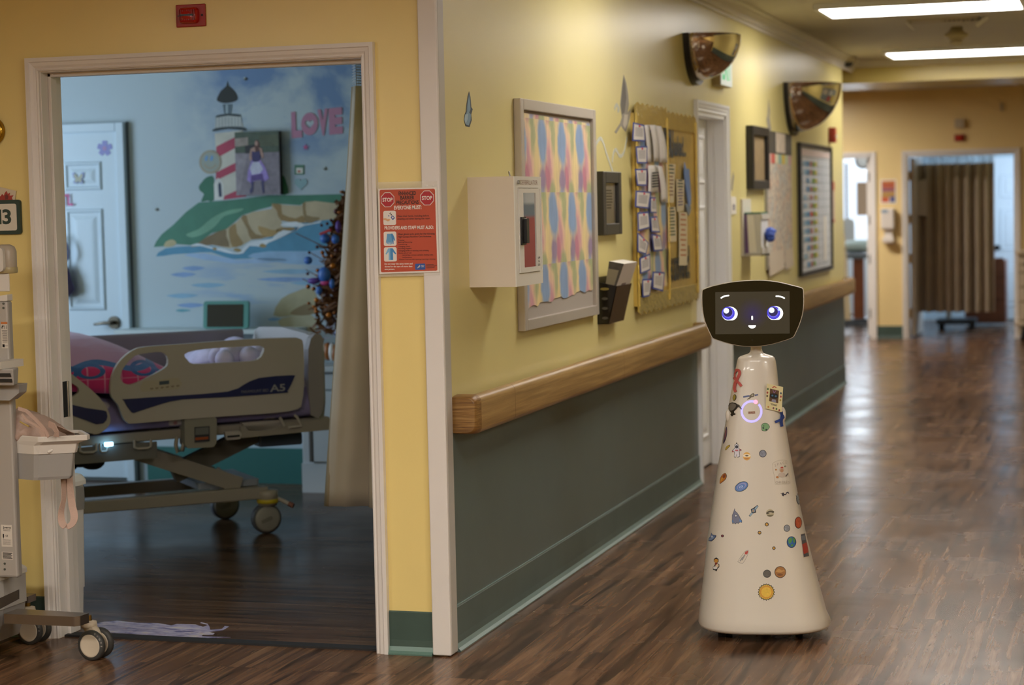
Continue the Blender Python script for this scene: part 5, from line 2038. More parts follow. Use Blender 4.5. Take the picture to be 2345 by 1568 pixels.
# alien head
al = smp([(517, 60), (516, 40), (530, 27), (550, 28), (566, 45), (565, 58), (548, 76), (530, 77), (518, 72)])
sticker('alien_sticker', [(grow(al, 2.5), K_), (al, sm('6f9a6c')), (circ(526, 58, 6, 5, 12, 40), K_), (circ(546, 70, 7, 5, 12, -30), K_), (circ(529, 45, 4, 3, 10), K_)], 'green alien head sticker')
# astronaut
body_ = [(346, 165), (360, 178), (360, 200), (375, 205), (374, 214), (362, 216), (366, 250), (352, 255), (347, 235), (340, 255), (330, 252), (334, 216), (318, 222), (320, 210), (334, 198), (332, 178)]
sticker('astronaut_sticker', [(grow(body_, 3.5), K_), (body_, sm('cfcdd6')), (circ(347, 186, 11, 11), sm('2b2d3a')), (circ(369, 208, 6, 5), sm('a0333a')), (circ(322, 217, 5, 5), sm('a0333a')), (circ(347, 162, 3, 5), K_), (smp([(338, 206), (356, 206), (354, 214), (340, 214)]), sm('b05058'))], 'white astronaut sticker')
# little astronaut with balloon
b2 = [(208, 938), (222, 948), (222, 965), (212, 975), (226, 982), (226, 998), (216, 1008), (210, 1026), (200, 1018), (188, 1016), (188, 998), (198, 990), (204, 974), (194, 964), (194, 948)]
sticker('astronaut_sticker', [(grow(b2, 3), K_), (circ(208, 957, 13, 13), sm('c08a3c')), (circ(215, 990, 11, 12), sm('d6bfa0')), (circ(203, 1005, 14, 10), sm('d8d4d0')), (smp([(202, 972), (214, 970), (212, 982), (204, 984)]), sm('7a2f2a'))], 'small astronaut with orange balloon sticker')
# comets
cm = smp([(234, 433), (238, 400), (252, 375), (268, 366), (277, 380), (272, 400), (256, 418)])
sticker('comet_sticker', [(grow(cm, 2.5), K_), (cm, sm('b9742f')), (circ(263, 384, 9, 14, 18, 25), sm('7a4030')), (smp([(240, 420), (246, 400), (254, 395), (250, 410)]), sm('d0a040'))], 'orange comet sticker')
cm2 = smp([(270, 206), (276, 190), (288, 178), (298, 174), (299, 184), (288, 192), (279, 204)])
sticker('comet_sticker', [(grow(cm2, 2), K_), (cm2, sm('b59a3a'))], 'tiny yellow comet sticker')
# galaxy
ga = circ(379, 455, 45, 27, 32, -28)
sticker('galaxy_sticker', [(circ(379, 455, 48, 31, 32, -28), K_), (ga, sm('5279b5')), (circ(380, 452, 34, 19, 28, -28), sm('8c8fc0')), (circ(378, 455, 26, 14, 28, -28), sm('4a74b8')), (circ(376, 457, 15, 8, 24, -28), sm('a7b6d8')), (circ(375, 458, 8, 4, 20, -28), sm('5a7fc0'))], 'blue spiral galaxy sticker')
# rocket
rk = [(333, 604), (337, 622), (350, 635), (362, 655), (368, 668), (380, 685), (379, 698), (366, 694), (358, 704), (346, 698), (340, 708), (332, 700), (320, 706), (317, 690), (318, 650), (326, 628)]
sticker('rocket_sticker', [(grow(rk, 3), K_), (rk, sm('6b6f86')), (circ(341, 652, 9, 10), K_), (circ(341, 652, 6, 7), sm('c9ccd2')), ([(366, 675), (380, 688), (378, 698), (366, 692)], sm('4a7fc0')), ([(318, 680), (326, 690), (322, 703), (318, 692)], sm('4a7fc0'))], 'grey blue rocket sticker')
# satellites
st = [(430, 650), (448, 628), (444, 610), (462, 600), (484, 582), (492, 590), (474, 614), (476, 630), (458, 634), (438, 658)]
sticker('satellite_sticker', [(grow(st, 2.5), K_), ([(432, 650), (448, 630), (456, 637), (438, 656)], sm('8aa6bc')), ([(466, 604), (484, 584), (491, 590), (474, 612)], sm('8aa6bc')), (circ(460, 618, 12, 12, 14), sm('6f8398')), (circ(458, 620, 5, 5), sm('c0894a'))], 'blue satellite sticker')
sticker('satellite_sticker', [([(478, 1124), (534, 1114), (536, 1128), (480, 1139)], sm('4d5a86')), ([(580, 1110), (611, 1105), (613, 1117), (582, 1124)], sm('4d5a86')), ([(536, 1118), (556, 1102), (572, 1096), (580, 1112), (572, 1130), (552, 1134), (540, 1146), (514, 1156), (512, 1152), (534, 1136)], sm('5d523c')), (circ(560, 1116, 9, 8), sm('a9a08a'))], 'space probe sticker above the light ring', Z5)
# ufo
uf = [(176, 770), (182, 782), (205, 786), (204, 796), (190, 812), (176, 824), (158, 822), (160, 806), (172, 790)]
sticker('saucer_sticker', [(grow(uf, 2.5), K_), (uf, sm('5a6c94')), (circ(181, 794, 8, 7), sm('b7c0cc')), (smp([(164, 808), (190, 798), (200, 798), (184, 812), (166, 818)]), sm('7f93b5'))], 'blue flying saucer sticker')
# shuttle
sh = [(424, 886), (424, 904), (414, 930), (398, 960), (386, 974), (368, 970), (354, 962), (366, 944), (384, 920), (402, 894)]
sticker('shuttle_sticker', [(grow(sh, 2.5), sm('5a5a60')), (sh, sm('cfc6b6')), ([(424, 888), (422, 906), (412, 916), (400, 912), (404, 896)], sm('b5443a')), ([(398, 914), (406, 918), (386, 956), (378, 950)], sm('8d8a88')), ([(384, 930), (390, 934), (374, 962), (366, 958)], sm('8d8a88'))], 'red tipped space shuttle sticker')
for (x, y, r, c) in ((550, 711, 11, 'c8963c'), (501, 767, 10, 'c8963c'), (598, 872, 9, 'c8963c'), (250, 789, 7, '8a3a4a')):
    s5 = [(x + (r if k % 2 == 0 else r * .62) * math.cos(R(36 * k - 90)), y + (r if k % 2 == 0 else r * .62) * math.sin(R(36 * k - 90))) for k in range(10)]
    sticker('star_sticker', [(circ(x, y, r + 2.5, r + 2.5, 14), K_), (s5, sm(c))], None)
# thin bird sticker, probe and picture at the edge
sticker('squiggle_sticker', [([(640, 500), (652, 502), (660, 494), (668, 504), (676, 506), (682, 494), (694, 490), (701, 500), (698, 504), (690, 497), (684, 502), (680, 512), (668, 512), (664, 521), (654, 518), (652, 508)], sm('33303f'))], 'small dark squiggle sticker')
sticker('probe_sticker', [(smp([(758, 500), (765, 520), (772, 545), (773, 570), (764, 576), (752, 556), (750, 530), (756, 520)]), K_), (smp([(759, 512), (764, 525), (769, 548), (769, 566), (762, 570), (755, 552), (753, 532)]), sm('7d858c'))], 'grey probe sticker at the shell edge')
sticker('picture_sticker', [([(x - 7, y) for x, y in q], m_) for q, m_ in (([(784, 776), (816, 768), (846, 930), (803, 938)], sm('c9b9a6')), ([(787, 779), (814, 772), (842, 926), (806, 933)], sm('4a4c55')), ([(795, 845), (826, 832), (838, 900), (806, 912)], sm('a3332e')), ([(790, 790), (812, 785), (818, 815), (794, 820)], sm('6b7480')))], 'rectangular red and grey picture sticker at the shell edge')
sticker('crest_sticker', [(smp([(328, 1397), (334, 1440), (328, 1490), (314, 1530), (300, 1550), (304, 1500), (314, 1450)]), sm('26224a')), (smp([(326, 1420), (330, 1450), (320, 1500), (312, 1510), (316, 1460)]), sm('8a5a60'))], 'dark navy crest sticker on the left shell edge', Z5)
# outline card with a bird in a space suit
fr = smp([(590, 320), (588, 300), (610, 285), (640, 276), (680, 278), (690, 300), (694, 360), (704, 400), (705, 434), (660, 438), (612, 442), (604, 420), (600, 380), (592, 350)], 3)
sticker('outline_sticker', [(grow(fr, 1), sm('b5ab9b')), (grow(fr, -1.5), sm('d0c8ba'))] + [(circ(650, 342, 17, 18), sm('c9b8a8')), (circ(650, 346, 11, 12), sm('b58a6a')), (smp([(640, 330), (652, 320), (660, 330)]), sm('a83c34')), (smp([(628, 372), (646, 360), (668, 366), (672, 386), (650, 392), (632, 384)]), sm('bfb0a4')),
        ([(672, 384), (690, 364), (692, 368), (678, 388)], sm('6d625c')), (circ(611, 341, 5, 5), sm('b8742f')), (circ(620, 391, 8, 7), sm('b07038')), (circ(671, 318, 5, 5), sm('8d8f78'))], 'clear outline sticker of a bird in a space suit')
def letters(mb, s, pts, h, mat):
    """single characters set on the shell along photo points"""
    for ch, (x, y) in zip(s, pts):
        q = Z6([(x, y)])[0]
        l, n = hit(q[0], q[1], (1735, q[1]))
        e = V((0, 0, 1)).cross(n).normalized()
        if e.dot(Ed) < 0:
            e = -e
        mb.text(ch, l + n * .0022, e, (V((0, 0, 1)) - n * n.z).normalized(), h, mat, bold=-.012)


mb = MB()
letters(mb, 'SPACE', [(607 + 18 * k, 316 - 4.5 * k + (k - 2) ** 2 * .8) for k in range(5)], .0082, sm('7d6c60'))
letters(mb, 'CHICKEN', [(615 + 13.5 * k, 434 - .6 * k) for k in range(7)], .0078, sm('7d6c60'))
mb.build('sticker_lettering', robot)
# word sticker and light ring
mb = MB()
conform(mb, Z5([(521, 1262), (585, 1258), (587, 1280), (523, 1285)]), sm('b59a80'), .0006)
l0, n0 = hit(1580 + 554 / 3.919, 620 + 1279 / 3.919)
mb.text('SPACE', l0 + n0 * .0016, Ed, (V((0, 0, 1)) - n0 * n0.z).normalized(), 15 * mpp / 3.919, sm('8a3a34'), width=56 * mpp / 3.919, bold=.02)
mb.build('word_sticker', robot)
M_ring = pm('ring_light_glow', 'a6a0ff', .4, emit='a79dff', es=1.0)
mb = MB()
inner, outer = [], []
for i in range(61):
    a = R(44 - 338 * i / 60)
    for r, L in ((79, inner), (97, outer)):
        l, n = hit(1580 + (553 + r * math.cos(a)) / 3.919, 620 + (1261 - r * math.sin(a) * 1.03) / 3.919)
        L.append(l + n * .0009)
vs = inner + outer
mb.add(vs, [(i, i + 1, 62 + i, 61 + i) for i in range(60)], M_ring)
mb.build('ring_light', robot)
mb = MB()
conform(mb, Z5(circ(590, 1176, 19, 19, 20)), pm('ring_dot_pink', 'f2a0c0', .4, emit='f59ab8', es=1.0), .0016)
mb.build('ring_dot', robot)
# ribbons and badges standing proud of the shell


def ribbon(name, paths, w, mat, label):
    mb = MB()
    for k, pth in enumerate(paths):
        L, Rr = [], []
        pts = [(p.x, p.y) for p in smooth_path(pth, 5)]
        n = len(pts)
        for i, (x, y) in enumerate(pts):
            x0, y0 = pts[max(0, i - 1)]
            x1, y1 = pts[min(n - 1, i + 1)]
            l = max(1e-6, math.hypot(x1 - x0, y1 - y0))
            nx, ny = -(y1 - y0) / l * w, (x1 - x0) / l * w
            for s, Q in ((1, L), (-1, Rr)):
                q = Z5([(x + s * nx, y + s * ny)])[0]
                lo, no = hit(q[0], q[1], (1735, q[1]))
                Q.append(lo + no * (.004 + .002 * k))
        vs = L + Rr
        mb.add(vs, [(i, i + 1, n + i + 1, n + i) for i in range(n - 1)], mat)
    o = mb.build(name, robot, solid=.0018)
    o['label'] = label
    return o


ribbon('ribbon_badge', [[(418, 1088), (408, 1060), (414, 1010), (436, 960), (452, 920), (444, 894), (426, 892), (408, 915), (404, 950), (424, 985), (448, 1010), (466, 1036)]], 11, pm('salmon_ribbon', 'b5514d', .5, bump=.1), 'salmon red awareness ribbon')
ribbon('ribbon_badge', [[(812, 1265), (818, 1300), (812, 1350), (818, 1398)], [(832, 1300), (805, 1335), (758, 1358)]], 11, pm('blue_ribbon', '233f86', .5, bump=.1), 'dark blue awareness ribbon')
mb = MB()
conform(mb, Z5(circ(402, 1137, 15, 29, 24, 8)), sm('4a4436'), .002)
conform(mb, Z5(circ(402, 1137, 11, 24, 24, 8)), pm('badge_gold', 'a89a4c', .3, .4), .003)
mb.build('oval_badge', robot)
kw = [(352, 1210), (360, 1190), (385, 1180), (410, 1185), (425, 1196), (440, 1200), (452, 1215), (468, 1240), (463, 1244), (446, 1226), (430, 1222), (418, 1240), (396, 1262), (398, 1276), (410, 1280), (408, 1290), (390, 1294), (380, 1306), (368, 1292), (376, 1278), (366, 1262), (356, 1240)]
mb = MB()
conform(mb, Z5(kw), pm('bird_pin_black', '1d1b1a', .3), .003)
conform(mb, Z5(smp([(362, 1215), (372, 1195), (392, 1190), (415, 1200), (420, 1212), (410, 1232), (390, 1250), (376, 1256), (366, 1240)], 3)), pm('bird_pin_grey', '6b665f', .3), .0045)
mb.build('bird_pin', robot)['label'] = 'black and grey long beaked bird pin'
# photo card
cd_ = [Z5([q])[0] for q in ((690, 1010), (835, 1042), (822, 1266), (678, 1235))]
lc, nc = hit(1580 + 740 / 3.919, 620 + 1140 / 3.919)
nrm = (nc + Fd * .8).normalized()
nrm.z = 0
nrm.normalize()
pc = lc + nc * .013


def onp(px, py, d=0.0):
    r = ray(px, py)
    k = (pc - CAM).dot(nrm) / r.dot(nrm)
    return CAM + r * k + nrm * d


def zc(x, y, d=0.0):
    q = Z5([(x, y)])[0]
    return onp(q[0], q[1], d)


mb = MB()
mb.slab([onp(x, y) for x, y in cd_], nrm * .0015, pm('cream_yellow_card', 'd9cfa0', .5))
mb.slab([zc(x, y, .0017) for x, y in ((718, 1055), (798, 1075), (790, 1188), (709, 1168))], nrm * .0003, sm('5a3f2c'))
mb.slab([zc(x, y, .0021) for x, y in smp([(718, 1104), (756, 1098), (790, 1112), (786, 1140), (756, 1146), (720, 1134)], 3)], nrm * .0003, sm('14161c'))
for x, y in ((738, 1118), (768, 1124)):
    mb.slab([zc(a, b, .0025) for a, b in circ(x, y, 9, 8, 12)], nrm * .0003, sm('3f6f95'))
mb.slab([zc(x, y, .0021) for x, y in ((738, 1062), (742, 1062), (756, 1092), (770, 1068), (774, 1070), (758, 1098), (750, 1096))], nrm * .0003, sm('8a6a9a'))
mb.slab([zc(x, y, .0021) for x, y in ((736, 1150), (768, 1156), (772, 1182), (730, 1172))], nrm * .0003, sm('8f8fa5'))
for x, y, w in ((722, 1188, 60), (726, 1198, 52)):
    mb.slab([zc(x, y, .0017), zc(x + w, y + w * .22, .0017), zc(x + w, y + w * .22 + 4, .0017), zc(x, y + 4, .0017)], nrm * .0003, K_)
mb.slab([zc(a, b, .0017) for a, b in smp([(735, 1046), (755, 1034), (780, 1048), (768, 1048), (756, 1042), (745, 1050)], 3)], nrm * .0003, sm('b5503c'))
for x, y, c in ((698, 1060, '4a6a4a'), (694, 1092, 'a04038'), (692, 1122, '5a4a3a'), (815, 1098, '4a5a6a'), (814, 1128, 'b04048'), (810, 1160, 'a08a3a'), (702, 1220, 'c08a50'), (748, 1232, '7a4a5a'), (775, 1238, '4a6a4a'), (800, 1250, '8a3a3a')):
    mb.slab([zc(a, b, .0017) for a, b in circ(x, y, 8, 10, 10)], nrm * .0003, sm(c))
mb.build('photo_card', robot)['label'] = 'cream card with a small photo, pinned on the shell'
for x, y, r in ((344, 1300, .012), (848, 1290, .014)):
    q = Z5([(x, y)])[0]
    l, n = hit(q[0], q[1], (1735, q[1]))
    MB().ball(l, (r * .8, r * .8, r * 1.9), M_rob, 12, 10).build('side_knob', robot)

# ================================================================== BEDROOM
from mathutils.geometry import tessellate_polygon


def mural_base():
    g = G('painted_mural_wall')
    c = g.coord('Object')
    s = g.sep(c)
    z, x = s[2], s[0]
    n = g.noise(g.mapping(c, scale=(2.0, 1, 2.6)), 1.0, 5, .6, .3)
    m1 = g.math('MULTIPLY', g.math('SUBTRACT', z, 1.55), 2.2, clamp=True)
    m2 = g.math('MULTIPLY', g.math('ADD', x, 5.15), 3.0, clamp=True)
    f = g.ramp(n, [(.40, 0.0), (.58, 1.0)])
    f = g.math('MULTIPLY', g.math('MULTIPLY', f, m1), m2)
    cc = g.mix(g.math('MULTIPLY', f, .85), rgb('b2c2c9'), rgb('567cae'))
    # loose blue brush marks low on the wall
    n3 = g.noise(g.mapping(c, scale=(2.6, 1, 16)), 1.0, 3, .5, .2)
    m3 = g.math('MULTIPLY', g.math('SUBTRACT', 1.34, z), 8, clamp=True)
    m4 = g.math('MULTIPLY', g.math('SUBTRACT', z, .88), 6, clamp=True)
    f3 = g.math('MULTIPLY', g.math('MULTIPLY', g.ramp(n3, [(.52, 0.0), (.66, .7)]), g.math('MULTIPLY', m3, m4)), m2)
    cc = g.mix(f3, cc, rgb('7fa3cf'))
    g.set(g.b.inputs['Base Color'], cc)
    g.b.inputs['Roughness'].default_value = .5
    g.bump(g.noise(c, 160, 3), .08, .003)
    return g.m


wall_mural.data.materials[0] = mural_base()


def Z2(pts):
    return [(300 + x / 4.127, 120 + y / 4.127) for x, y in pts]


def Z4(pts):
    return [(300 + x / 4.127, 420 + y / 4.127) for x, y in pts]


def Z3(pts):
    return [(120 + x / 3.92, 260 + y / 3.92) for x, y in pts]


def mp(pts, k, Y=MY):
    return [on_y(x, y, Y - .0002 * k - .0002) for x, y in pts]


def pt(c, var=.12, s=9):
    return pm('mural_' + c, c, .55, var=var, vs_=s)


mb = MB()


def mural(Z, pts, c, k, smooth=2, var=.12):
    p = Z(pts)
    if smooth:
        p = [(q.x, q.y) for q in smooth_path(p, smooth, True)]
    mb.poly(mp(p, k), pt(c, var))


# sea, rocks, hill
mural(Z4, [(235, 690), (330, 612), (600, 590), (760, 590), (900, 625), (1060, 660), (1150, 560), (1400, 480), (1560, 400), (1700, 345), (2000, 320), (2000, 640), (1700, 690), (1400, 640), (1250, 690), (960, 715), (760, 650), (560, 660), (400, 670)], '4f8fb0', 1)
mural(Z4, [(1100, 690), (1300, 640), (1700, 640), (2000, 600), (2000, 760), (1500, 760)], '8fb4d6', 2)
mural(Z4, [(500, 680), (700, 660), (1000, 720), (1300, 700), (1500, 730), (1000, 760)], '9cbadb', 2)
for k, (y0, x0, x1) in enumerate(((830, 1230, 1800), (905, 1180, 1750), (960, 560, 900), (860, 370, 620), (1060, 330, 640), (1150, 430, 700), (940, 1500, 1900), (800, 480, 700))):
    mural(Z4, [(x0, y0), ((x0 + x1) / 2, y0 - 22), (x1, y0 - 4), ((x0 + x1) / 2, y0 + 26)], '7f9fcb' if k % 2 else '86b0cc', 2)
mural(Z4, [(420, 1200), (480, 1186), (570, 1198), (480, 1215)], '5f9fae', 2)
mural(Z4, [(560, 600), (640, 560), (720, 500), (860, 440), (930, 410), (1000, 360), (1050, 310), (1150, 270), (1330, 240), (1330, 185), (1480, 205), (1610, 210), (1640, 175), (1740, 165), (1990, 190), (1990, 330), (1780, 350), (1640, 372), (1560, 345), (1420, 355), (1440, 430), (1340, 500), (1140, 530), (1040, 590), (930, 612), (770, 580)], 'b7a98a', 3, 1)
for p_, c in (([(600, 590), (720, 505), (850, 440), (900, 440), (900, 500), (930, 600), (770, 580)], '7d6a48'), ([(930, 420), (990, 380), (1000, 470), (1060, 560), (1030, 590), (960, 600), (930, 500)], '9a7f4e'),
              ([(1040, 320), (1090, 300), (1110, 380), (1180, 480), (1300, 500), (1140, 530), (1100, 430)], '8d764c'), ([(1200, 400), (1330, 440), (1400, 440), (1340, 500), (1240, 490)], 'a98d58'),
              ([(1330, 190), (1420, 200), (1430, 290), (1560, 330), (1620, 300), (1640, 370), (1420, 350), (1380, 260)], '93794a'), ([(1620, 190), (1650, 180), (1660, 300), (1780, 320), (1760, 350), (1650, 370)], '8c7850'),
              ([(1380, 430), (1450, 415), (1560, 420), (1500, 450), (1380, 455)], '8d7444')):
    mural(Z4, p_, c, 4, 2)
# foam along the shore
for p_ in ([(560, 590), (620, 566), (680, 575), (760, 600), (860, 612), (940, 640), (1010, 655), (1060, 610), (1110, 560), (1200, 540), (1330, 520), (1350, 500), (1440, 440), (1540, 455), (1580, 410), (1420, 400), (1440, 375), (1560, 360), (1640, 385), (1780, 358), (1800, 345), (1780, 372), (1640, 398), (1560, 440), (1400, 520), (1300, 560), (1240, 600), (1120, 590), (1060, 660), (960, 665), (850, 640), (740, 612), (650, 590)],):
    mural(Z4, p_, 'd5dfe6', 5, 2)
for p_ in ([(965, 625), (1000, 610), (1048, 632), (1010, 648)], [(1210, 590), (1240, 566), (1282, 590), (1250, 608)], [(770, 610), (800, 605), (812, 626), (780, 630)]):
    mural(Z4, p_, '9d8653', 6, 2)
mural(Z4, [(215, 600), (240, 545), (290, 480), (400, 390), (520, 270), (640, 180), (760, 170), (900, 160), (1090, 140), (1300, 112), (1500, 112), (1990, 100), (1990, 195), (1740, 165), (1640, 175), (1600, 205), (1330, 188), (1330, 215), (1200, 250), (1050, 300), (960, 380), (900, 430), (760, 470), (640, 560), (560, 582), (400, 570), (330, 592)], '3f7d66', 6, 1)
mural(Z4, [(520, 480), (640, 430), (760, 330), (900, 260), (1060, 235), (1020, 270), (880, 310), (800, 400), (700, 470), (580, 510)], '6fa388', 7, 3)
mural(Z4, [(310, 595), (330, 550), (390, 528), (430, 560), (400, 590), (350, 600)], 'b3a880', 8, 2)
mural(Z4, [(1345, 1245), (1420, 1090), (1560, 1020), (1690, 985), (1760, 1080), (1740, 1230), (1600, 1240), (1480, 1255)], 'a9a382', 4, 2)
mural(Z4, [(1500, 1230), (1580, 1170), (1700, 1130), (1740, 1220), (1620, 1248)], '847350', 5, 2)
mural(Z4, [(1400, 1330), (1430, 1270), (1700, 1240), (1760, 1330), (1700, 1420), (1500, 1390)], 'b5b193', 4, 2)
mural(Z4, [(1290, 1285), (1350, 1265), (1420, 1280), (1350, 1300)], '7fa9d0', 5, 2)
# lighthouse
mural(Z2, [(790, 765), (1060, 735), (1070, 1345), (1090, 1362), (880, 1392), (800, 1392), (802, 1180), (800, 900)], 'c9c7ba', 7, 0)
for p_ in ([(806, 890), (1060, 760), (1060, 862), (806, 1000)], [(802, 1135), (1062, 1005), (1064, 1085), (802, 1210)], [(872, 1392), (884, 1355), (1066, 1275), (1092, 1362)]):
    mural(Z2, p_, 'b2405a', 8, 0)
mural(Z2, [(800, 605), (1032, 595), (1062, 705), (790, 722)], 'b9bfbd', 8, 0)
mural(Z2, [(765, 740), (800, 715), (920, 700), (1040, 703), (1085, 718), (1080, 738), (920, 724), (800, 745)], '2f3c40', 9, 2)
mural(Z2, [(798, 612), (820, 592), (920, 578), (1020, 585), (1040, 598), (1020, 608), (920, 598), (830, 612)], '2f3c40', 9, 2)
for k in range(9):
    x = 800 + k * 30
    mural(Z2, [(x, 610), (x + 5, 610), (x + 6, 715), (x + 1, 715)], '7d888c', 9, 0)
mural(Z2, [(866, 490), (958, 488), (946, 578), (880, 580)], '5d707a', 8, 0)
mural(Z2, [(895, 495), (915, 495), (915, 576), (897, 576)], 'a9bcc4', 9, 0)
mural(Z2, [(912, 268), (922, 312), (965, 350), (1002, 405), (998, 455), (920, 478), (860, 476), (812, 455), (818, 420), (850, 362), (898, 318)], '1f2422', 9, 2)
mural(Z2, [(788, 1395), (783, 1245), (800, 1205), (825, 1185), (852, 1205), (872, 1245), (876, 1390)], 'd5d6d2', 9, 0)
mural(Z2, [(822, 1250), (836, 1222), (852, 1245), (860, 1362), (830, 1366)], '2c3a52', 10, 0)
mural(Z2, [(640, 1270), (665, 1230), (700, 1190), (740, 1170), (782, 1185), (784, 1392), (720, 1400), (660, 1410), (690, 1340), (655, 1310)], '2f6e55', 8, 2)
mural(Z2, [(1410, 1340), (1415, 1220), (1440, 1160), (1470, 1230), (1490, 1330)], '2f6e55', 8, 2)
mb.build('mural_painting', wall_mural)


def wall_sticker(name, label, layers, Z=Z2, Y=MY, k0=18, group=None):
    b = MB()
    for k, (pts, m_) in enumerate(layers):
        b.slab([on_y(x, y, Y - .003 - .0006 * k) for x, y in Z(pts)], (0, -.0004, 0), m_)
    return tag(b.build(name), label, 'wall sticker', group)


# LOVE letters
M_love = pm('love_pink', 'b47e9a', .5)
b = MB()
p, q = Z2([(1520, 790)])[0], Z2([(2000, 745)])[0]
pp, qq = on_y(p[0], p[1], MY - .0032), on_y(q[0], q[1], MY - .0032)
exl = (qq - pp).normalized()
W4 = (qq - pp).length
for ch, u0, u1, hgt, dz_ in (('L', 0.0, .20, .85, 0), ('V', .52, .72, .85, 0), ('E', .74, 1.0, .85, .0)):
    b.text(ch, pp + exl * (W4 * (u0 + u1) / 2), exl, Zv, W4 * .40, M_love, width=W4 * (u1 - u0) * 1.02, bold=.07)
cO = pp + exl * (W4 * .355) + Zv * (W4 * .19)
ring_o = [cO + exl * (x * W4) + Zv * (y * W4) for x, y in circ(0, 0, .165, .205, 32)]
hrt = []
for k in range(32):
    a = 2 * math.pi * k / 32
    hrt.append(cO + exl * (W4 * .0055 * 16 * math.sin(a) ** 3) + Zv * (W4 * .0055 * (13 * math.cos(a) - 5 * math.cos(2 * a) - 2 * math.cos(3 * a) - math.cos(4 * a))))
b.add(ring_o + hrt, [(i, (i + 1) % 32, 32 + (i + 1) % 32, 32 + i) for i in range(0, 0)], M_love)
tri = tessellate_polygon([ring_o, hrt])
b.add(ring_o + hrt, [tuple(t) for t in tri], M_love)
tag(b.build('love_lettering', solid=.0008), 'dusty pink bubble letters LOVE high on the mural wall', 'wall sticker')


def heart(cx, cy, r):
    return [(cx + r / 16 * 16 * math.sin(2 * math.pi * k / 32) ** 3, cy - r / 16 * (13 * math.cos(2 * math.pi * k / 32) - 5 * math.cos(4 * math.pi * k / 32) - 2 * math.cos(6 * math.pi * k / 32) - math.cos(8 * math.pi * k / 32))) for k in range(32)]


wall_sticker('heart_sticker', 'pale teal heart sticker right of the photo canvas', [(heart(1605, 1240, 62), pm('heart_teal', '86aab2', .5))])
wall_sticker('star_sticker', 'small pink star sticker under the letters LOVE', [([(1650 + (36 if k % 2 == 0 else 18) * math.cos(R(36 * k - 90)), 895 + (36 if k % 2 == 0 else 18) * math.sin(R(36 * k - 90))) for k in range(10)], pm('star_violet', '8a86c0', .5)),
                                                                                   ([(1650 + (26 if k % 2 == 0 else 12) * math.cos(R(36 * k - 90)), 895 + (26 if k % 2 == 0 else 12) * math.sin(R(36 * k - 90))) for k in range(10)], pm('star_pink', 'b8527f', .5))])
wall_sticker('square_sticker', 'green bordered square sticker above the teal heart', [([(1545, 1062), (1634, 1062), (1634, 1155), (1545, 1155)], pm('sq_green', '4f7d68', .5)), ([(1562, 1090), (1622, 1090), (1622, 1142), (1562, 1142)], pm('sq_pale', 'd8d8d0', .5)), (circ(1588, 1124, 16, 12), pm('sq_rose', 'b06a5a', .5))])
for (x, y, lb) in ((1080, 250, 'small dark bee sticker beside the lighthouse dome'), (1832, 1098, 'small brown bee sticker right of the green square sticker'), (242, 1482, 'small green bee sticker over the hill slope near the door')):
    wall_sticker('bee_sticker', lb, [(circ(x, y, 20, 13, 16, 30), pm('bee_olive', '6f7050', .5)), (circ(x - 8, y - 10, 12, 8, 12, -30), pm('bee_wing', 'aebcc4', .5)), (circ(x + 6, y + 4, 8, 12, 12, 30), K_)], group='bee stickers on the mural wall')
b = MB()
M_sm = pm('smiley_tan', 'a29a86', .5)
cx, cy = 748, 1035
for ro, ri, c_ in ((104, 84, (cx, cy)),):
    o_ = [on_y(x, y, MY - .0036) for x, y in Z2(circ(cx, cy, ro, 112, 40))]
    i_ = [on_y(x, y, MY - .0036) for x, y in Z2(circ(cx, cy, ri, 92, 40))]
    b.add(o_ + i_, [(k, (k + 1) % 40, 40 + (k + 1) % 40, 40 + k) for k in range(40)], M_sm)
b.poly([on_y(x, y, MY - .0032) for x, y in Z2(circ(cx, cy, 86, 94, 40))], pm('smiley_pale', '9aa49c', .5))
for ex0 in (712, 762):
    b.poly([on_y(x, y, MY - .0040) for x, y in Z2(circ(ex0, 1000, 14, 28, 18, 15))], pm('smiley_eye', '6f9cc8', .5))
sm1 = [(cx + 60 * math.cos(R(a)), cy + 10 + 56 * math.sin(R(a))) for a in range(10, 171, 10)] + [(cx + 44 * math.cos(R(a)), cy + 10 + 40 * math.sin(R(a))) for a in range(170, 9, -10)]
b.poly([on_y(x, y, MY - .0040) for x, y in Z2(sm1)], M_sm)
tag(b.build('smiley_sticker', solid=.0004), 'tan smiling face sticker left of the lighthouse tower', 'wall sticker')

# stickers on the bedroom door
DY = MY - .03
fl_ = []
for k in range(5):
    a = R(72 * k - 90)
    fl_ += [(470 + 68 * math.cos(a + t), 312 + 70 * math.sin(a + t)) if abs(t) < .45 else (470 + 40 * math.cos(a + t), 312 + 42 * math.sin(a + t)) for t in (-.6, -.35, -.12, .12, .35)]
b = MB()
b.slab([on_y(x, y, DY - .001) for x, y in Z3(fl_)], (0, -.0008, 0), pm('flower_violet', '8f92cc', .5))
b.slab([on_y(x, y, DY - .002) for x, y in Z3(circ(468, 312, 18, 20))], (0, -.0008, 0), pm('flower_pink', 'b08fb8', .5))
tag(b.build('flower_sticker'), 'violet five petal flower sticker on the pale bedroom door', 'door sticker')
bt = [(178, 530), (200, 532), (225, 565), (232, 568), (240, 565), (262, 530), (286, 528), (280, 575), (262, 590), (276, 612), (258, 632), (238, 618), (232, 610), (222, 620), (202, 632), (188, 612), (204, 590), (184, 570)]
b = MB()
b.slab([on_y(x, y, DY - .001 - .012) for x, y in Z3(bt)], (0, -.0008, 0), pm('butterfly_lilac', '93a0cc', .5))
b.slab([on_y(x, y, DY - .002 - .012) for x, y in Z3([(232 + (x - 232) * .75, 580 + (y - 580) * .75) for x, y in bt])], (0, -.0008, 0), pm('butterfly_sand', 'b4b49c', .5))
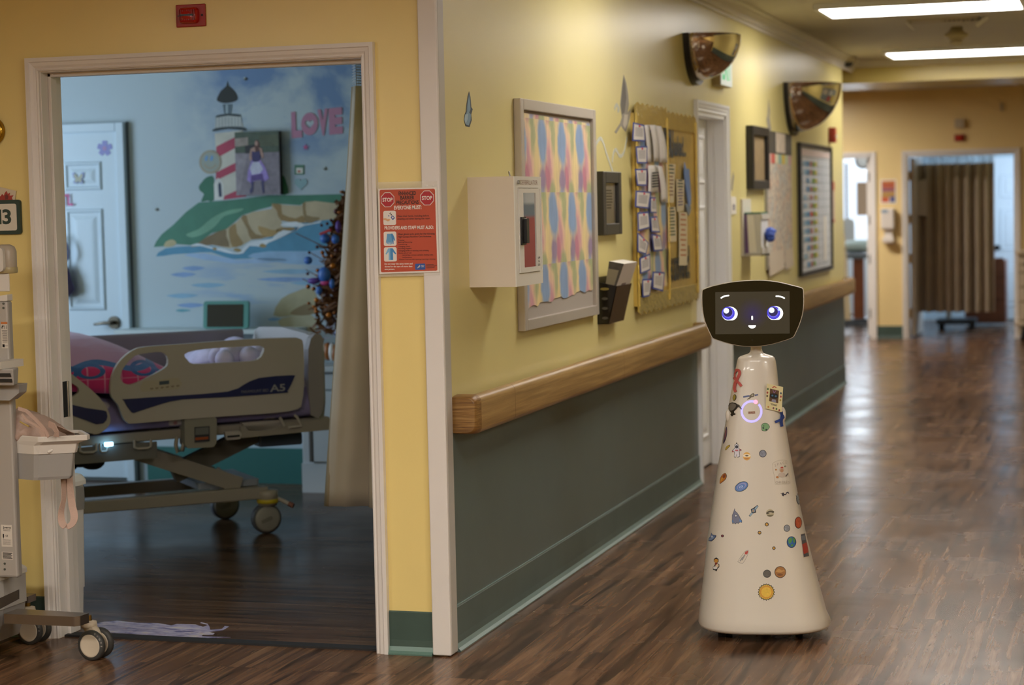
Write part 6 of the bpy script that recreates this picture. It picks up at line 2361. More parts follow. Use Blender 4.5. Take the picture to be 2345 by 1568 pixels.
tag(b.build('butterfly_sticker'), 'yellow and lilac butterfly sticker on the small door panel', 'door sticker')
b = MB()
p, q = Z3([(52, 828)])[0], Z3([(184, 822)])[0]
pp, qq = on_y(p[0], p[1], DY - .014), on_y(q[0], q[1], DY - .014)
b.text('ITL', (pp + qq) / 2, (qq - pp).normalized(), Zv, on_y(133, 446, DY).z - pp.z, pm('hot_pink', 'd0408a', .5), width=(qq - pp).length, bold=.02)
tag(b.build('pink_lettering', solid=.001), 'bright pink cut-out letters ITL on the bedroom door', 'door sticker')

# drawstring bag on the door
c0 = on_y(134, 600, DY - .05)
t = thing('drawstring_bag', 'purple and dark drawstring bag hanging on the bedroom door', 'bag', (c0.x, DY - .05, on_y(140, 685, DY).z))


def bagp(zx, zy, d=0.0):
    return on_y(120 + zx / 7.13, 500 + zy / 7.13, DY - .06 - d)


rings = []
for zy, x0, x1, th in ((760, 70, 215, .015), (800, 40, 245, .03), (900, 0, 285, .05), (1050, -40, 325, .06), (1160, -60, 355, .06), (1230, -50, 320, .055), (1295, -20, 220, .03)):
    a_, b_ = bagp(x0, zy), bagp(x1, zy)
    m_ = (a_ + b_) / 2
    w = (b_.x - a_.x) / 2
    rings.append([V((m_.x + w * math.cos(2 * math.pi * k / 20) * (1 + .05 * math.cos(6 * math.pi * k / 10)), m_.y + th * .8 * math.sin(2 * math.pi * k / 20) * (1 + .15 * math.cos(10 * math.pi * k / 10)), m_.z)) for k in range(20)])
MB().loft(rings, pm('dusk_purple_cloth', '55496a', .8, var=.35, vs_=14)).build('pouch', t)
for k, off in enumerate((0, 18, -20)):
    MB().tube([bagp(180 + off * .3, 760, .0), bagp(255 + off, 640), bagp(262 + off, 540), bagp(220 + off, 400), bagp(110, 315), bagp(20 - off, 400), bagp(0 - off, 560), bagp(60, 760)], .004, pm('grey_cord', '6d7088', .8), 6).build('cord', t)
MB().tube([bagp(110, 330, -.05), bagp(110, 315, .0), bagp(110, 300, .01)], .006, M_steel, 8).build('hook', t)

# photo canvas
C0, C1 = on_y(537, 303, MY - .04), on_y(642, 445, MY - .04)
t = thing('photo_canvas', 'photo canvas of a standing person in a purple dress beside the lighthouse', 'canvas', ((C0.x + C1.x) / 2, MY, C1.z))
CZ0, CZ1, CXa, CXb = C1.z, C0.z, C0.x, C1.x
MB().box((CXa, MY - .04, CZ0), (CXb, MY - .004, CZ1), pm('canvas_edge', '3c3b40', .7)).build('stretcher', t)
b = MB()


def cv(zx, zy, k=0):
    u, v = (zx - 980) / (1408 - 980), (zy - 740) / (1345 - 740)
    return V((CXa + (CXb - CXa) * u, MY - .0402 - .0004 * k, CZ1 + (CZ0 - CZ1) * v))


for pts, c, k in (([(980, 740), (1408, 740), (1408, 940), (980, 940)], '4c5a4c', 0), ([(980, 940), (1408, 940), (1408, 1345), (980, 1345)], '847d88', 0), ([(980, 800), (1110, 790), (1110, 870), (980, 880)], '9a8f86', 1),
                  ([(1080, 870), (1190, 860), (1190, 945), (1080, 945)], '2c2d32', 1), ([(1220, 780), (1408, 770), (1408, 880), (1220, 880)], '58604c', 1), ([(980, 950), (1100, 950), (1010, 1345), (980, 1345)], '968f98', 1)):
    b.poly([cv(x, y, k) for x, y in pts], pt(c, .2, 30))
for pts, c, k in (([(1165, 905), (1170, 880), (1185, 820), (1205, 820), (1222, 860), (1222, 960), (1205, 960), (1180, 910)], '5a3a36', 3), (circ(1190, 852, 15, 24), 'b08d80', 4), ([(1135, 900), (1175, 885), (1180, 930), (1155, 960), (1140, 1010), (1118, 1010), (1120, 950)], 'b08d80', 4),
                  ([(1215, 890), (1245, 905), (1258, 990), (1245, 1000), (1228, 950)], 'b08d80', 4), ([(1145, 925), (1185, 935), (1222, 925), (1228, 980), (1218, 1020), (1180, 1030), (1148, 1020), (1142, 980)], '3c3566', 5),
                  ([(1140, 1010), (1225, 1010), (1270, 1080), (1305, 1190), (1270, 1215), (1200, 1200), (1120, 1225), (1090, 1200), (1105, 1100)], '9a86cc', 4), ([(1150, 1030), (1215, 1030), (1250, 1100), (1215, 1140), (1140, 1150), (1120, 1090)], 'c4c6da', 5),
                  ([(1130, 1160), (1240, 1140), (1260, 1230), (1225, 1200), (1140, 1210), (1125, 1260)], '5f4a8c', 5), ([(1135, 1215), (1155, 1215), (1145, 1310), (1118, 1335), (1112, 1300), (1130, 1270)], '40406a', 4), ([(1225, 1210), (1250, 1220), (1258, 1320), (1238, 1335), (1232, 1280)], '40406a', 4)):
    b.poly([cv(x, y, k) for x, y in pts], pt(c, .15, 40))
b.build('printed_photo', t)

# ---- hospital bed
P0 = V((-3.895, 8.726, 0))
BA = R(48)
bu = V((math.sin(BA), math.cos(BA), 0))
bv = V((-math.cos(BA), math.sin(BA), 0))


def B(s, w, z):
    return P0 + bu * s + bv * w + V((0, 0, z))


def onbed(px, py, w):
    d = ray(px, py)
    q = P0 + bv * w
    return CAM + d * ((q - CAM).dot(bv) / d.dot(bv))


def Zb(zx, zy, w=-.145):
    return onbed(130 + zx / 3.015, 680 + zy / 3.015, w)


def bbox(mb, s0, s1, w0, w1, z0, z1, mat, dz=0.0):
    vs = [B(s, w, z + (dz if s == s1 else 0)) for z in (z0, z1) for s, w in ((s0, w0), (s1, w0), (s1, w1), (s0, w1))]
    return mb.add(vs, [(3, 2, 1, 0), (4, 5, 6, 7), (0, 1, 5, 4), (1, 2, 6, 5), (2, 3, 7, 6), (3, 0, 4, 7)], mat)


def plate(mb, outer, holes, d, mat):
    polys = [[V(p) for p in outer]] + [[V(p) for p in h] for h in holes]
    flat = [p for q in polys for p in q]
    tri = tessellate_polygon(polys)
    mb.add(flat, [tuple(t) for t in tri], mat)
    mb.add([p + d for p in flat], [tuple(reversed(t)) for t in tri], mat)
    for q in polys:
        n = len(q)
        mb.add(q + [p + d for p in q], [(i, (i + 1) % n, n + (i + 1) % n, n + i) for i in range(n)], mat)
    return mb


M_bed = pm('taupe_bed_plastic', 'b0a79f', .45)
M_bedm = pm('taupe_bed_metal', '988f84', .4)
M_navy = pm('navy_inlay', '1d2152', .4)
bed = thing('hospital_bed', 'hospital bed with beige side rails and navy inlays in the bedroom', 'bed', B(-.6, .4, 0))


def spl(pts, k=3, w=-.145):
    return [Zb(p.x, p.y, w) for p in smooth_path(pts, k, True)]


dth = bv * .03
h1 = spl([(440, 560), (450, 510), (475, 470), (540, 405), (640, 385), (720, 380), (762, 408), (768, 460), (740, 495), (640, 550), (560, 590), (505, 605), (460, 592)], 2)
h2 = spl([(880, 395), (960, 368), (1100, 352), (1280, 342), (1405, 337), (1432, 352), (1422, 392), (1388, 432), (1300, 446), (1100, 456), (945, 462), (905, 435)], 2)
o1 = spl([(372, 620), (385, 540), (420, 465), (480, 400), (560, 352), (680, 338), (900, 322), (1300, 292), (1600, 281), (1680, 288), (1704, 340), (1708, 600), (1692, 730), (1664, 772), (1500, 800), (1000, 834), (560, 870), (490, 868), (455, 825), (425, 745), (380, 690)], 2)
mb = MB()
plate(mb, o1, [h1, h2], dth, M_bed)
hr_ = mb.build('side_rail', bed, bevel=.006)
hr_['label'] = 'head end side rail with two grip holes'
plate_in = spl([(463, 715), (485, 703), (800, 682), (1180, 652), (1290, 605), (1395, 558), (1620, 539), (1638, 556), (1592, 648), (1560, 662), (1180, 690), (870, 706), (720, 738), (560, 790), (515, 795)], 2, -.146)
MB().slab(plate_in, bv * -.003, M_navy).build('inlay', hr_)
mb = MB()
a_, b_ = Zb(1275, 664, -.1495), Zb(1462, 652, -.1495)
mb.text('PARAMOUNT BED', a_, (b_ - a_).normalized(), Zv, .013, pm('rail_print', '7d7a86', .5), width=(b_ - a_).length, align='L')
a_, b_ = Zb(1472, 654, -.1495), Zb(1578, 646, -.1495)
mb.text('A5', a_, (b_ - a_).normalized(), Zv, .032, pm('rail_print_light', '8f8c90', .5), width=(b_ - a_).length, align='L', bold=.02)
mb.build('lettering', hr_)
mb = MB()
mb.slab([Zb(x, y, -.1455) for x, y in ((600, 580), (840, 555), (868, 600), (840, 635), (585, 655), (572, 620))], bv * -.0008, pm('rail_label', 'b0a491', .5))
mb.slab([Zb(x, y, -.1465) for x, y in ((708, 582), (776, 575), (776, 600), (708, 607))], bv * -.0004, pm('label_dark', '3d4a55', .5))
for k in range(6):
    mb.slab([Zb(645 + k * 36 + x, 628 - k * 4 + y, -.1465) for x, y in ((0, 0), (22, -2), (22, 6), (10, 12), (0, 8))], bv * -.0004, pm('label_mark', '8a7c6a', .5))
mb.build('rail_sticker', hr_)
h3 = spl([(30, 560), (70, 575), (130, 610), (152, 630), (150, 662), (100, 692), (40, 690)], 2)
o2 = spl([(-250, 470), (0, 480), (60, 503), (130, 552), (240, 640), (330, 735), (368, 820), (368, 870), (345, 905), (290, 944), (230, 940), (60, 905), (-250, 880)], 2)
mb = MB()
plate(mb, o2, [h3], dth, M_bed)
fr_ = mb.build('side_rail', bed, bevel=.006)
fr_['label'] = 'foot end side rail'
MB().slab(spl([(-200, 700), (60, 733), (200, 765), (322, 782), (345, 800), (342, 850), (272, 878), (60, 800), (-200, 770)], 2, -.146), bv * -.003, M_navy).build('inlay', fr_)
# far rails
mb = MB()
bbox(mb, -.95, .18, .86, .89, .64, .93, pm('dusky_far_rail', '8d8794', .5))
bbox(mb, -2.0, -1.02, .86, .89, .64, .86, MATS['dusky_far_rail'])
mb.build('far_side_rail', bed, bevel=.015)
# head and foot boards
hbS = .235
prof_h = [(-.02, .50), (-.06, .62), (-.06, .86), (-.02, .93), (.06, .94), (.42, .955), (.78, .94), (.86, .92), (.9, .86), (.9, .62), (.86, .5)]
mb = MB()
mb.slab([B(hbS, w, z) for w, z in prof_h], bu * .05, pm('pale_headboard', 'b9b5b4', .4))
mb.build('headboard', bed, bevel=.012)
mb = MB()
mb.slab([onbed(x, y, -.10) for x, y in ((712, 950), (707, 900), (706, 800), (712, 775), (722, 764), (734, 766), (742, 778), (738, 800), (741, 850), (741, 935), (730, 958))], bv * .06, pm('head_post_plastic', '938b8a', .45))
mb.build('head_post', bed, bevel=.01)
mb = MB()
mb.slab([B(-1.98, w, z - .06) for w, z in prof_h], bu * .05, M_bed)
mb.build('footboard', bed, bevel=.012)
# mattress, sheet, blanket, pillow
def sheet_mat():
    g = G('lavender_flower_sheet')
    c = g.coord('Object')
    v = g.node('TexVoronoi')
    v.inputs['Scale'].default_value = 5.5
    g.l.new(c, v.inputs['Vector'])
    d = v.outputs['Distance']
    cc = g.mix(g.ramp(d, [(.16, 1.0), (.20, 0.0)]), rgb('8c82b0'), rgb('cfc6cc'))
    cc = g.mix(g.ramp(d, [(.07, 1.0), (.10, 0.0)]), cc, rgb('b8808e'))
    g.set(g.b.inputs['Base Color'], cc)
    g.b.inputs['Roughness'].default_value = .85
    g.bump(g.noise(c, 7, 3), .5, .03)
    return g.m


M_sheet = sheet_mat()
mb = MB()
random.seed(8)
rings = []
for i in range(25):
    s = -1.92 + (.24 + 1.92) * i / 24
    zt_ = .72 + .02 * math.sin(s * 3) + (.03 if s > -.6 else 0)
    zb_ = .522 + .018 * (s + 1) * .8
    rings.append([B(s, w, z) for w, z in ((-.098, zb_), (-.102, zb_ + .05), (-.065, zt_ - .03), (-.02, zt_), (.2, zt_ + .01), (.6, zt_ + .01), (.83, zt_), (.85, zt_ - .02), (.85, zb_), (.4, zb_ - .005))])
mb.loft(rings, M_sheet)
mb.build('mattress', bed, sub=1)


blk = thing('blanket', 'pink blanket with blue ribbon print heaped on the bed', 'blanket', B(-1.2, .3, .74))
mb = MB()


def mound(s, w):
    """top surface of the blanket"""
    k = math.exp(-((s + 1.22) / .42) ** 2) * .275 + math.exp(-((s + .72) / .3) ** 2) * .13
    side = max(0, 1 - abs((w - .36) / .53) ** 3.2)
    return .735 + k * side + .012 * math.sin(9 * s + 4 * w) * side


def blanket_mat():
    g = G('pink_ribbon_blanket')
    c = g.coord('Object')
    # along the bed and height on the hanging side
    s_ = g.node('VectorMath', operation='DOT_PRODUCT')
    g.l.new(c, s_.inputs[0])
    s_.inputs[1].default_value = tuple(bu)
    z = g.sep(c)[2]
    s = s_.outputs['Value']
    wz = g.math('MULTIPLY', g.math('SINE', g.math('MULTIPLY', s, 17)), .018)
    zz = g.math('ADD', z, wz)
    up_ = g.math('GREATER_THAN', zz, .845)
    grid1 = g.math('LESS_THAN', g.math('FRACT', g.math('MULTIPLY', s, 13)), .10)
    grid2 = g.math('LESS_THAN', g.math('FRACT', g.math('MULTIPLY', z, 14)), .08)
    cc = g.mix(g.math('MAXIMUM', grid1, g.math('MULTIPLY', grid2, .6)), rgb('cc3478'), rgb('d88ab0'))
    cc = g.mix(g.math('MULTIPLY', g.math('SUBTRACT', .80, z), 6, clamp=True), cc, rgb('c01060'))
    cc = g.mix(up_, cc, rgb('c496bc'))
    band = g.math('LESS_THAN', g.math('ABSOLUTE', g.math('SUBTRACT', zz, .845)), .012)
    cc = g.mix(band, cc, rgb('3f6fae'))
    # ribbon loops below the band
    u = g.math('SUBTRACT', g.math('FRACT', g.math('MULTIPLY', s, 2.7)), .5)
    for du in (-.16, .16):
        ee = g.math('ADD', g.math('POWER', g.math('DIVIDE', g.math('SUBTRACT', u, du), .15), 2), g.math('POWER', g.math('DIVIDE', g.math('SUBTRACT', z, .825), .028), 2))
        rg_ = g.math('LESS_THAN', g.math('ABSOLUTE', g.math('SUBTRACT', ee, 1.0)), .42)
        cc = g.mix(rg_, cc, rgb('3c66a8'))
    g.set(g.b.inputs['Base Color'], cc)
    g.b.inputs['Roughness'].default_value = .9
    g.b.inputs['Sheen Weight'].default_value = .3
    g.bump(g.noise(c, 9, 3), .4, .03)
    return g.m


M_blk = blanket_mat()
rows = []
for i in range(41):
    s = -1.88 + (1.88 - .30) * i / 40
    row = []
    drop = .105 if s < -.5 else .105 * max(0, (-.3 - s) / .2)
    for j, w in enumerate((-.101, -.104, -.103, -.099, -.094)):
        zz = mound(s, -.08) - drop + drop * j / 4
        row.append(B(s, w + .006 * math.sin(13 * s + j * .5), zz))
    for j in range(19):
        w = -.082 + .925 * j / 18
        row.append(B(s, w, mound(s, w) + .008))
    rows.append(row)
mb.loft(rows, M_blk, closed=False)
mb.build('blanket_cloth', blk, solid=.006)
t = thing('pillow', 'crumpled lavender pillow at the head of the hospital bed', 'pillow', B(-.05, .4, .76))
mb = MB()
random.seed(21)
rings = []
M_pil = pm('lavender_pillowcase', 'd6d0ee', .85, var=.12, vs_=14, bump=.6, bs=14)
for i in range(15):
    f = i / 14
    s = -.24 + .42 * f
    k = math.sin(math.pi * min(max(f, .02), .98)) ** .45
    hgt = .09 * k * (.9 + .25 * math.sin(f * 9 + .6))
    ring = []
    for j in range(20):
        a = 2 * math.pi * j / 20
        ring.append(B(s, .53 + .30 * k * math.cos(a), .765 + max(0, .0) + (hgt * .62 + hgt * .62 * math.sin(a)) * (1 + .18 * math.sin(3 * a + f * 7)) + .04 * f))
    rings.append(ring)
mb.loft(rings, M_pil)
mb.build('pillowcase', t, sub=1)
t = thing('bunched_bedding', 'bunched white and lavender cloth lying before the pillow', 'bedding', B(-.28, .1, .76))
mb = MB()
for s, w, r in ((-.19, .00, .045), (-.14, .06, .058), (-.07, .0, .05), (-.10, .12, .06), (-.18, .12, .05), (-.01, .04, .05)):
    mb.ball(B(s, w, .80 + r * .9), (r, r, r * 1.05), M_pil, 14, 10)
mb.build('cloth_fold', t)

# deck and mechanism
mb = MB()
bbox(mb, -1.95, .30, -.07, .85, .47, .515, M_bedm, .03)
mb.build('deck_frame', bed, bevel=.006)
mb = MB()
bbox(mb, -1.85, -.55, -.085, -.07, .40, .475, pm('bed_side_tube', '6f6b66', .4), .01)
bbox(mb, -.15, .36, -.09, -.06, .475, .53, M_bedm, .01)
mb.build('side_tube', bed)
lp = onbed(249, 1017, -.105)
mb = MB().tube([lp + bu * -.018, lp + bu * .018], .009, pm('underbed_lamp', 'ffffff', .3, emit='8fd4ff', es=14), 12)
mb.build('night_light', bed)
# hooks on the side tube
for cx0, cx1, yy in ((160, 275, 1045), (300, 352, 1040), (535, 650, 1018)):
    a_, b_ = Zb(cx0, yy, -.1), Zb(cx1, yy - 6, -.1)
    dzv = V((0, 0, .02))
    MB().tube([a_ + dzv, a_ - dzv * .6, a_ * .8 + b_ * .2 - dzv, a_ * .2 + b_ * .8 - dzv, b_ - dzv * .6, b_ + dzv], .006, M_bed, 8).build('side_hook', bed)
# latch block with control panel
mb = MB()
mb.slab(spl([(882, 850), (900, 840), (1090, 825), (1105, 840), (1105, 1000), (1085, 1035), (905, 1045), (885, 1020)], 1, -.14), bv * .09, pm('latch_grey', '8b857a', .45))
lb = mb.build('latch_block', bed, bevel=.008)
mb = MB()
mb.slab([Zb(x, y, -.141) for x, y in ((950, 897), (1053, 890), (1055, 995), (952, 1003))], bv * -.004, pm('panel_dark', '35353a', .4))
mb.slab([Zb(x, y, -.146) for x, y in ((956, 905), (1048, 898), (1048, 945), (956, 952))], bv * -.003, pm('panel_grey', '6a6a68', .4))
mb.slab([Zb(x, y, -.146) for x, y in ((956, 970), (1045, 963), (1045, 980), (956, 988))], bv * -.003, pm('panel_orange', '9a4a22', .4))
mb.build('foot_switch_panel', lb)
mb = MB()
mb.tube([Zb(830, 965, -.10), Zb(822, 1020, -.1), Zb(835, 1070, -.1), Zb(865, 1060, -.1), Zb(880, 1000, -.1)], .010, M_bedm, 8)
mb.build('release_lever', bed)
mb = MB()
mb.slab(spl([(1160, 930), (1265, 922), (1278, 950), (1265, 980), (1175, 988)], 1, -.1), bv * .03, M_bed)
mb.slab([Zb(x, y, -.105) for x, y in ((1178, 957), (1262, 950), (1262, 962), (1178, 970))], bv * -.003, M_blackm)
mb.build('bottle_hook', bed, bevel=.004)
mb = MB()
mb.slab(spl([(1280, 868), (1400, 858), (1560, 850), (1560, 880), (1500, 915), (1330, 925), (1300, 900)], 1, -.09), bv * .04, M_bed)
mb.build('corner_guard', bed, bevel=.006)
mb = MB()
mb.tube([Zb(1540, 830, -.1), Zb(1570, 890, -.1)], .008, M_bed, 8)
mb.tube([Zb(1600, 900, -.1), Zb(1690, 890, -.1), Zb(1660, 830, -.1), Zb(1640, 815, -.1)], .007, M_bed, 8)
mb.build('pole_holder', bed)
# lift arms
def arm(s0, z0, s1, z1, w, wd, th, mat, nm):
    a_, b_ = B(s0, w, z0), B(s1, w, z1)
    d_ = (b_ - a_).normalized()
    n_ = d_.cross(bv).normalized()
    MB().slab([a_ + n_ * th / 2, b_ + n_ * th / 2, b_ - n_ * th / 2, a_ - n_ * th / 2], bv * wd, mat).build(nm, bed, bevel=.006)


arm(-.12, .235, -.80, .50, .03, .04, .075, M_bedm, 'lift_arm')
arm(-.12, .235, -.80, .50, .50, .04, .075, M_bedm, 'lift_arm')
arm(-.42, .30, .12, .52, .12, .05, .09, pm('dark_taupe_metal', '6c6458', .5), 'lift_arm')
arm(-1.75, .22, -1.05, .5, .10, .05, .08, MATS['dark_taupe_metal'], 'lift_arm')
# base
mb = MB()
bbox(mb, -1.75, .0, -.02, .035, .168, .225, M_bedm)
bbox(mb, -1.75, -.05, .50, .555, .168, .225, M_bedm)
bbox(mb, -.16, -.02, .03, .52, .172, .222, M_bedm)
bbox(mb, -1.72, -1.6, .03, .52, .172, .222, M_bedm)
mb.build('base_frame', bed, bevel=.006)
MB().slab([B(s, w, .226) for s, w in ((-.32, .06), (-.02, .06), (-.02, .48), (-.32, .48))], (0, 0, .03), pm('base_cover', '8d929c', .4)).build('base_cover', bed, bevel=.01)
M_tyre = pm('grey_bed_tyre', '4a4a4e', .6)
M_hub = pm('beige_bed_hub', '9d9385', .4)
for s, w in ((0, 0), (-.04, .54), (-1.7, 0), (-1.7, .54)):
    MB().lathe([(.0, -.001), (.045, 0), (.05, .05), (.05, .07), (0, .075)], M_hub, 18, B(s, w, .135)).build('caster_housing', bed)
    MB().lathe([(.0505, .012), (.0515, .013), (.0515, .03), (.0505, .031)], pm('yellow_band', 'c0a818', .5), 18, B(s, w, .135)).build('yellow_ring', bed)
    ax = bv
    c = B(s - .01, w, .072)
    k = MB().lathe([(.052, -.03), (.066, -.026), (.072, -.015), (.072, .015), (.066, .026), (.052, .03)], M_tyre, 28, c, ax).build('wheel', bed)
    MB().lathe([(0, -.034), (.05, -.033), (.062, -.028), (.062, .028), (.05, .033), (0, .034)], pm('bed_wheel_cover', '8d887f', .4), 28, c, ax).build('wheel_cover', k)
    d_ = bu
    MB().slab([c + bv * -.0345 + d_ * (x * .9) + V((0, 0, y * .9)) for x, y in [(.012 + .012 * math.cos(R(a)), .012 * math.sin(R(a)) + .004) for a in range(-70, 111, 20)] + [(-.04, -.006), (-.034, -.022)]], bv * -.002, pm('wheel_rib', '77726a', .4)).build('wheel_slot', k)
a_ = onbed(500, 1075, .2)
b_ = onbed(672, 1158, -.06)
mb = MB().tube([a_, a_.lerp(b_, .3), b_], [.008, .009, .010], M_bed, 10)
mb.ball(a_, .012, M_bed, 10, 8)
mb.build('brake_pedal', bed)
MB().tube([b_.lerp(a_, .06), b_], .0125, pm('pedal_red', '7a4a3c', .5), 10).build('pedal_tip', bed)
mb = MB()
random.seed(6)
for k in range(6):
    s = -1.12 + k * .06
    mb.ball(B(s, .05, .41 - .015 * (k % 2)), (.06, .05, .035), pm('black_motor', '15151a', .5), 10, 8)
mb.build('motor_unit', bed)
mb = MB()
bbox(mb, .0, .22, .1, .2, .40, .46, pm('blue_grey_box', '4d5463', .4))
mb.build('control_box', bed, bevel=.01)

# tablet on a wall ledge
t0, t1 = on_y(463, 690, 10.18), on_y(568, 752, 10.18)
mb = MB().box((on_y(300, 770, 10.3).x, 10.10, t1.z - .025), (-4.35, MY - .001, t1.z - .002), pm('pale_ledge_paint', 'c8d6d8', .5))
struct(mb, 'trim_ledge')
t = thing('tablet', 'teal framed tablet with black screen propped behind the bed', 'tablet', ((t0.x + t1.x) / 2, 10.18, t1.z))
mb = MB()
mb.slab([V(((t0.x + t1.x) / 2 + x, 10.18 + (y + .08) * .12, (t0.z + t1.z) / 2 + y)) for x, y in rrect(t1.x - t0.x, t0.z - t1.z, .015)], (0, .02, 0), pm('teal_case', '4f8f86', .5))
mb.build('case', t, bevel=.004)
mb = MB()
mb.slab([V(((t0.x + t1.x) / 2 - .004 + x, 10.177 + (y + .08) * .12, (t0.z + t1.z) / 2 - .004 + y)) for x, y in rrect((t1.x - t0.x) * .80, (t0.z - t1.z) * .82, .004)], (0, .002, 0), pm('tablet_glass', '0e0e14', .25))
mb.build('screen', t)

# bedside chest
dx0 = -4.267
dz_ = on_y(745, 845, 9.86).z
t = thing('bedside_chest', 'white chest of drawers in the bedroom corner behind the curtain', 'chest of drawers', (dx0 + .4, 10.07, 0))
M_ch = pm('white_chest_paint', 'c5cacb', .4)
MB().box((dx0, 10.04, .0), (dx0 + .75, MY - .015, dz_ - .03), M_ch).build('body', t, bevel=.004)
MB().box((dx0 - .015, 10.0, dz_ - .03), (dx0 + .77, MY - .015, dz_), M_ch).build('top', t, bevel=.006)
MB().box((dx0 - .002, 10.03, .0), (dx0 + .752, 10.04, .16), M_ch).build('plinth', t)
for z0, z1 in ((.17, .36), (.375, .55), (.565, dz_ - .04)):
    d_ = MB().box((dx0 + .07, 10.022, z0), (dx0 + .72, 10.04, z1), M_ch).build('drawer', t, bevel=.004)
    MB().box((dx0 + .3, 10.0, (z0 + z1) / 2 - .01), (dx0 + .45, 10.022, (z0 + z1) / 2 + .01), M_black).build('handle', d_)
MB().box((dx0 + .05, 10.018, .17), (dx0 + .066, 10.04, .55), pm('chest_shadow_trim', '5f5850', .5)).build('edge_shade', t)  # dark strip stands in for the shade beside the drawers
c_ = on_y(742, 815, 10.06)
t = thing('shell_ornament', 'white and rust coloured ornament on the bedside chest top', 'ornament', (c_.x, 10.12, dz_))
mb = MB()
for k in range(5):
    a = R(-60 + 30 * k)
    mb.ball((c_.x + .05 * math.sin(a), 10.12, dz_ + .055 + .02 * math.cos(a)), (.024, .03, .05), M_white if k % 2 else pm('rust_glaze', 'a3602a', .4), 12, 8)
mb.build('glazed_body', t)

# decorated tinsel tree on the chest
tc = V((dx0 + .33, 10.15, dz_))
tree = thing('tinsel_tree', 'brown tinsel tree hung with orange, blue and purple ornaments on the chest', 'tree', tc)
MB().cyl(tc, tc + V((0, 0, .95)), .012, pm('tree_stem', '3d2f22', .8), 8).build('stem', tree)
random.seed(31)
mb = MB()
M_tin = pm('brown_tinsel', '6b4526', .45)
topz = 1.62 - dz_
for i in range(3400):
    f = random.random() ** .8
    z = dz_ + .16 + (topz - .16) * f
    r = .25 * (1 - f) ** .6 + .06
    a = random.uniform(0, 2 * math.pi)
    rr = r * random.uniform(.15, 1)
    p = V((tc.x + rr * math.cos(a), tc.y + rr * .36 * math.sin(a), z))
    d_ = V((random.uniform(-1, 1), random.uniform(-1, 1), random.uniform(-.7, .7))).normalized()
    L = random.uniform(.02, .055)
    d_.y *= .5
    n_ = d_.orthogonal().normalized() * .012
    mb.add([p - d_ * L - n_, p + d_ * L - n_ * .4, p + d_ * L + n_ * .4, p - d_ * L + n_], [(0, 1, 2, 3)], M_tin)
for i in range(7):
    a = R(165 + 3 * i)
    z = dz_ + .3 + .05 * i
    p = tc + V((0, 0, z - dz_))
    L = random.uniform(.25, .38)
    mb.tube([p, p + V((L * .6 * math.cos(a), L * .3 * math.sin(a), .05)), p + V((L * math.cos(a), L * .5 * math.sin(a), .12))], .0025, M_tin, 5)
o_ = mb.build('tinsel_branches', tree)
o_['kind'] = 'stuff'
mb = MB()
M_fl = pm('white_fluff', 'cdd3ea', .9)
for i in range(260):
    f = random.random()
    a = random.uniform(0, 2 * math.pi)
    r = .25 * (1 - f * .4)
    p = V((tc.x + r * math.cos(a) * random.uniform(.4, 1), tc.y + .11 * math.sin(a) * random.uniform(.4, 1), dz_ + .15 + .16 * f))
    d_ = V((random.uniform(-1, 1), random.uniform(-1, 1), random.uniform(-1, 1))).normalized() * .035
    n_ = d_.orthogonal().normalized() * .008
    mb.add([p - d_ - n_, p - d_ + n_, p + d_], [(0, 1, 2)], M_fl)
o_ = mb.build('white_tinsel', tree)
o_['kind'] = 'stuff'
ocol = {'o': pm('orange_bauble', 'c07018', .15, .3), 'c': pm('copper_bauble', '9a5a28', .12, .7), 'b': pm('blue_ornament', '2f62b0', .45), 'p': pm('purple_ornament', '57348c', .5), 'd': pm('dark_red_bauble', '4a1c1c', .2), 'k': pm('pink_ornament', 'c03a7a', .5)}
spots = [(432, 75, 'o', 7), (268, 620, 'c', 13), (275, 650, 'o', 9), (360, 740, 'o', 17), (225, 780, 'c', 12), (135, 810, 'd', 10), (212, 824, 'o', 6), (390, 250, 'd', 16), (420, 260, 'c', 12), (260, 375, 'd', 9), (310, 360, 'd', 10), (345, 330, 'd', 9), (345, 435, 'c', 7),
         (140, 925, 'c', 14), (190, 945, 'c', 13), (215, 1045, 'o', 15), (145, 1075, 'c', 10), (190, 1105, 'o', 9), (210, 1125, 'o', 10), (215, 1150, 'c', 15), (298, 1105, 'c', 8), (325, 1180, 'o', 16), (375, 1160, 'c', 8), (300, 1000, 'd', 12), (355, 650, 'c', 11), (395, 600, 'd', 14),
         (345, 560, 'c', 10), (150, 620, 'd', 9), (220, 570, 'd', 10), (375, 960, 'd', 12)]
for (zx, zy, c, r) in spots:
    p = on_y(670 + zx / 3.92, 420 + zy / 3.92, tc.y - .13 + .05 * ((zx * 7 + zy) % 5) / 5)
    MB().ball(p, r * .00052 * 1.75, ocol[c], 12, 8).build('bauble', tree)
for (zx, zy, c, r, sx, sz) in ((290, 495, 'b', 38, 1, .9), (385, 500, 'b', 34, .9, 1), (285, 820, 'b', 48, 1, 1.2), (240, 960, 'b', 30, .8, 1), (355, 900, 'b', 26, .8, 1.4), (190, 875, 'p', 40, 1.2, .6), (410, 390, 'p', 30, .7, 1.5), (140, 690, 'b', 32, 1, .9), (290, 890, 'k', 30, 1.2, .7)):
    p = on_y(670 + zx / 3.92, 420 + zy / 3.92, tc.y - .16)
    MB().ball(p, (r * .00074 * sx, r * .0005, r * .00074 * sz), ocol[c], 14, 10).build('plush_bauble', tree)
p, q = on_y(670 + 248 / 3.92, 420 + 455 / 3.92, tc.y - .19), on_y(670 + 345 / 3.92, 420 + 415 / 3.92, tc.y - .19)
MB().tube([p, q], .012, pm('red_ribbon', 'b02a38', .5), 8, flat=(.012, .02), upv=(0, 0, 1)).build('red_bow', tree)

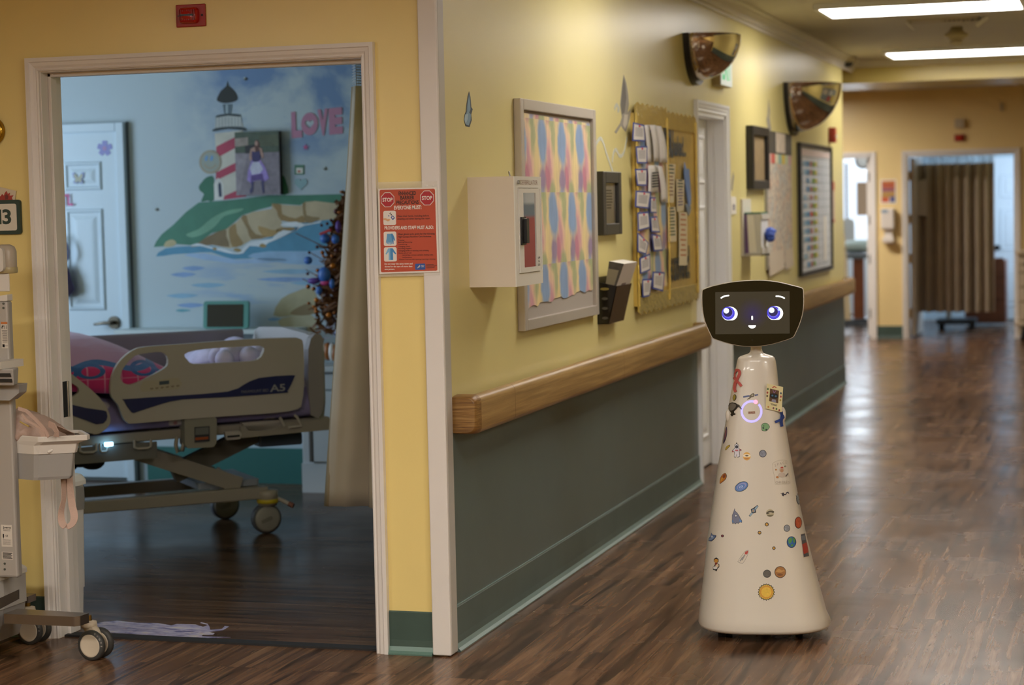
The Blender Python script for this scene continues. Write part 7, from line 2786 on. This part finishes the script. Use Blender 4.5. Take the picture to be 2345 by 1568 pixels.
# beige curtain by the doorway
ty = 7.75
x0t, x0b = on_y(799, 250, ty).x, on_y(736, 1155, ty).x
zb_, zt_ = on_y(780, 1162, ty).z, on_y(812, 197, ty).z
t = thing('privacy_curtain', 'long beige curtain gathered inside the bedroom doorway', 'curtain', (x0t + .1, ty, zb_))
M_beige = pm('beige_curtain_cloth', 'bdb09c', .8, var=.05, vs_=5, sheen=.2)
rows = []
for j in range(25):
    f = j / 24
    row = []
    fwid = .085 + .125 * f
    for i in range(91):
        u = 3.6 * i / 90
        xs = (x0t + (x0b - x0t) * f) + fwid * u * (.9 if u > 1 else 1)
        g_ = abs(math.sin(math.pi * (u * .96 + .06)))
        y = ty + .06 * (1 - g_ ** .8) + .008 * math.sin(11 * u + 5 * f) - .012 * math.exp(-((u - .55 + .3 * f) / .12) ** 2)
        row.append(V((xs, y, zt_ + (zb_ - zt_) * f + .006 * math.sin(u * 3) * f)))
    rows.append(row)
MB().loft(rows, M_beige, closed=False).build('cloth', t, solid=.003)
rowsn = [[V((p.x, p.y, z)) for p in rows[0]] for z in (zt_, zt_ + .25, ZC - .03)]
MB().loft(rowsn, M_net, closed=False).build('net_top', t)
mb = MB()
for row_f in (0, 1):
    pass
hem = [[V((r[0].x + dx, r[0].y - .004 - .012 * (dx > 0), r[0].z)) for dx in (-.001, .022, .045)] for r in rows]
mb.loft(hem, pm('beige_hem', '9f8d70', .8), closed=False)
mb.build('side_hem', t, solid=.003)
mb = MB().box((x0t - .6, ty - .015, ZC - .03), (-2.4, ty + .015, ZC), M_alu)
tag(mb.build('curtain_track'), 'ceiling curtain track inside the bedroom doorway', 'curtain track')


# picture sticker on the bedroom floor
def floor_print():
    g = G('torn_floor_print')
    c = g.coord('Object')
    n = g.noise(g.mapping(c, scale=(14, 40, 1)), 1.0, 5, .65, .5)
    n2 = g.noise(g.mapping(c, scale=(22, 30, 1), loc=(5, 2, 0)), 1.0, 4, .6, .3)
    cc = g.ramp(n, [(.36, rgb('5a5a8c')), (.46, rgb('9a95b8')), (.58, rgb('c4bfd2')), (.72, rgb('cfc6a8'))])
    cc = g.mix(g.ramp(n2, [(.6, 0.0), (.7, .5)]), cc, rgb('b07a78'))
    g.set(g.b.inputs['Base Color'], cc)
    g.b.inputs['Roughness'].default_value = .4
    return g.m


fo = [(215, 1300), (330, 1276), (420, 1270), (560, 1284), (700, 1286), (790, 1302), (830, 1292), (960, 1296), (1010, 1312), (1045, 1300), (990, 1284), (1000, 1280), (1040, 1290), (1055, 1312), (1060, 1332), (1140, 1326), (1160, 1306), (1190, 1310), (1150, 1334), (1050, 1347), (1090, 1356), (1080, 1366), (1010, 1366), (1000, 1376), (1200, 1384), (1010, 1388), (700, 1372), (400, 1352), (215, 1338)]
mb = MB().slab([on_z(130 + x / 3.015, 1000 + y / 3.015, .0006) for x, y in fo], (0, 0, .0006), floor_print())
tag(mb.build('floor_sticker'), 'torn lavender picture sticker on the bedroom floor at the threshold', 'floor sticker')

# ================================================================== PATIENT LIFT AND BIN
LY = 5.98
M_sil = pm('satin_silver', 'a9a39c', .38, .25)
M_grp = pm('lift_grey_plastic', 'a8a39d', .45)
M_grd2 = pm('lift_mid_grey', '97938e', .45)
M_cream = pm('lift_white_plastic', 'cfc8bf', .4)
lift = thing('patient_lift', 'grey mobile patient lift with basket parked beside the doorway', 'patient lift', (-3.75, 6.05, 0))


def lp_(px, py, Y=LY):
    return on_y(px, py, Y)


mx1 = lp_(25, 900).x
mdep = on_x(37, 900, mx1).y - LY
z_top, z_bot = lp_(20, 689).z, .30
mast = MB().box((mx1 - .17, LY, z_bot), (mx1, LY + mdep, z_top), M_sil).build('mast', lift, bevel=.008)
# cap with sloping top
a_ = lp_(25, 672).z
mb = MB()
mb.slab([V((mx1 - .17, LY, z_top)), V((mx1, LY, z_top)), V((mx1, LY, lp_(25, 674).z)), V((mx1 - .17, LY, lp_(25, 692).z + .0))], (0, mdep, 0), M_cream)
mb.build('mast_cap', lift, bevel=.004)
x1 = lp_(30, 640, LY + .05).x
mb = MB().box((x1 - .13, LY + .03, lp_(10, 668).z), (x1, LY + mdep - .01, lp_(10, 627).z), M_cream)
mb.build('inner_mast', lift, bevel=.006)
mb = MB()
zb0, zb1 = lp_(10, 622).z, lp_(10, 567).z
mb.slab([V((x1 - .07 + x, LY + mdep - .02, (zb0 + zb1) / 2 + z)) for x, z in rrect(.13, zb1 - zb0, .014)], (0, -.015, 0), M_cream)
mb.build('back_shield', lift, bevel=.003)
bx = lp_(-4, 600).x
mb = MB().lathe([(0, 0), (.034, .002), (.036, .012), (.036, .075), (.03, .092), (.015, .1), (0, .1)], pm('frosted_bottle', 'b9ac9a', .3, trans=.15), 24, (bx, LY + .05, lp_(0, 628).z))
mb.build('actuator_cover', lift)
MB().lathe([(.0365, .0), (.0375, .002), (.0375, .018), (.0365, .02)], pm('bottle_band', 'a99a70', .3), 24, (bx, LY + .05, lp_(0, 626).z)).build('cover_band', lift)
for py in (695, 705, 1290, 1303):
    p = lp_(8 if py < 900 else 11, py, LY)
    MB().cyl(p + V((0, -.002, 0)), p, .004, pm('screw_dark', '5a5e58', .4, .6), 10).build('screw', lift)


def lift_label(y0, y1, x0, x1_, kind):
    p, q = lp_(x0, y0, LY - .0006), lp_(x1_, y1, LY - .0006)
    x0_, x1q = p.x, min(q.x, mx1 - .003)
    mb = MB().slab([V((x0_, LY - .0003, q.z)), V((x1q, LY - .0003, q.z)), V((x1q, LY - .0003, p.z)), V((x0_, LY - .0003, p.z))], (0, -.0005, 0), pm('label_white', 'c9bfb2', .5))
    h = p.z - q.z
    w = x1q - x0_

    def lb_(u0, v0, u1, v1, m_):
        mb.slab([V((x0_ + w * u0, LY - .0009, p.z - h * v1)), V((x0_ + w * u1, LY - .0009, p.z - h * v1)), V((x0_ + w * u1, LY - .0009, p.z - h * v0)), V((x0_ + w * u0, LY - .0009, p.z - h * v0))], (0, -.0003, 0), m_)
    if kind == 0:
        lb_(0, 0, 1, .085, pm('label_orange', 'b8692a', .5))
        for u0, v0, u1, v1 in ((.16, .11, .26, .14), (.12, .15, .34, .20), (.06, .2, .14, .25), (.30, .14, .46, .17), (.22, .2, .3, .27), (.55, .13, .62, .27), (.8, .13, .86, .27)):
            lb_(u0, v0, u1, v1, M_ink)
        for k in range(12):
            lb_(.12 + .03 * (k % 3), .32 + .04 * k, .95 - .05 * (k % 2), .334 + .04 * k, M_ink)
        lb_(.12, .85, .46, .96, M_ink)
        lb_(.15, .865, .28, .945, MATS['label_white'])
        lb_(.31, .865, .43, .945, MATS['label_white'])
        lb_(.5, .9, .95, .91, M_ink)
    elif kind == 1:
        mb.text('Joerns', V((x0_ + w * .55, LY - .0009, p.z - h * .16)), Xv, Zv, h * .09, M_ink, width=w * .72, bold=.03)
        for k in range(2):
            lb_(.2, .2 + .06 * k, .85, .215 + .06 * k, M_ink)
        lb_(.14, .42, .26, .56, M_ink)
        lb_(.17, .56, .23, .62, M_ink)
        mb.text('CE', V((x0_ + w * .5, LY - .0009, p.z - h * .54)), Xv, Zv, h * .08, M_ink, width=w * .22, bold=.02)
        for k in range(6):
            lb_(.12, .68 + .045 * k, .9 - .1 * (k % 2), .69 + .045 * k, M_ink)
    else:
        for k in range(5):
            lb_(.08, .1 + .17 * k, .95 - .1 * (k % 2), .2 + .17 * k, M_ink)
    mb.build('label_sticker', lift)


lift_label(737, 797, 2, 28, 0)
lift_label(1201, 1252, 2, 29, 1)
lift_label(1263, 1281, 4, 30, 2)
# handle tray
ty0 = LY - .14
tz = on_y(40, 838, ty0).z
tx1 = on_y(50, 840, ty0 + .15).x
mb = MB()
mb.slab([V((tx1 - .4, ty0, tz - .012)), V((tx1 - .012, ty0, tz - .012)), V((tx1, ty0 + .012, tz - .012)), V((tx1 + .005, ty0 + .16, tz - .012)), V((tx1 - .4, ty0 + .16, tz - .012))], (0, 0, .024), M_cream)
mb.build('handle_tray', lift, bevel=.008)
mb = MB()
zt_, zb_ = tz - .012, on_y(30, 884, ty0 + .02).z
xe = on_y(44, 870, ty0 + .1).x
xf = on_y(31, 860, ty0 + .02).x
mb.add([V(p) for p in ((xf - .35, ty0 + .02, zt_), (xf, ty0 + .02, zt_), (xe, ty0 + .1, zt_), (xf - .35, ty0 + .1, zt_), (xf - .36, ty0 + .04, zb_), (xf - .012, ty0 + .04, zb_), (xe - .006, ty0 + .1, zb_), (xf - .35, ty0 + .1, zb_))],
       [(3, 2, 1, 0), (4, 5, 6, 7), (0, 1, 5, 4), (1, 2, 6, 5), (2, 3, 7, 6), (3, 0, 4, 7)], M_grp)
bx_ = mb.build('control_housing', lift, bevel=.004)
for k in range(2):
    f = .32 + .34 * k
    z = zt_ + (zb_ - zt_) * f
    y = ty0 + .02 + .02 * f
    MB().box((xf - .3, y - .0015, z - .008), (xf - .014, y + .01, z + .004), M_black).build('vent_slot', bx_)
mb = MB()
mb.slab([V((xf - .3, ty0 + .09, zb_)), V((xf - .02, ty0 + .09, zb_)), V((xf - .025, ty0 + .09, zb_ - .03)), V((xf - .06, ty0 + .09, zb_ - .055)), V((xf - .3, ty0 + .09, zb_ - .055))], (0, .05, 0), M_grd2)
mb.build('tray_bracket', lift, bevel=.003)

# basket
BY_ = LY - .02


def bk(px, py, dy=0.0):
    return on_y(px, py, BY_ + dy)


rim_f = bk(33, 1003)
rx0, rx1 = bk(31, 1003).x, bk(188, 1010, .25).x
rz1, rz0 = bk(90, 1000).z, bk(90, 1021).z
mb = MB()
PB = V((bk(92, 1010).x, BY_, 0))
dA, dC = V((.938, -.347, 0)), V((.859, .512, 0))
PA = PB - dA * .19
PC = PB + dC * .165
rx1 = PC.x
oz = [PA, PB - dA * .012, PB + dC * .012, PC - dC * .01, PC + V((-.012, .02, 0)), PC + V((-.10, .13, 0)), PA + V((.02, .19, 0))]
rx0 = PA.x + .03
ccx, ccy = (PA.x + rx1) / 2, BY_ + .07
outs = []
for z, k in ((rz1 - .018, 1.0), (rz1 - .004, 1.0), (rz1, .985), (rz1 - .001, .90), (rz1 - .01, .88)):
    outs.append([V((ccx + (p.x - ccx) * k, ccy + (p.y - ccy) * k, z)) for p in oz])
mb.loft(outs, M_cream, cap0=False, cap1=False, smooth=False)
zz = [(rz1 - .018, 1.0), (rz1 - .03, .86), (rz1 - .062, .83)]
mb.loft([[V((rx0 + (p.x - rx0) * k, ccy + (p.y - ccy) * k, z)) for p in oz] for z, k in zz], M_cream, cap0=False, cap1=False, smooth=False)
bkt = mb.build('basket_rim', lift, bevel=.004)
zb2 = bk(90, 1102).z
mb = MB()
mb.loft([[V((rx0 + (p.x - rx0) * k, ccy + (p.y - ccy) * k * .96, z)) for p in oz] for z, k in ((rz1 - .06, .81), (zb2 + .01, .77), (zb2, .74))], M_grd2, cap0=False, cap1=True, smooth=False)
mb.loft([[V((rx0 + (p.x - rx0) * k * .97, ccy + (p.y - ccy) * k * .93, z)) for p in oz] for z, k in ((rz1 - .06, .81), (zb2 + .012, .77))], M_grd2, cap0=False, cap1=True, smooth=False)
mb.build('basket', lift, bevel=.004)
p, q = bk(110, 1036, .03), bk(125, 1026, .05)
MB().tube([p, p.lerp(q, .5), q], [.004, .006, .006], M_cream, 8).build('basket_hook', bkt)

# sling bag in the basket
M_sling = pm('dusty_beige_fabric', 'b0978a', .85, var=.08, vs_=30, bump=.4, bs=120)
sx0, sx1 = bk(36, 980, .1).x, bk(140, 990, .1).x
t = thing('sling_bag', 'folded dusty beige sling bag lying in the lift basket with strap hanging', 'bag', ((sx0 + sx1) / 2, BY_ + .13, rz1 - .06))
mb = MB()
random.seed(9)
top = [(-.01, 935), (.0, 932), (36, 930), (52, 936), (70, 944), (92, 950), (106, 962), (122, 975), (133, 990), (139, 1003)]
rings = []
N = 22
for i in range(N):
    f = i / (N - 1)
    px = 43 + (139 - 43) * f
    tp = None
    for (x0_, y0_), (x1_, y1_) in zip(top[:-1], top[1:]):
        if x0_ <= px <= x1_:
            tp = y0_ + (y1_ - y0_) * (px - x0_) / (x1_ - x0_)
    if tp is None:
        tp = top[-1][1]
    c = bk(px, 1003, .11)
    zt_ = bk(px, tp, .11).z
    zbm = rz1 - .055
    h = zt_ - zbm
    ring = []
    for k in range(20):
        a = 2 * math.pi * k / 20
        rad = 1 + .10 * math.sin(5 * a + f * 14) + .05 * math.sin(9 * a - f * 23)
        ring.append(V((c.x, BY_ + .12 + .085 * math.cos(a) * rad, zbm + h / 2 + h / 2 * math.sin(a) * (rad if math.sin(a) < .9 else 1))))
    rings.append(ring)
mb.loft(rings, M_sling)
mb.build('bundle', t, sub=1)
mb = MB()
for pth, w in (([(42, 935, .02), (60, 940, .02), (82, 960, .02), (100, 980, .015), (112, 1000, .012)], .012), ([(50, 948, .018), (62, 962, .016), (80, 972, .016), (98, 985, .015)], .008),
               ([(112, 970, .03), (122, 975, .02), (130, 988, .015), (128, 1000, .012)], .022), ([(92, 985, .014), (98, 992, .012), (100, 1001, .012)], .018)):
    mb.tube([bk(x, y, d) for x, y, d in pth], .004, pm('sling_webbing', 'bb9f90', .8, bump=.3, bs=300), flat=(w, .004), upv=(0, 0, 1))
mb.build('webbing', t)
mb = MB().tube([bk(46, 965, .025), bk(56, 971, .02), bk(66, 976, .02)], .003, pm('yellow_piping', 'b59a55', .7), 6)
mb.build('piping', t)
mb = MB()
pth = [(128, 978, .06), (150, 988, .09), (163, 996, .13), (165, 1015, .135), (162, 1060, .135), (160, 1100, .135), (164, 1150, .13), (170, 1180, .12), (166, 1198, .10), (152, 1206, .085), (142, 1196, .09), (140, 1172, .1), (146, 1140, .11), (146, 1100, .12), (143, 1060, .13)]
pw = smooth_path([tuple(bk(x, y, d)) for x, y, d in pth], 5)
rings = []
for i, p in enumerate(pw):
    f = i / (len(pw) - 1)
    tw = R(10 + 70 * math.sin(f * 5.5) ** 2)
    tdir = (pw[min(i + 1, len(pw) - 1)] - pw[max(i - 1, 0)]).normalized()
    sd = V((math.cos(tw), math.sin(tw), 0))
    sd = (sd - tdir * sd.dot(tdir))
    if sd.length < .2:
        sd = V((0, 1, 0)) - tdir * tdir.y
    sd.normalize()
    w = .0125
    nn = sd.cross(tdir) * .001
    rings.append([p - sd * w - nn, p + sd * w - nn, p + sd * w + nn, p - sd * w + nn])
mb.loft(rings, MATS['sling_webbing'], smooth=False)
mb.build('hanging_strap', t)

# base
FYl = LY - .06
mb = MB()
bz1 = on_y(20, 1325, FYl).z
xr = on_y(54, 1340, FYl + .22).x
zm = on_y(30, 1405, FYl).z
outl_b = [V((xr - .45, FYl - .08, 0)), V((xr - .10, FYl - .03, 0)), V((xr - .015, FYl + .03, 0)), V((xr, FYl + .09, 0)), V((xr, FYl + .24, 0)), V((xr - .45, FYl + .24, 0))]
mb.loft([[V((p.x, p.y, z)) for p in outl_b] for z in (zm - .005, bz1 - .022)], M_grp, smooth=False)
mb.loft([[V((xr - .2 + (p.x - xr + .2) * k, FYl + .08 + (p.y - FYl - .08) * k, z)) for p in outl_b] for z, k in ((bz1 - .022, 1.02), (bz1 - .004, 1.02), (bz1 + .006, .96))], M_cream, smooth=False)
mb.build('base_cover', lift, bevel=.004)
mb = MB()
zl = on_y(20, 1490, FYl - .02).z
mb.loft([[V((xr - .3 + (p.x - xr + .3) * k, p.y + dy, z)) for p in outl_b] for z, k, dy in ((max(.02, zl), .88, .0), (zl + .06, .96, 0), (zm - .005, .985, 0))], M_grd2, smooth=False)
mb.build('base_skirt', lift, bevel=.006)
mb = MB()
p0, p1, p2, p3 = on_y(-20, 1378, FYl - .07), on_y(44, 1349, FYl + .015), on_y(44, 1371, FYl + .015), on_y(-20, 1405, FYl - .07)
mb.slab([p0, p1, p2, p3], (.0, -.004, .0), pm('dark_leg_slot', '4a4540', .3, .5))
mb.build('leg_slot', lift)
# steel leg
M_leg = pm('brushed_leg_steel', '8c8178', .3, .9)
lz1, lz0 = on_y(100, 1406, LY).z, on_y(100, 1428, LY).z
lx0, lx1 = on_y(8, 1410, LY - .02).x, on_y(202, 1410, LY + .05).x
mb = MB()
mb.slab([V((lx0, LY - .02, lz0)), V((lx1 - .015, LY - .02, lz0)), V((lx1, LY - .005, lz0)), V((lx1 + .004, LY + .05, lz0)), V((lx0, LY + .07, lz0))], (0, 0, lz1 - lz0), M_leg)
mb.build('leg', lift, bevel=.003)


def caster(cx, cy, lean, nm='caster'):
    r = .0525
    c = V((cx, cy, r))
    ax = V((math.cos(lean), math.sin(lean), 0))
    ax = V((-.10, -1, 0)).normalized()
    fork = MB()
    top = V((cx - .035, cy + .02, lz0))
    fork.cyl(top + V((0, 0, -.022)), top + V((0, 0, .002)), .010, M_brass, 12)
    fork.lathe([(.0, 0), (.027, 0), (.028, .006), (.026, .02), (.012, .024)], pm('caster_cream', 'c9bba6', .45), 20, top + V((0, 0, -.04)))
    mid = c - ax * .0
    fork.loft([[top + V((0, 0, -.034)) + V((.026 * math.cos(a), .024 * math.sin(a), 0)) for a in [2 * math.pi * k / 16 for k in range(16)]],
               [top.lerp(c, .5) + V((.0, 0, -.004)) + V((.026 * math.cos(a), .016 * math.sin(a), .008 * math.cos(a))) for a in [2 * math.pi * k / 16 for k in range(16)]],
               [c + V((.004 + .024 * math.cos(a), .013 * math.sin(a), .022 * math.cos(a) * .8)) for a in [2 * math.pi * k / 16 for k in range(16)]]], MATS['caster_cream'])
    k = fork.build(nm, lift)
    for s in (-1, 1):
        o = c + ax * (.026 * s)
        MB().lathe([(.040, -.012), (.048, -.011), (.0525, -.006), (.0525, .006), (.048, .011), (.040, .012)], pm('dark_grey_tyre', '3a3936', .55), 32, o, ax).build('tyre', k)
        MB().lathe([(0, -.0115), (.034, -.011), (.039, -.012), (.041, -.009), (.041, .009), (.039, .012), (.034, .011), (0, .0115)], MATS['caster_cream'], 32, o, ax).build('wheel_disc', k)
    mb = MB()
    o = c + ax * .0385
    e1 = V((ax.y, -ax.x, 0)) * -1
    for i, ch in enumerate('TENTE'):
        a = R(62 - 15 * i)
        pos = o + e1 * (.0455 * math.cos(a)) + V((0, 0, .0455 * math.sin(a)))
        tx = (e1 * math.sin(a) - V((0, 0, math.cos(a))))
        mb.text(ch, pos, tx, (e1 * math.cos(a) + V((0, 0, math.sin(a)))), .006, pm('tyre_print', 'b5b0a8', .6), bold=.02)
    mb.build('tyre_print', k)
    return k


cf = on_z(215, 1512, 0.0)
caster(cf.x - .004, cf.y + .026, 0)
cr = on_z(72, 1476, 0.0)
caster(cr.x - .004, cr.y + .03, 0)
mb = MB()
bbx = cr.x - .04
mb.slab([V((bbx - .25, cr.y + .02, lz0)), V((bbx + .02, cr.y + .02, lz0)), V((bbx + .02, cr.y + .08, lz0)), V((bbx - .25, cr.y + .08, lz0))], (0, 0, .024), M_leg)
mb.build('leg', lift, bevel=.003)

# waste bin behind the door jamb
bc = on_z(205, 1412, 0.0)
t = thing('waste_bin', 'tall white lidded waste bin just inside the bedroom doorway', 'bin', (bc.x - .15, bc.y + .15, 0))
M_bin = pm('white_bin_plastic', 'dedbd7', .45)
zl_ = on_x(205, 1082, bc.x).z - .03
x1_, x0_, y0_, y1_ = bc.x + .0, bc.x - .30, bc.y - .225, bc.y + .0
mb = MB()
rr_ = []
for z, k in ((.0, .93), (.12, .96), (.121, .985), (zl_, 1.03)):
    rr_.append([V(((x0_ + x1_) / 2 + x * k, (y0_ + y1_) / 2 + y * k, z)) for x, y in rrect(x1_ - x0_, y1_ - y0_, .03)])
mb.loft(rr_, M_bin, smooth=False)
mb.build('body', t)
mb = MB()
rr_ = []
for z, k in ((zl_ - .09, 1.045), (zl_ - .05, 1.06), (zl_ - .002, 1.05)):
    rr_.append([V(((x0_ + x1_) / 2 + x * k * (1 + .01 * math.sin(40 * y)), (y0_ + y1_) / 2 + y * k, z + .012 * math.sin(25 * x + 17 * y))) for x, y in rrect(x1_ - x0_, y1_ - y0_, .03)])
mb.loft(rr_, pm('translucent_liner', 'a19f9c', .3, alpha=.75), cap0=False, cap1=False)
mb.build('bin_liner', t)
mb = MB()
rr_ = []
for z, k in ((zl_ - .004, 1.09), (zl_ + .012, 1.09), (zl_ + .032, 1.0), (zl_ + .045, .7)):
    rr_.append([V(((x0_ + x1_) / 2 + x * k, (y0_ + y1_) / 2 + y * k, z)) for x, y in rrect(x1_ - x0_, y1_ - y0_, .03)])
mb.loft(rr_, pm('bin_lid_plastic', 'eceae6', .45), smooth=False)
mb.build('lid', t, bevel=.003)
